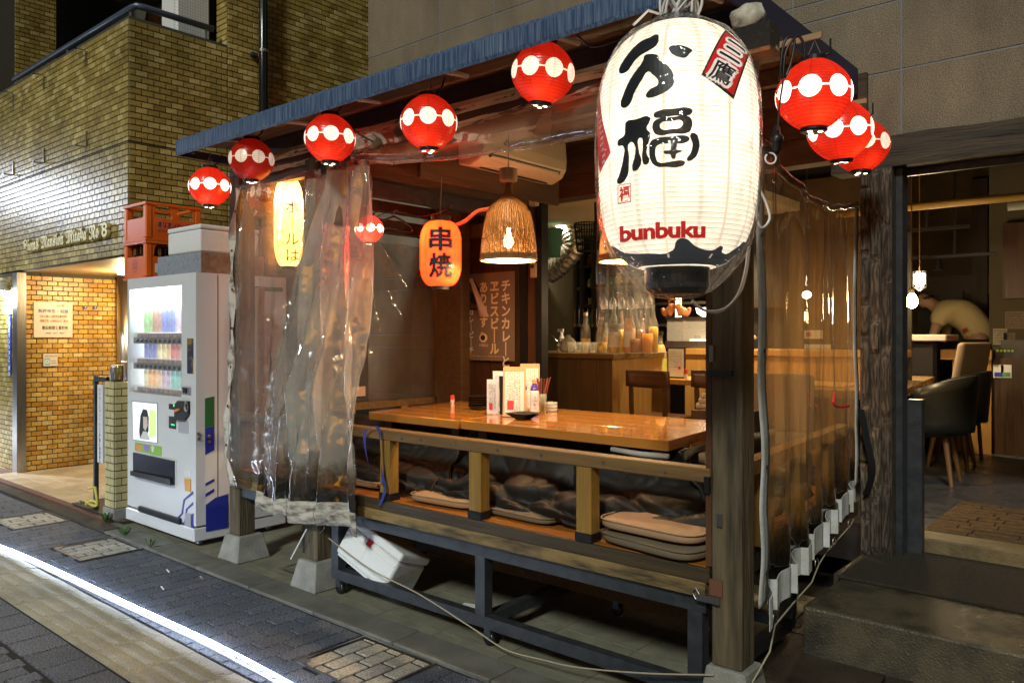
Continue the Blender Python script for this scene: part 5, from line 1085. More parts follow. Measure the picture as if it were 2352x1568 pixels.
fx0, fx1 = onY(*c3(462, 580), 2.72).x, onY(*c3(742, 580), 2.72).x; fz0, fz1 = onY(*c3(742, 548), 2.72).z, onY(*c3(742, 305), 2.72).z
mz0 = zt_
m_foam = M("white styrofoam", (.74, .76, .76), .75, bump=.4, bscale=150)
mt = thing("metal_tray", "upturned galvanised metal tray under the styrofoam box on the vending machine", "tray", ((fx0+fx1)/2, 2.9, mz0)); m_galv = M("galvanised metal", (.30, .33, .36), .45, .5, col2=(.22, .24, .26), scale=30)
P(mt, "shell", m_galv, MB().box(fx0-.13, fx1+.035, 2.705, 3.20, mz0, fz0-.003), bevel=.004)
for p in ((595, 640), (728, 618), (470, 665)): q = onY(*c3(*p), 2.705); P(mt, "hole", m_black, MB().lathe([(.001, .001), (.006, 0)], (q.x, 2.7045, q.z), 8, Matrix.Rotation(math.pi/2, 3, 'X')))
P(mt, "rusty_side", M("rusty side", (.18, .10, .06), .8, col2=(.28, .2, .14), scale=20), MB().box(fx1+.036, fx1+.038, 2.715, 3.18, mz0+.005, fz0-.008))
fb = thing("styrofoam_box", "white styrofoam box with an orange stamp lying on the metal tray above the vending machine", "box", ((fx0+fx1)/2, 2.95, fz0))
P(fb, "box", m_foam, MB().box(fx0, fx1, 2.72, 3.18, fz0, fz1-.035), bevel=.012, seg=2); P(fb, "lid", m_foam, MB().box(fx0-.003, fx1+.003, 2.717, 3.183, fz1-.033, fz1), bevel=.01, seg=2)
P(fb, "stamp", M("orange stamp", (.7, .3, .18), .6, col2=(.72, .6, .55), scale=60), MB().box(fx1+.0005, fx1+.0015, 3.0, 3.05, fz0+.10, fz0+.17))
# plywood leaning between machine and stall, white pipe
m_ply = wood("old plywood", (.36, .20, .10), (.26, .13, .06), 'Z', .6, .2, 2)
pw = thing("plywood_panel", "stained plywood sheet standing between the vending machine and the stall", "board", (-4.85, 2.95, .3))
P(pw, "upper_sheet", m_ply, MB().beam((-4.84, 2.98, 1.12), (-4.84, 2.98, 1.76), .26, .012, (0, 1, 0)) if False else MB().box(-4.99, -4.74, 2.93, 2.95, 1.05, 1.77)); P(pw, "lower_sheet", m_ply, MB().box(-4.99, -4.74, 2.925, 2.945, .42, 1.045))
P(pw, "edge_strip", M("maroon strip", (.06, .02, .03), .5), MB().box(-5.015, -4.993, 2.90, 2.95, .40, 1.70)); P(pw, "white_pipe", m_white, MB().tube([(-5.02, 2.88, 1.56), (-5.02, 2.88, 1.80)], .016, 10))

# ================= STALL STRUCTURE =================
stall = thing("dining_stall", "wooden lean-to dining stall with a blue awning roof, railings and raised deck", "stall", (-2.9, 3.5, 0))
m_post = wood("weathered post", (.15, .115, .062), (.035, .028, .018), 'Z', .75, .8, 2.2, ring=10)
m_wf = wood("honey rail wood", (.36, .20, .040), (.20, .11, .022), 'Z', .45, .3, 2.2)
m_rail_ = wood("rail wood", (.23, .135, .052), (.12, .068, .026), 'X', .42, .3, 2.2)
m_deck = wood("varnished deck board", (.40, .15, .025), (.26, .09, .015), 'X', .30, .25, 1.6, coat=.2)
m_edge = wood("worn deck edge", (.075, .050, .022), (.035, .026, .014), 'X', .5, .35, 2)
m_edge2 = M("stained pale edge board", (.26, .175, .065), .6, col2=(.05, .035, .018), scale=5, stretch=(1, 3, 5), bump=.3, bscale=30, contrast=(.42, .68))
m_beamw = wood("brown beam", (.10, .055, .022), (.06, .032, .013), 'Y', .5, .3, 2)
def footing(x1, y0, w=.24, h=.17):
    x0 = x1-w; t_ = .035; P(stall, "footing", m_conc, MB().add([(x0, y0, 0.012), (x1, y0, .012), (x1, y0+w, .012), (x0, y0+w, .012), (x0+t_, y0+t_, h), (x1-t_, y0+t_, h), (x1-t_, y0+w-t_, h), (x0+t_, y0+w-t_, h)],
      [(0, 3, 2, 1), (4, 5, 6, 7), (0, 1, 5, 4), (1, 2, 6, 5), (2, 3, 7, 6), (3, 0, 4, 7)]), bevel=.006)
footing(-3.65, 2.58); footing(-4.49, 2.60); footing(-1.14, 2.60, .22, .246)
for (x0, x1, y0, z0, z1) in ((-3.83, -3.71, 2.64, .17, 2.46), (-4.67, -4.55, 2.65, .17, 2.46), (-1.31, -1.195, 2.65, .246, 2.52)):
    P(stall, "post", m_post, MB().box(x0, x1, y0, y0+.115, z0, z1), bevel=.006)
for (x0, y0) in ((-4.62, 4.42),): P(stall, "rear_post", m_wf, MB().box(x0, x0+.10, y0, y0+.10, .012, 2.75))
q0, q1 = onY(1003, 700, 4.3), onY(1058, 700, 4.3); P(stall, "rear_post", m_beamw, MB().box(q0.x, q1.x, 4.3, 4.4, .012, 2.6))
P(stall, "spliced_board", m_redw, MB().box(-1.335, -1.312, 2.655, 2.70, .60, 2.3))
# roof: sloping sheet, blue fascia, plywood lining, purlins
ZF = 2.55; RYF = 2.33; RYB = 4.56
def rz_(y): return 2.64+(y-RYF)*.128
m_aw = M("navy awning tarp", (.030, .062, .15), .40, col2=(.20, .27, .37), scale=6, stretch=(26, 26, .7), contrast=(.42, .75), bump=.25, bscale=12, rnd=False)
m_awn = M("navy tarp", (.022, .03, .09), .6)
m_lin = wood("roof lining plywood", (.14, .07, .028), (.09, .045, .018), 'X', .55, .15, 1.2)
rx0, rx1 = -4.70, -1.135; xr = lambda y: rx1-(y-RYF)*.112
P(stall, "roof_sheet", m_awn, MB().add([(rx0, RYF, rz_(RYF)-.004), (rx1, RYF, rz_(RYF)-.004), (xr(RYB), RYB, rz_(RYB)-.004), (rx0, RYB, rz_(RYB)-.004), (rx0, RYF, rz_(RYF)-.02), (rx1, RYF, rz_(RYF)-.02), (xr(RYB), RYB, rz_(RYB)-.02), (rx0, RYB, rz_(RYB)-.02)],
  [(0, 1, 2, 3), (7, 6, 5, 4), (4, 5, 1, 0), (5, 6, 2, 1), (6, 7, 3, 2), (7, 4, 0, 3)]))
def fasc(s, t):
    z = 2.648-.10*t; y = RYF-.012 if .1 < t < .9 else RYF-.006
    return Vector((rx0-.01+(rx1-rx0+.02)*s, y+.002*noise.noise((s*50, t, 0)), z+.002*noise.noise((s*30, 1, 0))))
P(stall, "fascia", m_aw, MB().grid(fasc, 160, 6)).modifiers.new("thick", 'SOLIDIFY').thickness = .012
P(stall, "side_fascia", m_awn, MB().add([(rx1+.012, RYF, 2.645), (xr(RYB)+.012, RYB, rz_(RYB)), (xr(RYB)+.012, RYB, rz_(RYB)-.15), (rx1+.012, RYF, 2.545), (rx1, RYF, 2.645), (xr(RYB), RYB, rz_(RYB)), (xr(RYB), RYB, rz_(RYB)-.15), (rx1, RYF, 2.545)],
  [(0, 3, 2, 1), (4, 5, 6, 7), (0, 1, 5, 4), (3, 7, 6, 2)]))
P(stall, "side_fascia", m_awn, MB().box(rx0-.012, rx0, RYF, RYB, 2.55, 2.60))
P(stall, "roof_lining", m_lin, MB().add([(rx0+.02, RYF+.02, rz_(RYF)-.032), (rx1-.03, RYF+.02, rz_(RYF)-.032), (xr(RYB)-.03, RYB, rz_(RYB)-.032), (rx0+.02, RYB, rz_(RYB)-.032)], [(3, 2, 1, 0)]))
for y in (2.70, 3.3, 3.9, 4.45):
    P(stall, "purlin", m_beamw if y > 2.8 else m_dark, MB().box(rx0+.05, xr(y)-.05, y, y+.05, rz_(y)-.12, rz_(y)-.04))
P(stall, "front_beam", m_dwx, MB().box(-4.68, -1.15, 2.66, 2.698, 2.40, 2.52))
P(stall, "front_beam_metal", m_dark, MB().box(-4.68, -1.15, 2.652, 2.70, 2.36, 2.396))
m_peel = M("peeling cream strip", (.55, .42, .28), .7, col2=(.06, .04, .03), scale=12, stretch=(1, 4, 6), contrast=(.55, .6), bump=.5)
P(stall, "peeling_strip", m_peel, MB().grid(lambda s, t: Vector((-4.5+3.2*s, 2.648+.004*noise.noise((s*40, t*3, 0)), 2.490+.032*t+.008*noise.noise((s*25, t, 2)))), 90, 2)).modifiers.new("thick", 'SOLIDIFY').thickness = .004
P(stall, "peeling_strip", m_peel, MB().grid(lambda s, t: Vector((-4.3+3.0*s, 2.644+.004*noise.noise((s*40, t*3, 5)), 2.425+.028*t+.010*noise.noise((s*25, t, 7)))), 90, 2)).modifiers.new("thick", 'SOLIDIFY').thickness = .004
for x in (-3.66,):
    P(stall, "cross_beam", m_dark, MB().box(x-.03, x+.03, 2.72, 4.45, 2.27, 2.36)); P(stall, "beam_board", m_beamw, MB().box(x-.02, x+.0, 2.72, 4.45, 2.365, 2.56))
P(stall, "side_beam", m_beamw, MB().box(-4.66, -4.58, 2.77, 4.42, 2.22, 2.32)); P(stall, "side_beam", m_redw, MB().box(-4.66, -4.60, 2.77, 4.42, 2.38, 2.46))
P(stall, "back_beam", m_redw, MB().box(-4.6, -3.7, 4.42, 4.50, 2.20, 2.30))
for i in range(6):
    x = -4.2+i*.6; P(stall, "rafter_end", M("pale dowel", (.5, .4, .3), .6) if i == 0 else bpy.data.materials["pale dowel"], MB().tube([(x, 2.36, 2.575), (x, 2.50, 2.59)], .012, 8))
# deck
y = 2.662; i = 0
while y < 4.50:
    w = .115; P(stall, "deck_board", m_deck, MB().box(-4.58, -1.325-(y-2.66)*.05, y+.002, y+w-.002, .562, .594-(0.004 if i else 0)), bevel=.002); y += w; i += 1
P(stall, "deck_edge", m_edge, MB().box(-4.60, -1.315, 2.640, 2.661, .542, .5935), bevel=.002); P(stall, "deck_edge_lower", m_edge2, MB().box(-4.60, -1.33, 2.638, 2.660, .485, .540), bevel=.002)
P(stall, "deck_side", m_edge, MB().box(-1.345, -1.325, 2.662, 4.4, .485, .560))
# steel frame under the deck
for y in (2.665, 3.55):
    P(stall, "frame_rail", m_dark, MB().box(-4.55, -1.34, y, y+.055, .42, .482)); P(stall, "frame_rail", m_dark, MB().box(-3.61, -1.34, y, y+.05, .095, .15) if y < 3 else MB().box(-4.5, -1.36, y, y+.05, .10, .15))
    for x in (-3.58, -2.48, -1.385): P(stall, "frame_leg", m_dark, MB().box(x-.03, x+.03, y+.001, y+.054, .151, .419))
P(stall, "frame_leg", m_dark, MB().box(-4.30, -4.24, 2.95, 3.0, .05, .42)); P(stall, "frame_rail", m_dark, MB().box(-4.24, -3.65, 2.95, 3.0, .20, .26))
for x in (-3.58, -2.48, -1.385): P(stall, "frame_tie", m_dark, MB().box(x-.025, x+.025, 2.716, 3.549, .096, .148))
for x in (-3.56, -2.44, -2.2):
    yy = 2.69 if x != -2.2 else 3.4
    P(stall, "caster_fork", m_dark, MB().box(x-.018, x+.018, yy-.02, yy+.02, .055, .094)); P(stall, "caster_wheel", m_black, MB().lathe([(.001, -.011), (.030, -.011), (.032, 0), (.030, .011), (.001, .011)], (x, yy, .044), 14, Matrix.Rotation(math.pi/2, 3, 'X')), smooth=True)
P(stall, "under_panel", m_ply if False else m_beamw, MB().box(-3.5, -1.45, 3.20, 3.22, .16, .48))
# front rail with three balusters
P(stall, "top_rail", m_rail_, MB().box(-4.545, -1.315, 2.645, 2.715, .905, .958), bevel=.004)
for x in (-3.135, -2.497, -1.880):
    P(stall, "baluster", m_wf, MB().box(x-.038, x+.038, 2.648, 2.712, .625, .905), bevel=.003); P(stall, "foot_cap", m_black, MB().box(x-.042, x+.042, 2.644, 2.716, .595, .632), bevel=.002)
sc_ = MB()
for x in (-3.0, -2.86, -2.62, -2.35, -2.1, -1.78, -1.5): P(stall, "screw_cap", m_steel, MB().lathe([(.007, 0), (.007, .003), (.001, .004)], (x, 2.645, .930+.006*math.sin(x*9)), 8, Matrix.Rotation(math.pi/2, 3, 'X')))
P(stall, "rail_bracket", m_black, MB().box(-1.335, -1.314, 2.64, 2.72, .87, .93)); P(stall, "latch", m_steel, MB().box(-1.36, -1.27, 2.628, 2.637, .475, .50)); P(stall, "latch_loop", m_steel, MB().tube([(-1.36, 2.625, .48), (-1.375, 2.625, .50), (-1.36, 2.625, .52), (-1.345, 2.625, .50)], .003, 6))
# side rails
P(stall, "side_rail", m_rail_, MB().beam((-4.565, 2.78, .93), (-4.565, 4.42, .93), .06, .05))
for y in (3.0, 3.5, 4.0): P(stall, "side_baluster", m_wf, MB().box(-4.595, -4.535, y, y+.06, .594, .905))
P(stall, "side_rail", m_rail_, MB().beam((-1.275, 2.78, .935), (-1.41, 4.42, .935), .06, .055))
for y in (3.05, 3.5, 4.0): xx = -1.275-(y-2.78)*.082; P(stall, "side_baluster", m_wf, MB().box(xx-.035, xx+.03, y, y+.07, .594, .907))
for (z, y_) in ((2.09, 2.65), (1.05, 2.65), (.99, 2.65)):
    pass
P(stall, "post_latch", m_dark, MB().box(-1.325, -1.225, 2.636, 2.649, 1.30, 1.322)); P(stall, "post_catch", m_steel, MB().box(-1.285, -1.265, 2.640, 2.649, .755, .80)); P(stall, "post_catch", m_steel, MB().box(-1.315, -1.298, 2.640, 2.649, 1.35, 1.41)); P(stall, "copper_plate", M("copper plate", (.25, .11, .07), .5, .5), MB().box(-1.315, -1.265, 2.643, 2.649, .50, .56))
# protruding black lantern beam
e1 = onY(1768, 70, 2.42); P(stall, "lantern_beam", M("chipped black beam", (.018, .016, .014), .4, col2=(.55, .48, .36), scale=9, contrast=(.66, .69), bump=.3), MB().box(e1.x-.62, e1.x, 2.42, 2.50, e1.z-.045, e1.z+.035)); P(stall, "rust_flange", M("rust", (.35, .12, .02), .7, col2=(.12, .04, .02), scale=14), MB().box(e1.x-.2, e1.x+.002, 2.42, 2.50, e1.z-.06, e1.z-.046))
cb_ = thing("plastic_bundle", "crumpled white plastic-wrapped bundle sitting on the end of the black lantern beam", "bundle", (e1.x-.08, 2.46, e1.z+.035))
def bnd(s, t, c=Vector((e1.x-.085, 2.46, e1.z+.075))):
    a, b = s*2*math.pi, (t-.5)*math.pi; n_ = Vector((math.cos(a)*math.cos(b), math.sin(a)*math.cos(b), math.sin(b))); return c+Vector((n_.x*.06, n_.y*.045, n_.z*.042))*(1+.3*noise.noise(n_*1.6)+.05*noise.noise(n_*6))
P(cb_, "wrap", M("dirty white plastic", (.62, .58, .50), .45, col2=(.35, .32, .27), scale=20), MB().grid(bnd, 24, 14), smooth=True)

# ================= TABLES, QUILTS, CUSHIONS =================
m_ttop = wood("varnished table wood", (.50, .215, .040), (.36, .14, .025), 'X', .16, .06, 1.2, coat=.6, ring=10)
m_tedge = m_ttop
def table(name, xa, xb, ya, yb, sl, label):
    t = thing("low_table", label, "table", ((xa+xb)/2, (ya+yb)/2, .594), "low kotatsu tables on the deck"); n = 6; w = (yb-ya)/n
    for i in range(n):
        y0, y1 = ya+w*i, ya+w*(i+1)-(.0012 if i < n-1 else 0); o0, o1 = (y0-ya)*sl, (y1-ya)*sl
        P(t, "top_plank", m_ttop, MB().add([(xa+o0, y0, .955), (xb+o0, y0, .955), (xb+o1, y1, .955), (xa+o1, y1, .955), (xa+o0, y0, 1.0), (xb+o0, y0, 1.0), (xb+o1, y1, 1.0), (xa+o1, y1, 1.0)],
          [(0, 3, 2, 1), (4, 5, 6, 7), (0, 1, 5, 4), (1, 2, 6, 5), (2, 3, 7, 6), (3, 0, 4, 7)]), bevel=.0022)
    for x in (xa+.09, xb-.09):
        for y in (ya+.10, yb-.10): P(t, "leg", m_dwood, MB().box(x-.03, x+.03, y-.03, y+.03, .594, .955))
    return t
table("a", -3.61, -2.884, 2.93, 3.80, -.13, "left low wooden table on the stall deck, carrying the black plate stack")
table("b", -2.880, -1.655, 2.95, 3.80, -.10, "right low wooden table on the stall deck, long and glossy, nearest the corner post")
m_quilt = M("dark brown quilt", (.014, .012, .010), .60, bump=.22, bscale=30, spec=.4)
def quilt(x0, x1, label, seed, ybase=3.045):
    prof = [(ybase+.12, .945), (ybase+.03, .94), (ybase-.02, .90), (ybase-.03, .83), (ybase-.06, .76), (ybase-.12, .72), (ybase-.18, .69), (ybase-.225, .655), (ybase-.24, .62), (ybase-.235, .600)]
    def q(s, t):
        k = t*(len(prof)-1); i = min(int(k), len(prof)-2); f = k-i; y = prof[i][0]*(1-f)+prof[i+1][0]*f; z = prof[i][1]*(1-f)+prof[i+1][1]*f
        x = x0+(x1-x0)*s; a = min(1, t*1.6)
        v = Vector((x*1.6+seed, t*2.0, seed*.3)); w1 = x*7.5+3.4*noise.noise(v*1.3)+t*3.4+seed; w2 = x*4.5-t*9+3.2*noise.noise(v*2.1)+seed*2; w3 = x*20+t*9+5*noise.noise(v*3.1); v2 = v*2
        d = (.058*abs(math.sin(w1))**.6+.040*abs(math.sin(w2))**.6+.012*abs(math.sin(w3))**.7-.045)*a; yy = max(y-d*.8, 2.722); zz = max(z+d*.75*(1 if t > .3 else .3), .597+.001*s); 
        if t < .12: zz = min(zz, .950)
        return Vector((x+.02*noise.noise(v2)*a, yy, zz))
    o = MB().grid(q, 150, 44).build("quilt", m_quilt, smooth=True); tag(o, label, "quilt", "dark quilts under the low tables"); md = o.modifiers.new("thick", 'SOLIDIFY'); md.thickness = .012; md.offset = -1
    return o
quilt(-4.25, -2.92, "dark puffed quilt hanging from under the left low table", 1.7); quilt(-2.90, -1.40, "dark puffed quilt heaped under the right low table beside the corner post", 5.2)
def side_quilt():
    def q(s, t):
        y = 2.95+1.0*s; x = -1.62+.22*t; z = .94-.32*t**.8; d = .03*(1-2*abs(noise.noise((y*5, t*4, 2))))
        return Vector((min(x+d, -1.40), y, max(z+d, .60)))
    o = MB().grid(q, 50, 16).build("quilt", m_quilt, smooth=True); tag(o, "end of the dark quilt hanging off the right low table towards the side curtain", "quilt", "dark quilts under the low tables"); o.modifiers.new("thick", 'SOLIDIFY').thickness = .01
side_quilt()
def cushion(cx, cyy, z, w, d, h, rz, label, mat, tilt=0, seed=0):
    R = Matrix.Rotation(rz, 3, 'Z')@Matrix.Rotation(tilt, 3, 'Y'); c = Vector((cx, cyy, z+h/2))
    t = thing("seat_cushion", label, "cushion", (cx, cyy, z), "flat beige seat cushions on the deck")
    def sp(a, e): return math.copysign(abs(a)**e, a)
    def q(s, v):
        a = s*2*math.pi; b = (v-.5)*math.pi; x = sp(math.cos(a), .35)*sp(math.cos(b), .35); y = sp(math.sin(a), .35)*sp(math.cos(b), .35); zz = sp(math.sin(b), .5)
        sag = .25*noise.noise((x*1.5+seed, y*1.5, zz)); return c+R@Vector((x*w/2, y*d/2, (zz+sag*(1 if zz > 0 else 0))*h/2*(1-.15*(abs(x)**4+abs(y)**4)/2)))
    P(t, "pad", mat, MB().grid(q, 48, 18), smooth=True)
    P(t, "piping", mat, MB().tube([c+R@Vector((sp(math.cos(a), .32)*w/2*1.005, sp(math.sin(a), .32)*d/2*1.005, h*.30)) for a in [k/48*2*math.pi for k in range(49)]], .0035, 5))
m_cu = M("tan cushion cloth", (.36, .225, .125), .85, bump=.25, bscale=200); m_cu2 = M("grey tan cushion cloth", (.16, .12, .075), .85, bump=.25, bscale=200)
cushion(-1.585, 2.84, .596, .47, .40, .055, math.radians(-9), "lower of the two stacked tan cushions beside the corner post", m_cu2, seed=1)
cushion(-1.60, 2.87, .651, .47, .42, .055, math.radians(-4), "upper of the two stacked tan cushions beside the corner post", m_cu, seed=2)
cushion(-2.83, 2.89, .596, .42, .36, .05, math.radians(4), "tan cushion half under the quilt between the first and second balusters", m_cu, seed=3)
cushion(-2.34, 2.89, .596, .42, .30, .04, math.radians(-3), "dim grey-tan cushion mostly buried by the quilt, right of the middle baluster", m_cu2, seed=4)
cushion(-3.52, 2.95, .596, .40, .38, .05, math.radians(2), "tan cushion at the left end of the deck beside the vinyl drape", m_cu, seed=5)
tag(MB().tube([(-1.95, 2.965, .935), (-1.80, 2.955, .930), (-1.66, 2.96, .932)], .012, 8).build("cord_roll", M("white cord", (.55, .52, .45), .7, bump=1, bscale=200), smooth=True), "white rope tucked under the right end of the long low table", "rope")

# ================= THINGS ON THE TABLE =================
def ct(x, y): return ((860+x/3.646)*.9408, (620+y/3.646)*.9408)
K = .000616
p = onZ(*ct(892, 1355), 1.0); t = thing("spice_shaker", "small white spice shaker with a bright red cap alone on the left table", "shaker", p)
P(t, "body", M("printed shaker", (.6, .55, .5), .4, col2=(.5, .1, .05), scale=60), MB().lathe([(.012, 0), (.013, .002), (.013, .045)], p, 14)); P(t, "cap", M("red cap", (.7, .05, .02), .3), MB().lathe([(.0135, .045), (.0125, .070), (.001, .072)], p, 14))
m_lac = M("black lacquer", (.012, .009, .008), .14)
def sqdish(c, r0, r1, h, th=.003):
    mb = MB(); 
    def ring(r, z): return [c+Vector((s*r, q*r, z)) for s, q in ((-1, -1), (1, -1), (1, 1), (-1, 1))]
    rs = [ring(r0, 0), ring(r1, h), ring(r1-th, h), ring(r0-th, th)]
    for a, b in zip(rs, rs[1:]):
        mb.add(a+b, [(i, (i+1) % 4, (i+1) % 4+4, i+4) for i in range(4)])
    mb.add(rs[0], [(3, 2, 1, 0)]); mb.add(rs[3], [(0, 1, 2, 3)]); return mb
p = onZ(*ct(1130, 1385), 1.0)
for k in range(6):
    z = 1.0+k*.0135; tag(sqdish(Vector((p.x, p.y, z)), .028 if k == 0 else .040, .050, .022 if k == 0 else .016).build("black_plate", m_lac, bevel=.001), ["bottom", "second lowest", "third lowest", "fourth from the bottom", "second highest", "topmost"][k]+" of the stacked square black plates on the left table", "plate", "stacked square black plates")
p = onZ(*ct(1522, 1468), 1.0); tag(sqdish(Vector((p.x, p.y, 1.0)), .028, .072, .034).build("sauce_dish", m_lac, bevel=.001), "single square black sauce dish standing in front of the soy sauce bottles", "dish")
def board(name, label, base, w, h, mat, ang, lean, t=.004, paper=None, seed=0, seal=True):
    o = thing(name, label, "menu", (base.x, base.y, 1.0), "menus standing on the tables"); u = Vector((math.cos(ang), math.sin(ang), 0)); nn = Vector((math.sin(ang), -math.cos(ang), 0)); v = (Vector((0, 0, 1))*math.cos(lean)-nn*math.sin(lean)).normalized(); n = u.cross(v)
    if n.dot(nn) < 0: n = -n
    c = base.copy(); c.z = 1.002+abs(n.z)*t
    P(o, "board", mat, MB().ob(c+v*h/2, u*w/2, v*h/2, n*t/2), bevel=.001)
    f = c+n*(t/2+.0006)
    if paper: P(o, "sheet", m_lab2, MB().add([f+u*a*w+v*b*h for a, b in ((-.42, .05), (.42, .05), (.42, .90), (-.42, .90))], [(0, 1, 2, 3)]))
    P(o, "writing", m_ink, scribble(MB(), f+n*.0006-u*w*.34+v*h*.12, u, v, w*.62, h*.75, 6, seed, vert=True, t=.0022))
    if seal: P(o, "seal", m_red, MB().add([f+n*.0009+u*a*w+v*b*h for a, b in ((-.30, .14), (-.02, .14), (-.02, .32), (-.30, .32))], [(0, 1, 2, 3)]))
    return o
m_lab2 = M("menu paper", (.66, .60, .52), .6); m_tan = M("tan clipboard", (.45, .27, .12), .5); m_clr = M("laminated sheet", (.58, .58, .62), .15)
va = math.atan2(RY, RX)
board("menu_card", "laminated white menu card with brush writing, leftmost on the tables", onZ(*ct(1250, 1428), 1.0), .066, .195, m_clr, va, .04, seed=2)
board("menu_card", "second laminated card standing just behind the leftmost one", onZ(*ct(1262, 1415), 1.0)+Vector((-.02, .06, 0)), .064, .235, m_clr, va, .03, seed=3, seal=False)
board("menu_holder", "black menu holder between the laminated card and the tan clipboard", onZ(*ct(1350, 1430), 1.0), .05, .215, m_black, va+.5, .05, seed=4, seal=False)
board("clipboard_menu", "front tan clipboard with a handwritten menu sheet and red seal", onZ(*ct(1440, 1452), 1.0), .125, .275, m_tan, va-.05, .22, paper=True, seed=5)
board("clipboard_menu", "rear tan clipboard with a handwritten sheet behind the soy sauce bottles", onZ(*ct(1540, 1405), 1.0)+Vector((-.03, .08, 0)), .115, .275, m_tan, va-.05, .06, paper=True, seed=6, seal=False)
m_pur = M("purple cap", (.09, .03, .35), .35); m_gold = M("gold cap", (.65, .40, .08), .35); m_wsh = M("white soy bottle", (.68, .64, .62), .3)
for i, (cx, cyy, lb) in enumerate(((1520, 1425, "left soy sauce bottle, white with a purple shoulder and gold cap, behind the dish"), (1622, 1436, "right soy sauce bottle, white with a purple shoulder, next to the chopsticks"))):
    p = onZ(*ct(cx, cyy), 1.0); t = thing("soy_sauce_bottle", lb, "bottle", p, "white and purple soy sauce bottles")
    P(t, "body", m_wsh, MB().lathe([(.024, .008), (.026, .012)]+[(.0262+.0012*math.sin(k*1.2), .012+.0135*k) for k in range(1, 10)]+[(.022, .143)], p, 20), smooth=True); P(t, "base", m_pur, MB().lathe([(.022, 0), (.0265, .002), (.0265, .012), (.022, .012)], p, 20))
    P(t, "shoulder", m_pur, MB().lathe([(.0235, .138), (.0225, .150), (.015, .168), (.0125, .182)], p, 20, cap=False), smooth=True); P(t, "cap", m_gold, MB().lathe([(.013, .180), (.0135, .198), (.001, .199)], p, 14))
    u = Vector((RX, RY, 0)); toc = Vector((-FX, -FY, 0)); c = p+toc*.0275
    mb = MB(); put(mb, text2d("生", w=.014, h=.014, bold=.03), c+Vector((0, 0, .062)), u, (0, 0, 1)); P(t, "lettering", M("red print", (.65, .04, .03), .5) if i == 0 else bpy.data.materials["red print"], mb)
    mb = MB(); put(mb, text2d("しょうゆ", w=.022, h=.006, bold=.02), c+Vector((0, 0, .042)), u, (0, 0, 1)); put(mb, text2d("いつでも新鮮", w=.026, h=.005, bold=.01), c+Vector((0, 0, .082)), u, (0, 0, 1)); mb.lathe([(.004, 0), (.006, 0)], c+Vector((0, 0, .102)), 12, Matrix.Rotation(math.pi/2, 3, 'X'), cap=False); P(t, "print", m_ink, mb)
    mb = MB(); sh_ = p+toc*.0235+Vector((0, 0, .150)); put(mb, text2d("特選", w=.016, h=.009, bold=.02), sh_, u, (0, 0, 1)); P(t, "shoulder_label", m_wsh, mb)
p = onZ(*ct(1690, 1412), 1.0); t = thing("chopstick_glass", "glass packed with reddish brown chopsticks to the right of the soy bottles", "chopsticks", p)
P(t, "glass", M("tumbler glass", (.6, .75, .65), .05, alpha=.25), MB().lathe([(.022, 0), (.027, .11), (.0255, .11), (.021, .006), (.001, .006)], p, 18), smooth=True); random.seed(5); m_chop = M("red brown chopstick", (.16, .035, .015), .35)
for k in range(13):
    a = random.uniform(0, 6.28); r = random.uniform(0, .012); b = p+Vector((math.cos(a)*r, math.sin(a)*r, .008)); tp = p+Vector((RX, RY, 0))*random.uniform(-.055, .055)+Vector((FX, FY, 0))*random.uniform(-.03, .03)+Vector((0, 0, random.uniform(.18, .205)))
    P(t, "chopstick", m_chop, MB().tube([b, tp], [.0022, .0038], 5))
p = onZ(*ct(1770, 1400), 1.0)
for k in range(3): tag(MB().lathe([(.034, 0), (.037, .003), (.038, .017), (.033, .018), (.031, .006), (.001, .005)], (p.x, p.y, 1.0+.0185*k), 20).build("glass_ashtray", M("ashtray glass", (.85, .85, .75), .05, alpha=.38) if k == 0 else bpy.data.materials["ashtray glass"], smooth=True), ["bottom", "middle", "top"][k]+" of the three stacked clear glass ashtrays right of the chopsticks", "ashtray", "stacked glass ashtrays")
# ================= VINYL CURTAINS =================
def interp(tab, t):
    for (a, va_), (b, vb_) in zip(tab, tab[1:]):
        if t <= b: f = (t-a)/(b-a); f = f*f*(3-2*f) if False else f; return va_*(1-f)+vb_*f
    return tab[-1][1]
def drape(name, label, L, Rr, zt_, zb_, Y, folds, mat, nu=110, nv=70, group="clear vinyl curtains round the stall", hem=None, seed=0, pull=0):
    """hanging sheet whose left and right edges follow measured positions; folds = [(amplitude, count, slant, phase)]"""
    xl = [(t, onY(px, 768, Y).x) for t, px in L]; xr_ = [(t, onY(px, 768, Y).x) for t, px in Rr]
    def q(s, t):
        a, b = interp(xl, t), interp(xr_, t); x = a+(b-a)*s; d = 0; w = min(1, .55+t*.8)
        for (am, n_, sl_, ph) in folds:
            ph_ = s*n_+sl_*t+ph; v = math.sin(ph_*math.pi*2); d += am*(abs(v)**.7*math.copysign(1, v))
        d += .016*noise.noise((s*6+seed, t*3, seed)); cr = .010*noise.noise((s*9+seed, t*24, 2)) if t > .45 else 0
        z = zt_+(zb_-zt_)*t+(.018*math.sin(s*7+seed) if t > .9 else 0)+.02*noise.noise((s*3, seed, t))
        return Vector((x+d*.35, Y+d*w+cr, z))
    t_ = thing(name, label, "vinyl curtain", q(.5, 1), group); g_ = MB().grid(q, nu, nv); g_.hem = [(1-j/nv)*(zt_-zb_) for i in range(nu+1) for j in range(nv+1)]; P(t_, "sheet", mat, g_, smooth=True)
    if hem: P(t_, "hem", hem[1], MB().grid(lambda s, u: q(s, 1-hem[0]*(1-u))+Vector((0, -.004, 0)), nu, 4), smooth=True).modifiers.new("thick", 'SOLIDIFY').thickness = .003
    return t_, q
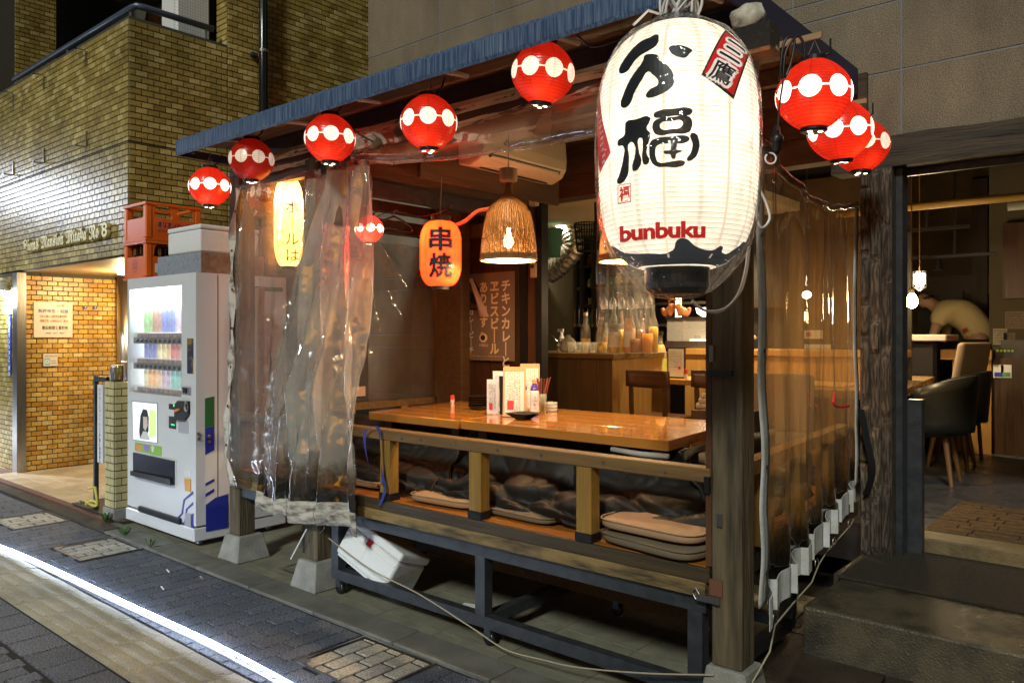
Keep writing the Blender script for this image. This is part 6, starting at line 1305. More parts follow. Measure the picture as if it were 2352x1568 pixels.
m_hem = M("mould stained white hem", (.52, .48, .40), .8, col2=(.07, .06, .05), scale=11, stretch=(1, 1, 3), contrast=(.40, .66), bump=.4, bscale=40)
m_hemc = M("white webbing", (.55, .58, .60), .7, col2=(.38, .38, .34), scale=6, bump=.3, bscale=60)
ZA = onY(780, 392, 2.59).z
m_vinA = film("yellowed vinyl", haze=.42, rough=.07, bump=.4, bscale=6, dirt=(.15, .34, (.010, .009, .007), .96), hazecol=(.90, .87, .76), gl=3.4)
zbB = onY(735, 1205, 2.575).z; zbA = onY(660, 1185, 2.60).z
drape("vinyl_curtain", "gathered yellowed clear vinyl drape, front layer, with black mould band and dirty white hem", [(0, 742), (.25, 706), (.5, 694), (.62, 664), (.8, 662), (1, 648)], [(0, 846), (.3, 841), (.6, 834), (1, 824)], ZA, zbB, 2.575,
      [(.034, 2.4, -.9, .1), (.013, 5.5, 1.3, .4), (.003, 11, -2.1, .2)], m_vinA, hem=(.065, m_hem), seed=3)
drape("vinyl_curtain", "rear layer of the gathered drape, slanting down left, stained brown near its bottom", [(0, 706), (.2, 692), (.4, 655), (.6, 615), (.8, 594), (1, 590)], [(0, 790), (.3, 776), (.6, 742), (1, 728)], ZA, zbA, 2.615,
      [(.024, 1.8, -.7, .6), (.011, 4.2, 1.1, .1), (.0025, 9, -1.9, .7)], film("yellowed vinyl rear", haze=.34, rough=.07, bump=.4, bscale=6, dirt=(.16, .40, (.012, .010, .006), .95), hazecol=(.90, .87, .76), gl=3.4), hem=(.05, m_hem), seed=9)
zl1 = onY(600, 1138, 2.60).z
tt, q_ = drape("vinyl_curtain", "flat clear vinyl panel at the stall's left corner, with a frayed white edge strip", [(0, 545), (.15, 532), (.6, 527), (.9, 524), (1, 540)], [(0, 735), (.3, 738), (1, 725)], onY(600, 415, 2.60).z, zl1, 2.632,
      [(.010, 2.2, .4, .2)], film("clear vinyl", haze=.28, rough=.05, bump=.6, bscale=4, hazecol=(.62, .58, .62), dirt=(.0, .14, (.08, .06, .035), .7), gl=2), seed=1)
P(tt, "edge_strip", M("frayed white strip", (.58, .55, .48), .6, col2=(.16, .15, .12), scale=14, contrast=(.5, .62), bump=.5), MB().grid(lambda s, t: q_(.0, t)+Vector((-.012+.055*s+.008*noise.noise((t*14, s, 0)), -.012+.010*math.sin(t*30+s*3), 0)), 4, 90), smooth=True).modifiers.new("thick", 'SOLIDIFY').thickness = .003
for k in range(7): c = q_(.02, .08+k*.13)+Vector((.02, -.022, 0)); P(tt, "grommet", m_dark, MB().lathe([(.004, 0), (.009, .002), (.010, 0)], c, 10, Matrix.Rotation(math.pi/2, 3, 'X')))
# the wrapped second post and torn sheets round its head
drape("vinyl_scrap", "grey dirty vinyl wrap round the head of the stall's second post", [(0, 705), (1, 700)], [(0, 842), (1, 812)], ZA+.02, ZA-.75, 2.63, [(.02, 3, .4, 0)], film("grimy vinyl", haze=.34, rough=.12, bump=.5, bscale=6, hazecol=(.30, .26, .20)), nv=30, seed=4)
# rolled valance along the top
tpx = [(795, 300), (900, 282), (1035, 285), (1227, 245), (1374, 200), (1480, 150)]; bpx = [(795, 366), (900, 374), (1035, 366), (1227, 337), (1374, 306), (1480, 262)]
def val(s, t):
    k = s*5; i = min(int(k), 4); f = k-i; a = onY(tpx[i][0]*(1-f)+tpx[i+1][0]*f, tpx[i][1]*(1-f)+tpx[i+1][1]*f, 2.60); b = onY(bpx[i][0]*(1-f)+bpx[i+1][0]*f, bpx[i][1]*(1-f)+bpx[i+1][1]*f, 2.60)
    p = a*(1-t)+b*t; p.y = 2.59+.03*math.sin(t*2.6+s*5)+.016*noise.noise((s*12, t*3, 1))+(.02 if t > .9 else 0); return p
vt = thing("vinyl_valance", "sagging strip of clear vinyl rolled along the top of the stall's front opening", "vinyl curtain", val(.5, 1), "clear vinyl curtains round the stall")
P(vt, "sheet", film("amber tinted vinyl", haze=.42, gl=1.8, rough=.08, bump=.5, bscale=4, hazecol=(.58, .36, .24)), MB().grid(val, 120, 14), smooth=True)
P(vt, "rolled_edge", film("rolled vinyl", haze=.5, rough=.2, bump=.5, bscale=20, hazecol=(.50, .36, .28)), MB().tube([val(k/60, 1) for k in range(61)], .009, 8), smooth=True)
# right-hand side curtain
def sidec(s, t, off=0):
    y = 2.725+1.74*s; x = -1.158-(y-2.7)*.118; zb = .475+.155*s; zt = 2.14+.02*s-.10*math.sin(s*math.pi)
    z = zt+(zb-zt)*t; w = .25+.75*t**1.3; ph = s*6.0
    d = .015*w*math.sin(ph*2*math.pi+.8*math.sin(t*3))+.004*w*math.sin(ph*5.1+2*t)+.006*noise.noise((s*30, t*4, 0)); fan = .03*math.sin(s*26-t*5)*(1-t)*.4
    return Vector((x+d+fan+off, y+.010*math.cos(ph*2*math.pi)*w, z))
sc2 = thing("vinyl_curtain", "pleated clear vinyl side curtain with a white stepped hem, right end of the stall", "vinyl curtain", (-1.25, 3.6, .5), "clear vinyl curtains round the stall")
GS = MB().grid(sidec, 240, 60); GS.hem = [(1-j/60)*1.6 for i in range(241) for j in range(61)]
P(sc2, "sheet", film("brown tinted side vinyl", haze=.36, rough=.05, bump=.25, bscale=4, stretch=(3, 3, .4), dirt=(.10, .28, (.012, .009, .005), .97), hazecol=(.60, .40, .18), tint=(.95, .88, .74), gl=1.3), GS, smooth=True)
def hemf(s, t):
    p = sidec(s, .985); saw = (s*8.999) % 1; return p+Vector((.030*(1-saw), -.012*math.sin(saw*3.14), -.115*t+.012*math.sin(saw*3.14)))
P(sc2, "hem", m_hemc, MB().grid(hemf, 216, 4)).modifiers.new("thick", 'SOLIDIFY').thickness = .003
def estrip(s0, wv, wob):
    return lambda u, t: sidec(s0, t)+Vector((.008+.004*math.sin(u*6), wv*(u-.5)+wob*math.sin(t*t*18)*.009, 0))
P(sc2, "edge_strip", m_hemc, MB().grid(estrip(.0, .075, 1), 4, 110), smooth=True).modifiers.new("thick", 'SOLIDIFY').thickness = .002
P(sc2, "edge_strip", m_hemc, MB().grid(estrip(1.0, .07, .5), 4, 90), smooth=True).modifiers.new("thick", 'SOLIDIFY').thickness = .002
P(sc2, "top_roll", film("brown rolled vinyl", haze=.7, rough=.25, hazecol=(.18, .10, .05), bump=.5), MB().tube([sidec(k/40, 0)+Vector((.005, 0, .004*math.sin(k*1.1))) for k in range(41)], .016, 8), smooth=True)
for k in range(6):
    s_ = (k+.98)/9*1.0+.02; c = sidec(min(s_+k*.07, .99), 1)+Vector((.01, 0, -.135)); P(sc2, "hem_ring", m_steel, MB().tube([c+Vector((0, .022*math.cos(a), .022*math.sin(a))) for a in [i*math.pi/8 for i in range(17)]], .0018, 5))
for z in (.2, .45, .7, .93):
    for s0 in (0.0, 1.0): c = sidec(s0, z)+Vector((.014, 0, 0)); P(sc2, "grommet", m_dark, MB().lathe([(.004, 0), (.008, .002), (.009, 0)], c, 10, Matrix.Rotation(math.pi/2, 3, 'Y')))
m_cord = M("dirty cord", (.36, .31, .22), .8)
a = Vector((-1.215, 2.64, .10)); b = sidec(.0, 1)+Vector((.03, 0, -.16)); pts = [a, b]+[sidec(k/8, 1)+Vector((.012, 0, -.15-.01*math.sin(k*1.3))) for k in range(1, 9)]
tag(MB().tube(pts, .0035, 6).build("hem_cord", m_cord, smooth=True), "thin cord threaded through the rings under the side curtain's hem", "cord")
tag(MB().tube([onY(1500, 1541, 2.60), onY(1600, 1549, 2.60), onY(1682, 1552, 2.62)], .003, 5).build("cord_end", m_cord), "", "") if False else None
rp = [onY(755, 1235, 2.60), onY(800, 1270, 2.60), onY(860, 1312, 2.60), onY(960, 1362, 2.60), onY(1080, 1438, 2.60), onY(1160, 1490, 2.60), onY(1250, 1515, 2.60), onY(1330, 1532, 2.60), onY(1480, 1545, 2.60), onY(1640, 1549, 2.62)]
tag(MB().tube([cat(rp, k/50) for k in range(51)], .0035, 6).build("guy_cord", m_cord, smooth=True), "long slack cord running from the second post to the corner post below the deck", "cord")
tag(MB().tube([cat([onY(718, 1212, 2.59), onY(735, 1222, 2.59), onY(745, 1210, 2.59), onY(738, 1195, 2.60)], k/14) for k in range(15)], .003, 5).build("wire_hook", m_steel), "bent wire hook hanging under the mouldy drape hem", "hook")
tag(MB().tube([onY(704, 1215, 2.585), onY(668, 1283, 2.585)], .0045, 6).build("zip_tie", m_white), "stiff white plastic tie sticking out at a slant by the second post", "cable tie")
fr = MB(); random.seed(21)
for k in range(26):
    a = Vector((-1.185, 2.632, .12)); d = Vector((random.uniform(-.05, .06), random.uniform(-.03, .01), random.uniform(-.10, .0))); fr.tube([a, a+d*.5+Vector((0, 0, .01)), a+d], .0022, 4)
tag(fr.build("frayed_rope", M("frayed white rope", (.55, .50, .45), .9)), "bunch of frayed white rope ends tied at the foot of the corner post", "rope")
# left side sheet inside the stall
m_back = film("hazy back vinyl", haze=.36, rough=.10, bump=.6, bscale=3.5, hazecol=(.40, .33, .27))
def bks(s, t):
    y = 2.80+1.58*s; z = 2.14-1.18*t; hx = .55; ang = math.atan2((s-hx), t+.12); f = .030*math.sin(ang*13)*max(0, 1-t*1.15)
    return Vector((-4.585+f+.012*noise.noise((s*5, t*5, 0)), y, z))
bt_ = thing("vinyl_curtain", "hazy clear vinyl sheet closing the stall's left side, catching red light", "vinyl curtain", (-4.585, 3.6, .96), "clear vinyl curtains round the stall"); P(bt_, "sheet", m_back, MB().grid(bks, 90, 50), smooth=True)
P(bt_, "torn_tape", M("pinkish tape", (.6, .42, .33), .6), MB().box(-4.565, -4.56, 3.55, 3.67, 1.0, 1.07)); P(bt_, "seam", film("creased seam", haze=.35, rough=.06, bump=2, bscale=30), MB().grid(lambda s, t: Vector((-4.570+.006*noise.noise((t*40, s, 0)), 3.22+.05*s, 2.0-1.0*t)), 4, 80), smooth=True)
# pvc rolls at top of second post
t = thing("vinyl_bundle", "tied bundle of rolled vinyl ends hanging from the stall's front beam", "vinyl curtain", onY(800, 380, 2.60))
for i, (px, w) in enumerate(((758, .022), (782, .030), (808, .034), (834, .030))):
    a = onY(px, 372, 2.60); P(t, "roll", film("grimy roll", haze=.55, rough=.15, hazecol=(.40, .31, .22), bump=.5) if i == 0 else bpy.data.materials["grimy roll"], MB().tube([a, a+Vector((.01*i, .01, -.12)), a+Vector((-.02+.01*i, 0, -.34))], [w, w*.8, w*1.1], 14), smooth=True)
# ================= LANTERNS =================
def paper_mat(name, col, est, dots=False, white=(1, .86, .66), ws=3.0, red=(.50, .028, .010), ribs=0, seams=0, rdark=.5):
    m = bpy.data.materials.new(name); m.use_nodes = True; t = m.node_tree; N = t.nodes; L = t.links; N.clear(); out = N.new("ShaderNodeOutputMaterial")
    em = N.new("ShaderNodeEmission"); df = N.new("ShaderNodeBsdfDiffuse"); tl = N.new("ShaderNodeBsdfTranslucent"); gl = N.new("ShaderNodeBsdfGlossy"); gl.inputs["Roughness"].default_value = .25
    def mth(op, a, b=None, c=None):
        n_ = N.new("ShaderNodeMath"); n_.operation = op
        for i, v in enumerate((a, b, c)):
            if v is None: continue
            if isinstance(v, (int, float)): n_.inputs[i].default_value = v
            else: L.new(v, n_.inputs[i])
        return n_.outputs[0]
    if dots:
        tc = N.new("ShaderNodeTexCoord"); sx = N.new("ShaderNodeSeparateXYZ"); L.new(tc.outputs["Object"], sx.inputs[0])
        ang = mth('ARCTAN2', sx.outputs[1], sx.outputs[0]); a8 = mth('MULTIPLY', ang, 8/(2*math.pi)); fr = mth('SUBTRACT', mth('FRACT', mth('ADD', a8, 8.5)), .5)
        u_ = mth('MULTIPLY', fr, 2*math.pi/8*.128); z = mth('SUBTRACT', sx.outputs[2], .118)
        d2 = mth('SQRT', mth('ADD', mth('POWER', u_, 2), mth('POWER', z, 2))); c = mth('LESS_THAN', d2, .0375); bnd_ = mth('LESS_THAN', mth('ABSOLUTE', z), .0028); mk = mth('MAXIMUM', c, bnd_)
        mc_ = N.new("ShaderNodeMix"); mc_.data_type = 'RGBA'; mc_.inputs[6].default_value = rgba([q*est for q in col]); mc_.inputs[7].default_value = rgba([q*ws for q in white]); L.new(mk, mc_.inputs[0]); L.new(mc_.outputs[2], em.inputs[0]); em.inputs[1].default_value = 1
        md_ = N.new("ShaderNodeMix"); md_.data_type = 'RGBA'; md_.inputs[6].default_value = rgba(red); md_.inputs[7].default_value = rgba((.8, .75, .65)); L.new(mk, md_.inputs[0]); L.new(md_.outputs[2], df.inputs[0]); L.new(md_.outputs[2], tl.inputs[0])
    else:
        em.inputs[0].default_value = rgba(col); em.inputs[1].default_value = est; df.inputs[0].default_value = rgba(red); tl.inputs[0].default_value = rgba(red)
    m1 = N.new("ShaderNodeMixShader"); m1.inputs[0].default_value = .55; L.new(df.outputs[0], m1.inputs[1]); L.new(tl.outputs[0], m1.inputs[2]); m2 = N.new("ShaderNodeMixShader"); m2.inputs[0].default_value = .05; L.new(m1.outputs[0], m2.inputs[1]); L.new(gl.outputs[0], m2.inputs[2])
    if ribs:          # bamboo hoops and pasted paper laps let less light through
        tc2 = N.new("ShaderNodeTexCoord"); s2 = N.new("ShaderNodeSeparateXYZ"); L.new(tc2.outputs["Object"], s2.inputs[0])
        rr = mth('ABSOLUTE', mth('SINE', mth('MULTIPLY', s2.outputs[2], math.pi*ribs))); rl = N.new("ShaderNodeMapRange"); rl.inputs[1].default_value = .04; rl.inputs[2].default_value = .38; rl.inputs[3].default_value = rdark; rl.inputs[4].default_value = 1; L.new(rr, rl.inputs[0]); fac = rl.outputs[0]
        if seams:
            an = mth('ARCTAN2', s2.outputs[1], s2.outputs[0]); sf = mth('ABSOLUTE', mth('SUBTRACT', mth('FRACT', mth('MULTIPLY', an, seams/(2*math.pi))), .5)); sr = N.new("ShaderNodeMapRange"); sr.inputs[1].default_value = .44; sr.inputs[2].default_value = .485; sr.inputs[3].default_value = 1; sr.inputs[4].default_value = .72; L.new(sf, sr.inputs[0]); fac = mth('MULTIPLY', fac, sr.outputs[0])
        nz = N.new("ShaderNodeTexNoise"); nz.inputs["Scale"].default_value = 14; nz.inputs["Detail"].default_value = 5; L.new(tc2.outputs["Object"], nz.inputs["Vector"]); nr = N.new("ShaderNodeMapRange"); nr.inputs[1].default_value = .3; nr.inputs[2].default_value = .7; nr.inputs[3].default_value = .72; nr.inputs[4].default_value = 1.12; L.new(nz.outputs[0], nr.inputs[0]); fac = mth('MULTIPLY', fac, nr.outputs[0])
        for sh_, idx in ((em, 0), (tl, 0)):
            src = sh_.inputs[0].links[0].from_socket if sh_.inputs[0].links else None
            mx = N.new("ShaderNodeMix"); mx.data_type = 'RGBA'; mx.blend_type = 'MULTIPLY'; mx.inputs[0].default_value = 1
            if src: L.new(src, mx.inputs[6])
            else: mx.inputs[6].default_value = tuple(sh_.inputs[0].default_value)
            L.new(fac, mx.inputs[7]); L.new(mx.outputs[2], sh_.inputs[0])
    ad = N.new("ShaderNodeAddShader"); L.new(m2.outputs[0], ad.inputs[0]); L.new(em.outputs[0], ad.inputs[1]); L.new(ad.outputs[0], out.inputs[0]); return m
m_hole = emis("lantern hole glow", (1, .85, .55), 9); m_hole2 = emis("bright bulb tip", (1, .97, .9), 60); m_wire = M("wire", (.25, .22, .18), .4, .7)
pm = {}
def red_lantern(c, dia, label, est, ws, energy, seed, tilt=(0, 0), group="round red lanterns with white dots", hook=.08, bright_tip=False):
    R_ = dia/2; k = R_/.128; h = .236*k; t = thing("red_lantern", label, "lantern", (c.x, c.y, c.z-h/2), group); key = (est, ws)
    if key not in pm: pm[key] = paper_mat("red lantern paper", (1, .022, .010), est, True, ws=ws, ribs=22/.236, seams=8, rdark=.42)
    prof = []; n = 88
    for i in range(n+1):
        u = i/n; z = u*.236; a = (u-.5)*math.pi*.90; r = .128*max(0, math.cos(a))**.62; r += .0011*abs(math.sin(u*22*math.pi)); prof.append((r, z))
    mb = MB().lathe(prof, (0, 0, 0), 48, cap=False); o = P(t, "paper", pm[key], mb, origin=(0, 0, 0), smooth=True); o.location = (0, 0, 0); o.scale = (k, k, k); o.rotation_euler = (0, 0, seed)
    zt = c.z+h/2; zb = c.z-h/2
    P(t, "top_ring", m_black, MB().lathe([(.042*k, -.004), (.048*k, 0), (.048*k, .018), (.040*k, .020), (.001, .020)], (c.x, c.y, zt-.006), 24)); P(t, "bottom_ring", m_black, MB().lathe([(.001, -.016), (.040*k, -.016), (.046*k, -.012), (.046*k, .006)], (c.x, c.y, zb+.004), 24))
    for j in range(3):
        a = seed+j*2.1; P(t, "vent_glow", m_hole2 if (bright_tip and j == 1) else m_hole, MB().lathe([(.001, -.0175), (.009*k, -.017)], (c.x+.022*k*math.cos(a), c.y+.022*k*math.sin(a), zb+.004), 10))
    P(t, "hook", m_wire, MB().tube([(c.x-.03, c.y, zt+.012), (c.x-.01, c.y, zt+hook*.6), (c.x+.004, c.y, zt+hook), (c.x+.012, c.y, zt+hook*.7), (c.x+.03, c.y, zt+.012)], .0022, 5))
    P(t, "lantern_cord", m_black, MB().tube([(c.x+.02, c.y+.01, zt+.01), (c.x+.05, c.y+.03, zt+.03), (c.x+.04, c.y+.06, zt+.09)], .004, 6), smooth=True)
    if tilt[0] or tilt[1]:
        t.rotation_euler = (tilt[0], tilt[1], 0)
    l = bpy.data.lights.new("lantern_bulb", 'POINT'); l.energy = energy; l.color = (1, .62, .30); l.shadow_soft_size = .02; b = bpy.data.objects.new("lantern_bulb", l); COL.objects.link(b); b.parent = t; b.location = (.055*k*math.cos(seed-1.2), .055*k*math.sin(seed-1.2), h*.24)
    return t
YL = 2.45
def LP(px, py, Y=YL): return onY(px, py, Y)
red_lantern(LP(482, 429), .248, "lowest red lantern, leftmost, under the awning's left corner", .24, 1.7, .38, .3, hook=.10)
red_lantern(LP(578, 368), .254, "second red lantern from the left, its dots duller and its bottom bulb flaring", .05, .30, .06, .55, bright_tip=True)
red_lantern(LP(758, 319), .258, "third red lantern from the left, above the gathered vinyl drape", .20, .9, .30, .2)
red_lantern(LP(985, 282), .257, "fourth red lantern from the left, above the open front of the stall", .20, .85, .30, .0)
red_lantern(LP(1241, 171), .252, "fifth red lantern from the left, tilted, beside the big white lantern", .18, .65, .30, .25, tilt=(0, .12), hook=.03)
red_lantern(onX(1869, 219, -1.03), .268, "frontmost of the three red lanterns on the right side of the roof", .28, 2.2, .36, .25)
red_lantern(onX(1932, 302, -1.10), .262, "middle of the three red lanterns on the right side of the roof", .28, 1.4, .34, .9, tilt=(.12, 0))
red_lantern(onX(1976, 335, -1.20), .270, "rearmost of the three red lanterns on the right side of the roof", .20, .55, .24, .5)
red_lantern(atD(848, 526, 4.55), .165, "small red lantern hanging inside the stall behind the vinyl drape", 3.0, 6.0, .6, .2, group="lanterns inside the stall", hook=.05)
for (px, py, X) in ((1869, 219, -1.03), (1932, 302, -1.10), (1976, 335, -1.20)):
    p = onX(px, py, X); tag(MB().beam(p+Vector((-.22, 0, .215)), p+Vector((.03, 0, .215)), .012, .022).build("lantern_bracket", M("rusty angle iron", (.40, .26, .15), .6, .4)), "thin rusty bracket sticking out of the roof side above the %s right lantern" % ({1869: "front", 1932: "middle", 1976: "rear"}[px]), "bracket", "lantern brackets on the roof side")
# --- tall lanterns inside ---
def tall_prof(R_, h, n=90, rib=24, sh=.30, e=.5):
    out = []
    for i in range(n+1):
        u = i/n; a = min(u, 1-u)/sh; r = R_*(.42+.58*(1-(1-min(1, a))**2)**e) if a < 1 else R_; out.append((r+.0012*abs(math.sin(u*rib*math.pi)), u*h))
    return out
def wrap_letter(vf, c, R_of_z, facing, z_mid, off=.0016, cell=.012):
    """press flat lettering onto a lantern of radius R_of_z, reading from direction `facing`"""
    bm = bmesh.new(); vs = [bm.verts.new((a, b, 0)) for a, b in vf[0]]
    for f in vf[1]:
        try: bm.faces.new([vs[i] for i in f])
        except ValueError: pass
    if vf[0]:
        x0 = min(a for a, b in vf[0]); x1 = max(a for a, b in vf[0]); y0 = min(b for a, b in vf[0]); y1 = max(b for a, b in vf[0])
        g = math.ceil(x0/cell)*cell
        while g < x1: bmesh.ops.bisect_plane(bm, geom=bm.verts[:]+bm.edges[:]+bm.faces[:], plane_co=(g, 0, 0), plane_no=(1, 0, 0)); g += cell
        g = math.ceil(y0/cell)*cell
        while g < y1: bmesh.ops.bisect_plane(bm, geom=bm.verts[:]+bm.edges[:]+bm.faces[:], plane_co=(0, g, 0), plane_no=(0, 1, 0)); g += cell
    bm.verts.index_update(); f2 = Vector(facing).normalized(); side = Vector((-f2.y, f2.x, 0)); vo = []
    for v in bm.verts:
        z = z_mid+v.co.y; R_ = R_of_z(z)+off; u = max(-R_*.995, min(R_*.995, v.co.x)); vo.append(Vector((c.x, c.y, c.z+z))+side*u+f2*math.sqrt(R_*R_-u*u))
    fo = [tuple(v.index for v in f.verts) for f in bm.faces]; bm.free(); return vo, fo
def fat(vf, d):
    V, F = [], []
    for k in range(9):
        a = k*math.pi/4; dx, dy = (0, 0) if k == 8 else (d*math.cos(a), d*math.sin(a)); n = len(V); V += [(x+dx, y+dy) for x, y in vf[0]]; F += [tuple(i+n for i in f) for f in vf[1]]
    return V, F
def prof_r(prof):
    def f(z):
        for (r0, z0), (r1, z1) in zip(prof, prof[1:]):
            if z <= z1: k = (z-z0)/(z1-z0) if z1 > z0 else 0; return r0*(1-k)+r1*k
        return prof[-1][0]
    return f
def toc(c): return Vector((-c.x, -c.y, 0)).normalized()
def fix_faces(mb, ref):
    nf = []
    for f in mb.f:
        a, b, c = (Vector(mb.v[i]) for i in f[:3]); n = (b-a).cross(c-a); nf.append(f if n.dot(a-ref) >= 0 else f[::-1])
    mb.f = nf; return mb
D1 = 4.35; c = atD(1012, 657, D1); H1 = 148/1800*D1; R1 = 46.5/1800*D1; pr_ = tall_prof(R1, H1, rib=34)
sk_ = thing("skewer_lantern", "orange-red cylindrical lantern with bold black brushed characters hanging over the tables", "lantern", c, "lanterns inside the stall")
P(sk_, "paper", paper_mat("orange lantern paper", (1, .0115, .0022), 8.0, red=(.80, .20, .05), ribs=34/H1, seams=8, rdark=.7), MB().lathe([(r, z) for r, z in pr_], c, 48, cap=False), smooth=True)
for (s, zz) in (("串", .70), ("焼", .30)):
    vf = fat(text2d(s, w=.118, h=.125), .0052); v_, f_ = wrap_letter(vf, c, prof_r(pr_), toc(c), H1*zz); P(sk_, "character", m_ink, fix_faces(MB().add(v_, f_), Vector((c.x, c.y, c.z+H1*zz))))
P(sk_, "top_ring", m_black, MB().lathe([(R1*.44, H1-.004), (R1*.5, H1), (R1*.5, H1+.03), (R1*.42, H1+.03)], c, 24)); P(sk_, "bottom_ring", m_black, MB().lathe([(.001, -.02), (R1*.42, -.02), (R1*.44, .006)], c, 24)); P(sk_, "hook", m_wire, MB().tube([c+Vector((0, 0, H1+.03)), c+Vector((0, 0, H1+.12)), c+Vector((.01, 0, H1+.24))], .0025, 5))
l = bpy.data.lights.new("lantern_bulb", 'POINT'); l.energy = 2.0; l.color = (1, .30, .07); l.shadow_soft_size = .03; b = bpy.data.objects.new("lantern_bulb", l); COL.objects.link(b); b.parent = sk_; b.location = (-.03, -.03, H1*.80)
# extra red spill from the lantern's open top and bottom
D2 = 4.75; c = atD(663, 612, D2); H2 = 200/1800*D2; R2 = 32/1800*D2; pr_ = tall_prof(R2, H2, rib=40)
yl = thing("beer_lantern", "tall glowing yellow lantern with thin brushed katakana behind the left vinyl panel", "lantern", c, "lanterns inside the stall")
P(yl, "paper", paper_mat("yellow lantern paper", (1, .42, .07), 5.0, red=(.8, .6, .25), ribs=40/H2, seams=0, rdark=.7), MB().lathe([(r, z) for r, z in pr_], c, 40, cap=False), smooth=True)
vf = vtext2d("ホールは", .085, .095, .012); v_, f_ = wrap_letter(([(a+.02, b) for a, b in vf[0]], vf[1]), c, prof_r(pr_), toc(c), H2*.66); P(yl, "lettering", m_ink, fix_faces(MB().add(v_, f_), c+Vector((0, 0, H2*.5))))
vf = vtext2d("いい。", .05, .07, .01); v_, f_ = wrap_letter(([(a-.05, b) for a, b in vf[0]], vf[1]), c, prof_r(pr_), toc(c), H2*.38); P(yl, "lettering", m_ink, fix_faces(MB().add(v_, f_), c+Vector((0, 0, H2*.5))))
P(yl, "top_ring", m_black, MB().lathe([(R2*.44, H2-.004), (R2*.5, H2), (R2*.5, H2+.02)], c, 20)); P(yl, "bottom_ring", m_black, MB().lathe([(R2*.5, -.015), (R2*.5, .0), (R2*.44, .006)], c, 20)); P(yl, "hook", m_wire, MB().tube([c+Vector((0, 0, H2)), c+Vector((0, 0, H2+.12))], .0025, 5))
l = bpy.data.lights.new("lantern_bulb", 'POINT'); l.energy = 14; l.color = (1, .60, .20); l.shadow_soft_size = .04; b = bpy.data.objects.new("lantern_bulb", l); COL.objects.link(b); b.parent = yl; b.location = (0, 0, H2*.75)
# --- the big white lantern ---
DB = 2.32; cB = atD(1555, 620, DB); zk = DB/1800; ovz = lambda py: (620-py)*zk
side_px = [(30, 20), (38, 46), (58, 66), (75, 84), (96, 118), (118, 139), (150, 160), (200, 174), (290, 180), (400, 179), (480, 174), (530, 164), (565, 150), (590, 132), (606, 110), (617, 84)]
prB = sorted([(r*zk, ovz(y)) for y, r in side_px], key=lambda q: q[1])
def fineprof(pr, n):
    z0, z1 = pr[0][1], pr[-1][1]; f = prof_r(pr); raw = [(f(z0+(z1-z0)*i/n), z0+(z1-z0)*i/n) for i in range(n+1)]; out = []
    for i in range(n+1):
        w = [raw[max(0, min(n, i+k))][0] for k in (-5, -4, -3, -2, -1, 0, 1, 2, 3, 4, 5)]; out.append((sum(w)/11 if 5 <= i <= n-5 else raw[i][0], raw[i][1]))
    return out
fB = fineprof([q for q in prB if q[1] <= ovz(66)], 156); rB = prof_r(fB)
bigL = thing("big_white_lantern", "huge glowing white paper lantern wrapped in clear plastic at the stall's front corner", "lantern", cB)
P(bigL, "paper", paper_mat("white lantern paper", (1, .90, .74), .36, red=(.8, .76, .68), ribs=52/(fB[-1][1]-fB[0][1]), seams=8, rdark=.62), MB().lathe([(r+.0012*abs(math.sin(i/3*math.pi)), z) for i, (r, z) in enumerate(fB)], cB, 96, cap=False), smooth=True)
rib = MB()
for i in range(0, len(fB), 3):
    r, z = fB[i]; rib.lathe([(r-.0002, z-.0007), (r+.0012, z), (r-.0002, z+.0007)], cB, 80, cap=False)
P(bigL, "rib", M("bamboo rib shadow", (.34, .24, .14), .8, emit=(1, .75, .5), es=.10), rib, smooth=True)["kind"] = "stuff"
for k in range(8):
    a = .35+k*math.pi/4; P(bigL, "paper_seam", paper_mat("seam paper", (1, .86, .68), .30, red=(.7, .6, .5)) if k == 0 else bpy.data.materials["seam paper"], MB().add([Vector((cB.x+(r+.0018)*math.cos(a+d), cB.y+(r+.0018)*math.sin(a+d), cB.z+z)) for r, z in fB[4:-4:4] for d in (-.02, .02)], [(2*i, 2*i+1, 2*i+3, 2*i+2) for i in range(len(fB[4:-4:4])-1)]))
P(bigL, "base", m_black, MB().lathe([(.001, ovz(678)), (.070*1, ovz(676)), (70*zk, ovz(664)), (73*zk, ovz(650)), (74*zk, ovz(617)), (70*zk, ovz(614))], cB, 40), smooth=False); P(bigL, "top_ring", m_black, MB().lathe([(44*zk, ovz(78)), (50*zk, ovz(72)), (46*zk, ovz(44)), (40*zk, ovz(42)), (.001, ovz(43))], cB, 32))
DC = toc(cB)
def Q2(x, y): return ((1411.2+.2*x-1555)*zk, (620-.2*y)*zk)
def C1(x, y): return ((1354.75+.456*x-1555)*zk, (620-.456*y)*zk)
def poly2(pts, f, hole=None):
    c = bpy.data.curves.new("brush", 'CURVE'); c.dimensions = '2D'; c.fill_mode = 'BOTH'
    for ring in [pts]+([hole] if hole else []):
        s = c.splines.new('BEZIER'); s.bezier_points.add(len(ring)-1); s.use_cyclic_u = True
        for bp_, p in zip(s.bezier_points, ring): x, y = f(*p); bp_.co = (x, y, 0); bp_.handle_left_type = bp_.handle_right_type = 'AUTO'
    c.resolution_u = 4; o = bpy.data.objects.new("brush", c); COL.objects.link(o); dg = bpy.context.evaluated_depsgraph_get(); me = bpy.data.meshes.new_from_object(o.evaluated_get(dg))
    bpy.data.objects.remove(o); r = ([(v.co.x, v.co.y) for v in me.vertices], [tuple(p_.vertices) for p_ in me.polygons]); bpy.data.meshes.remove(me); return r
m_lac2 = M("glossy lantern ink", (.008, .010, .014), .38); m_lred = M("lantern red ink", (.50, .012, .012), .35, emit=(1, .02, .01), es=.22)
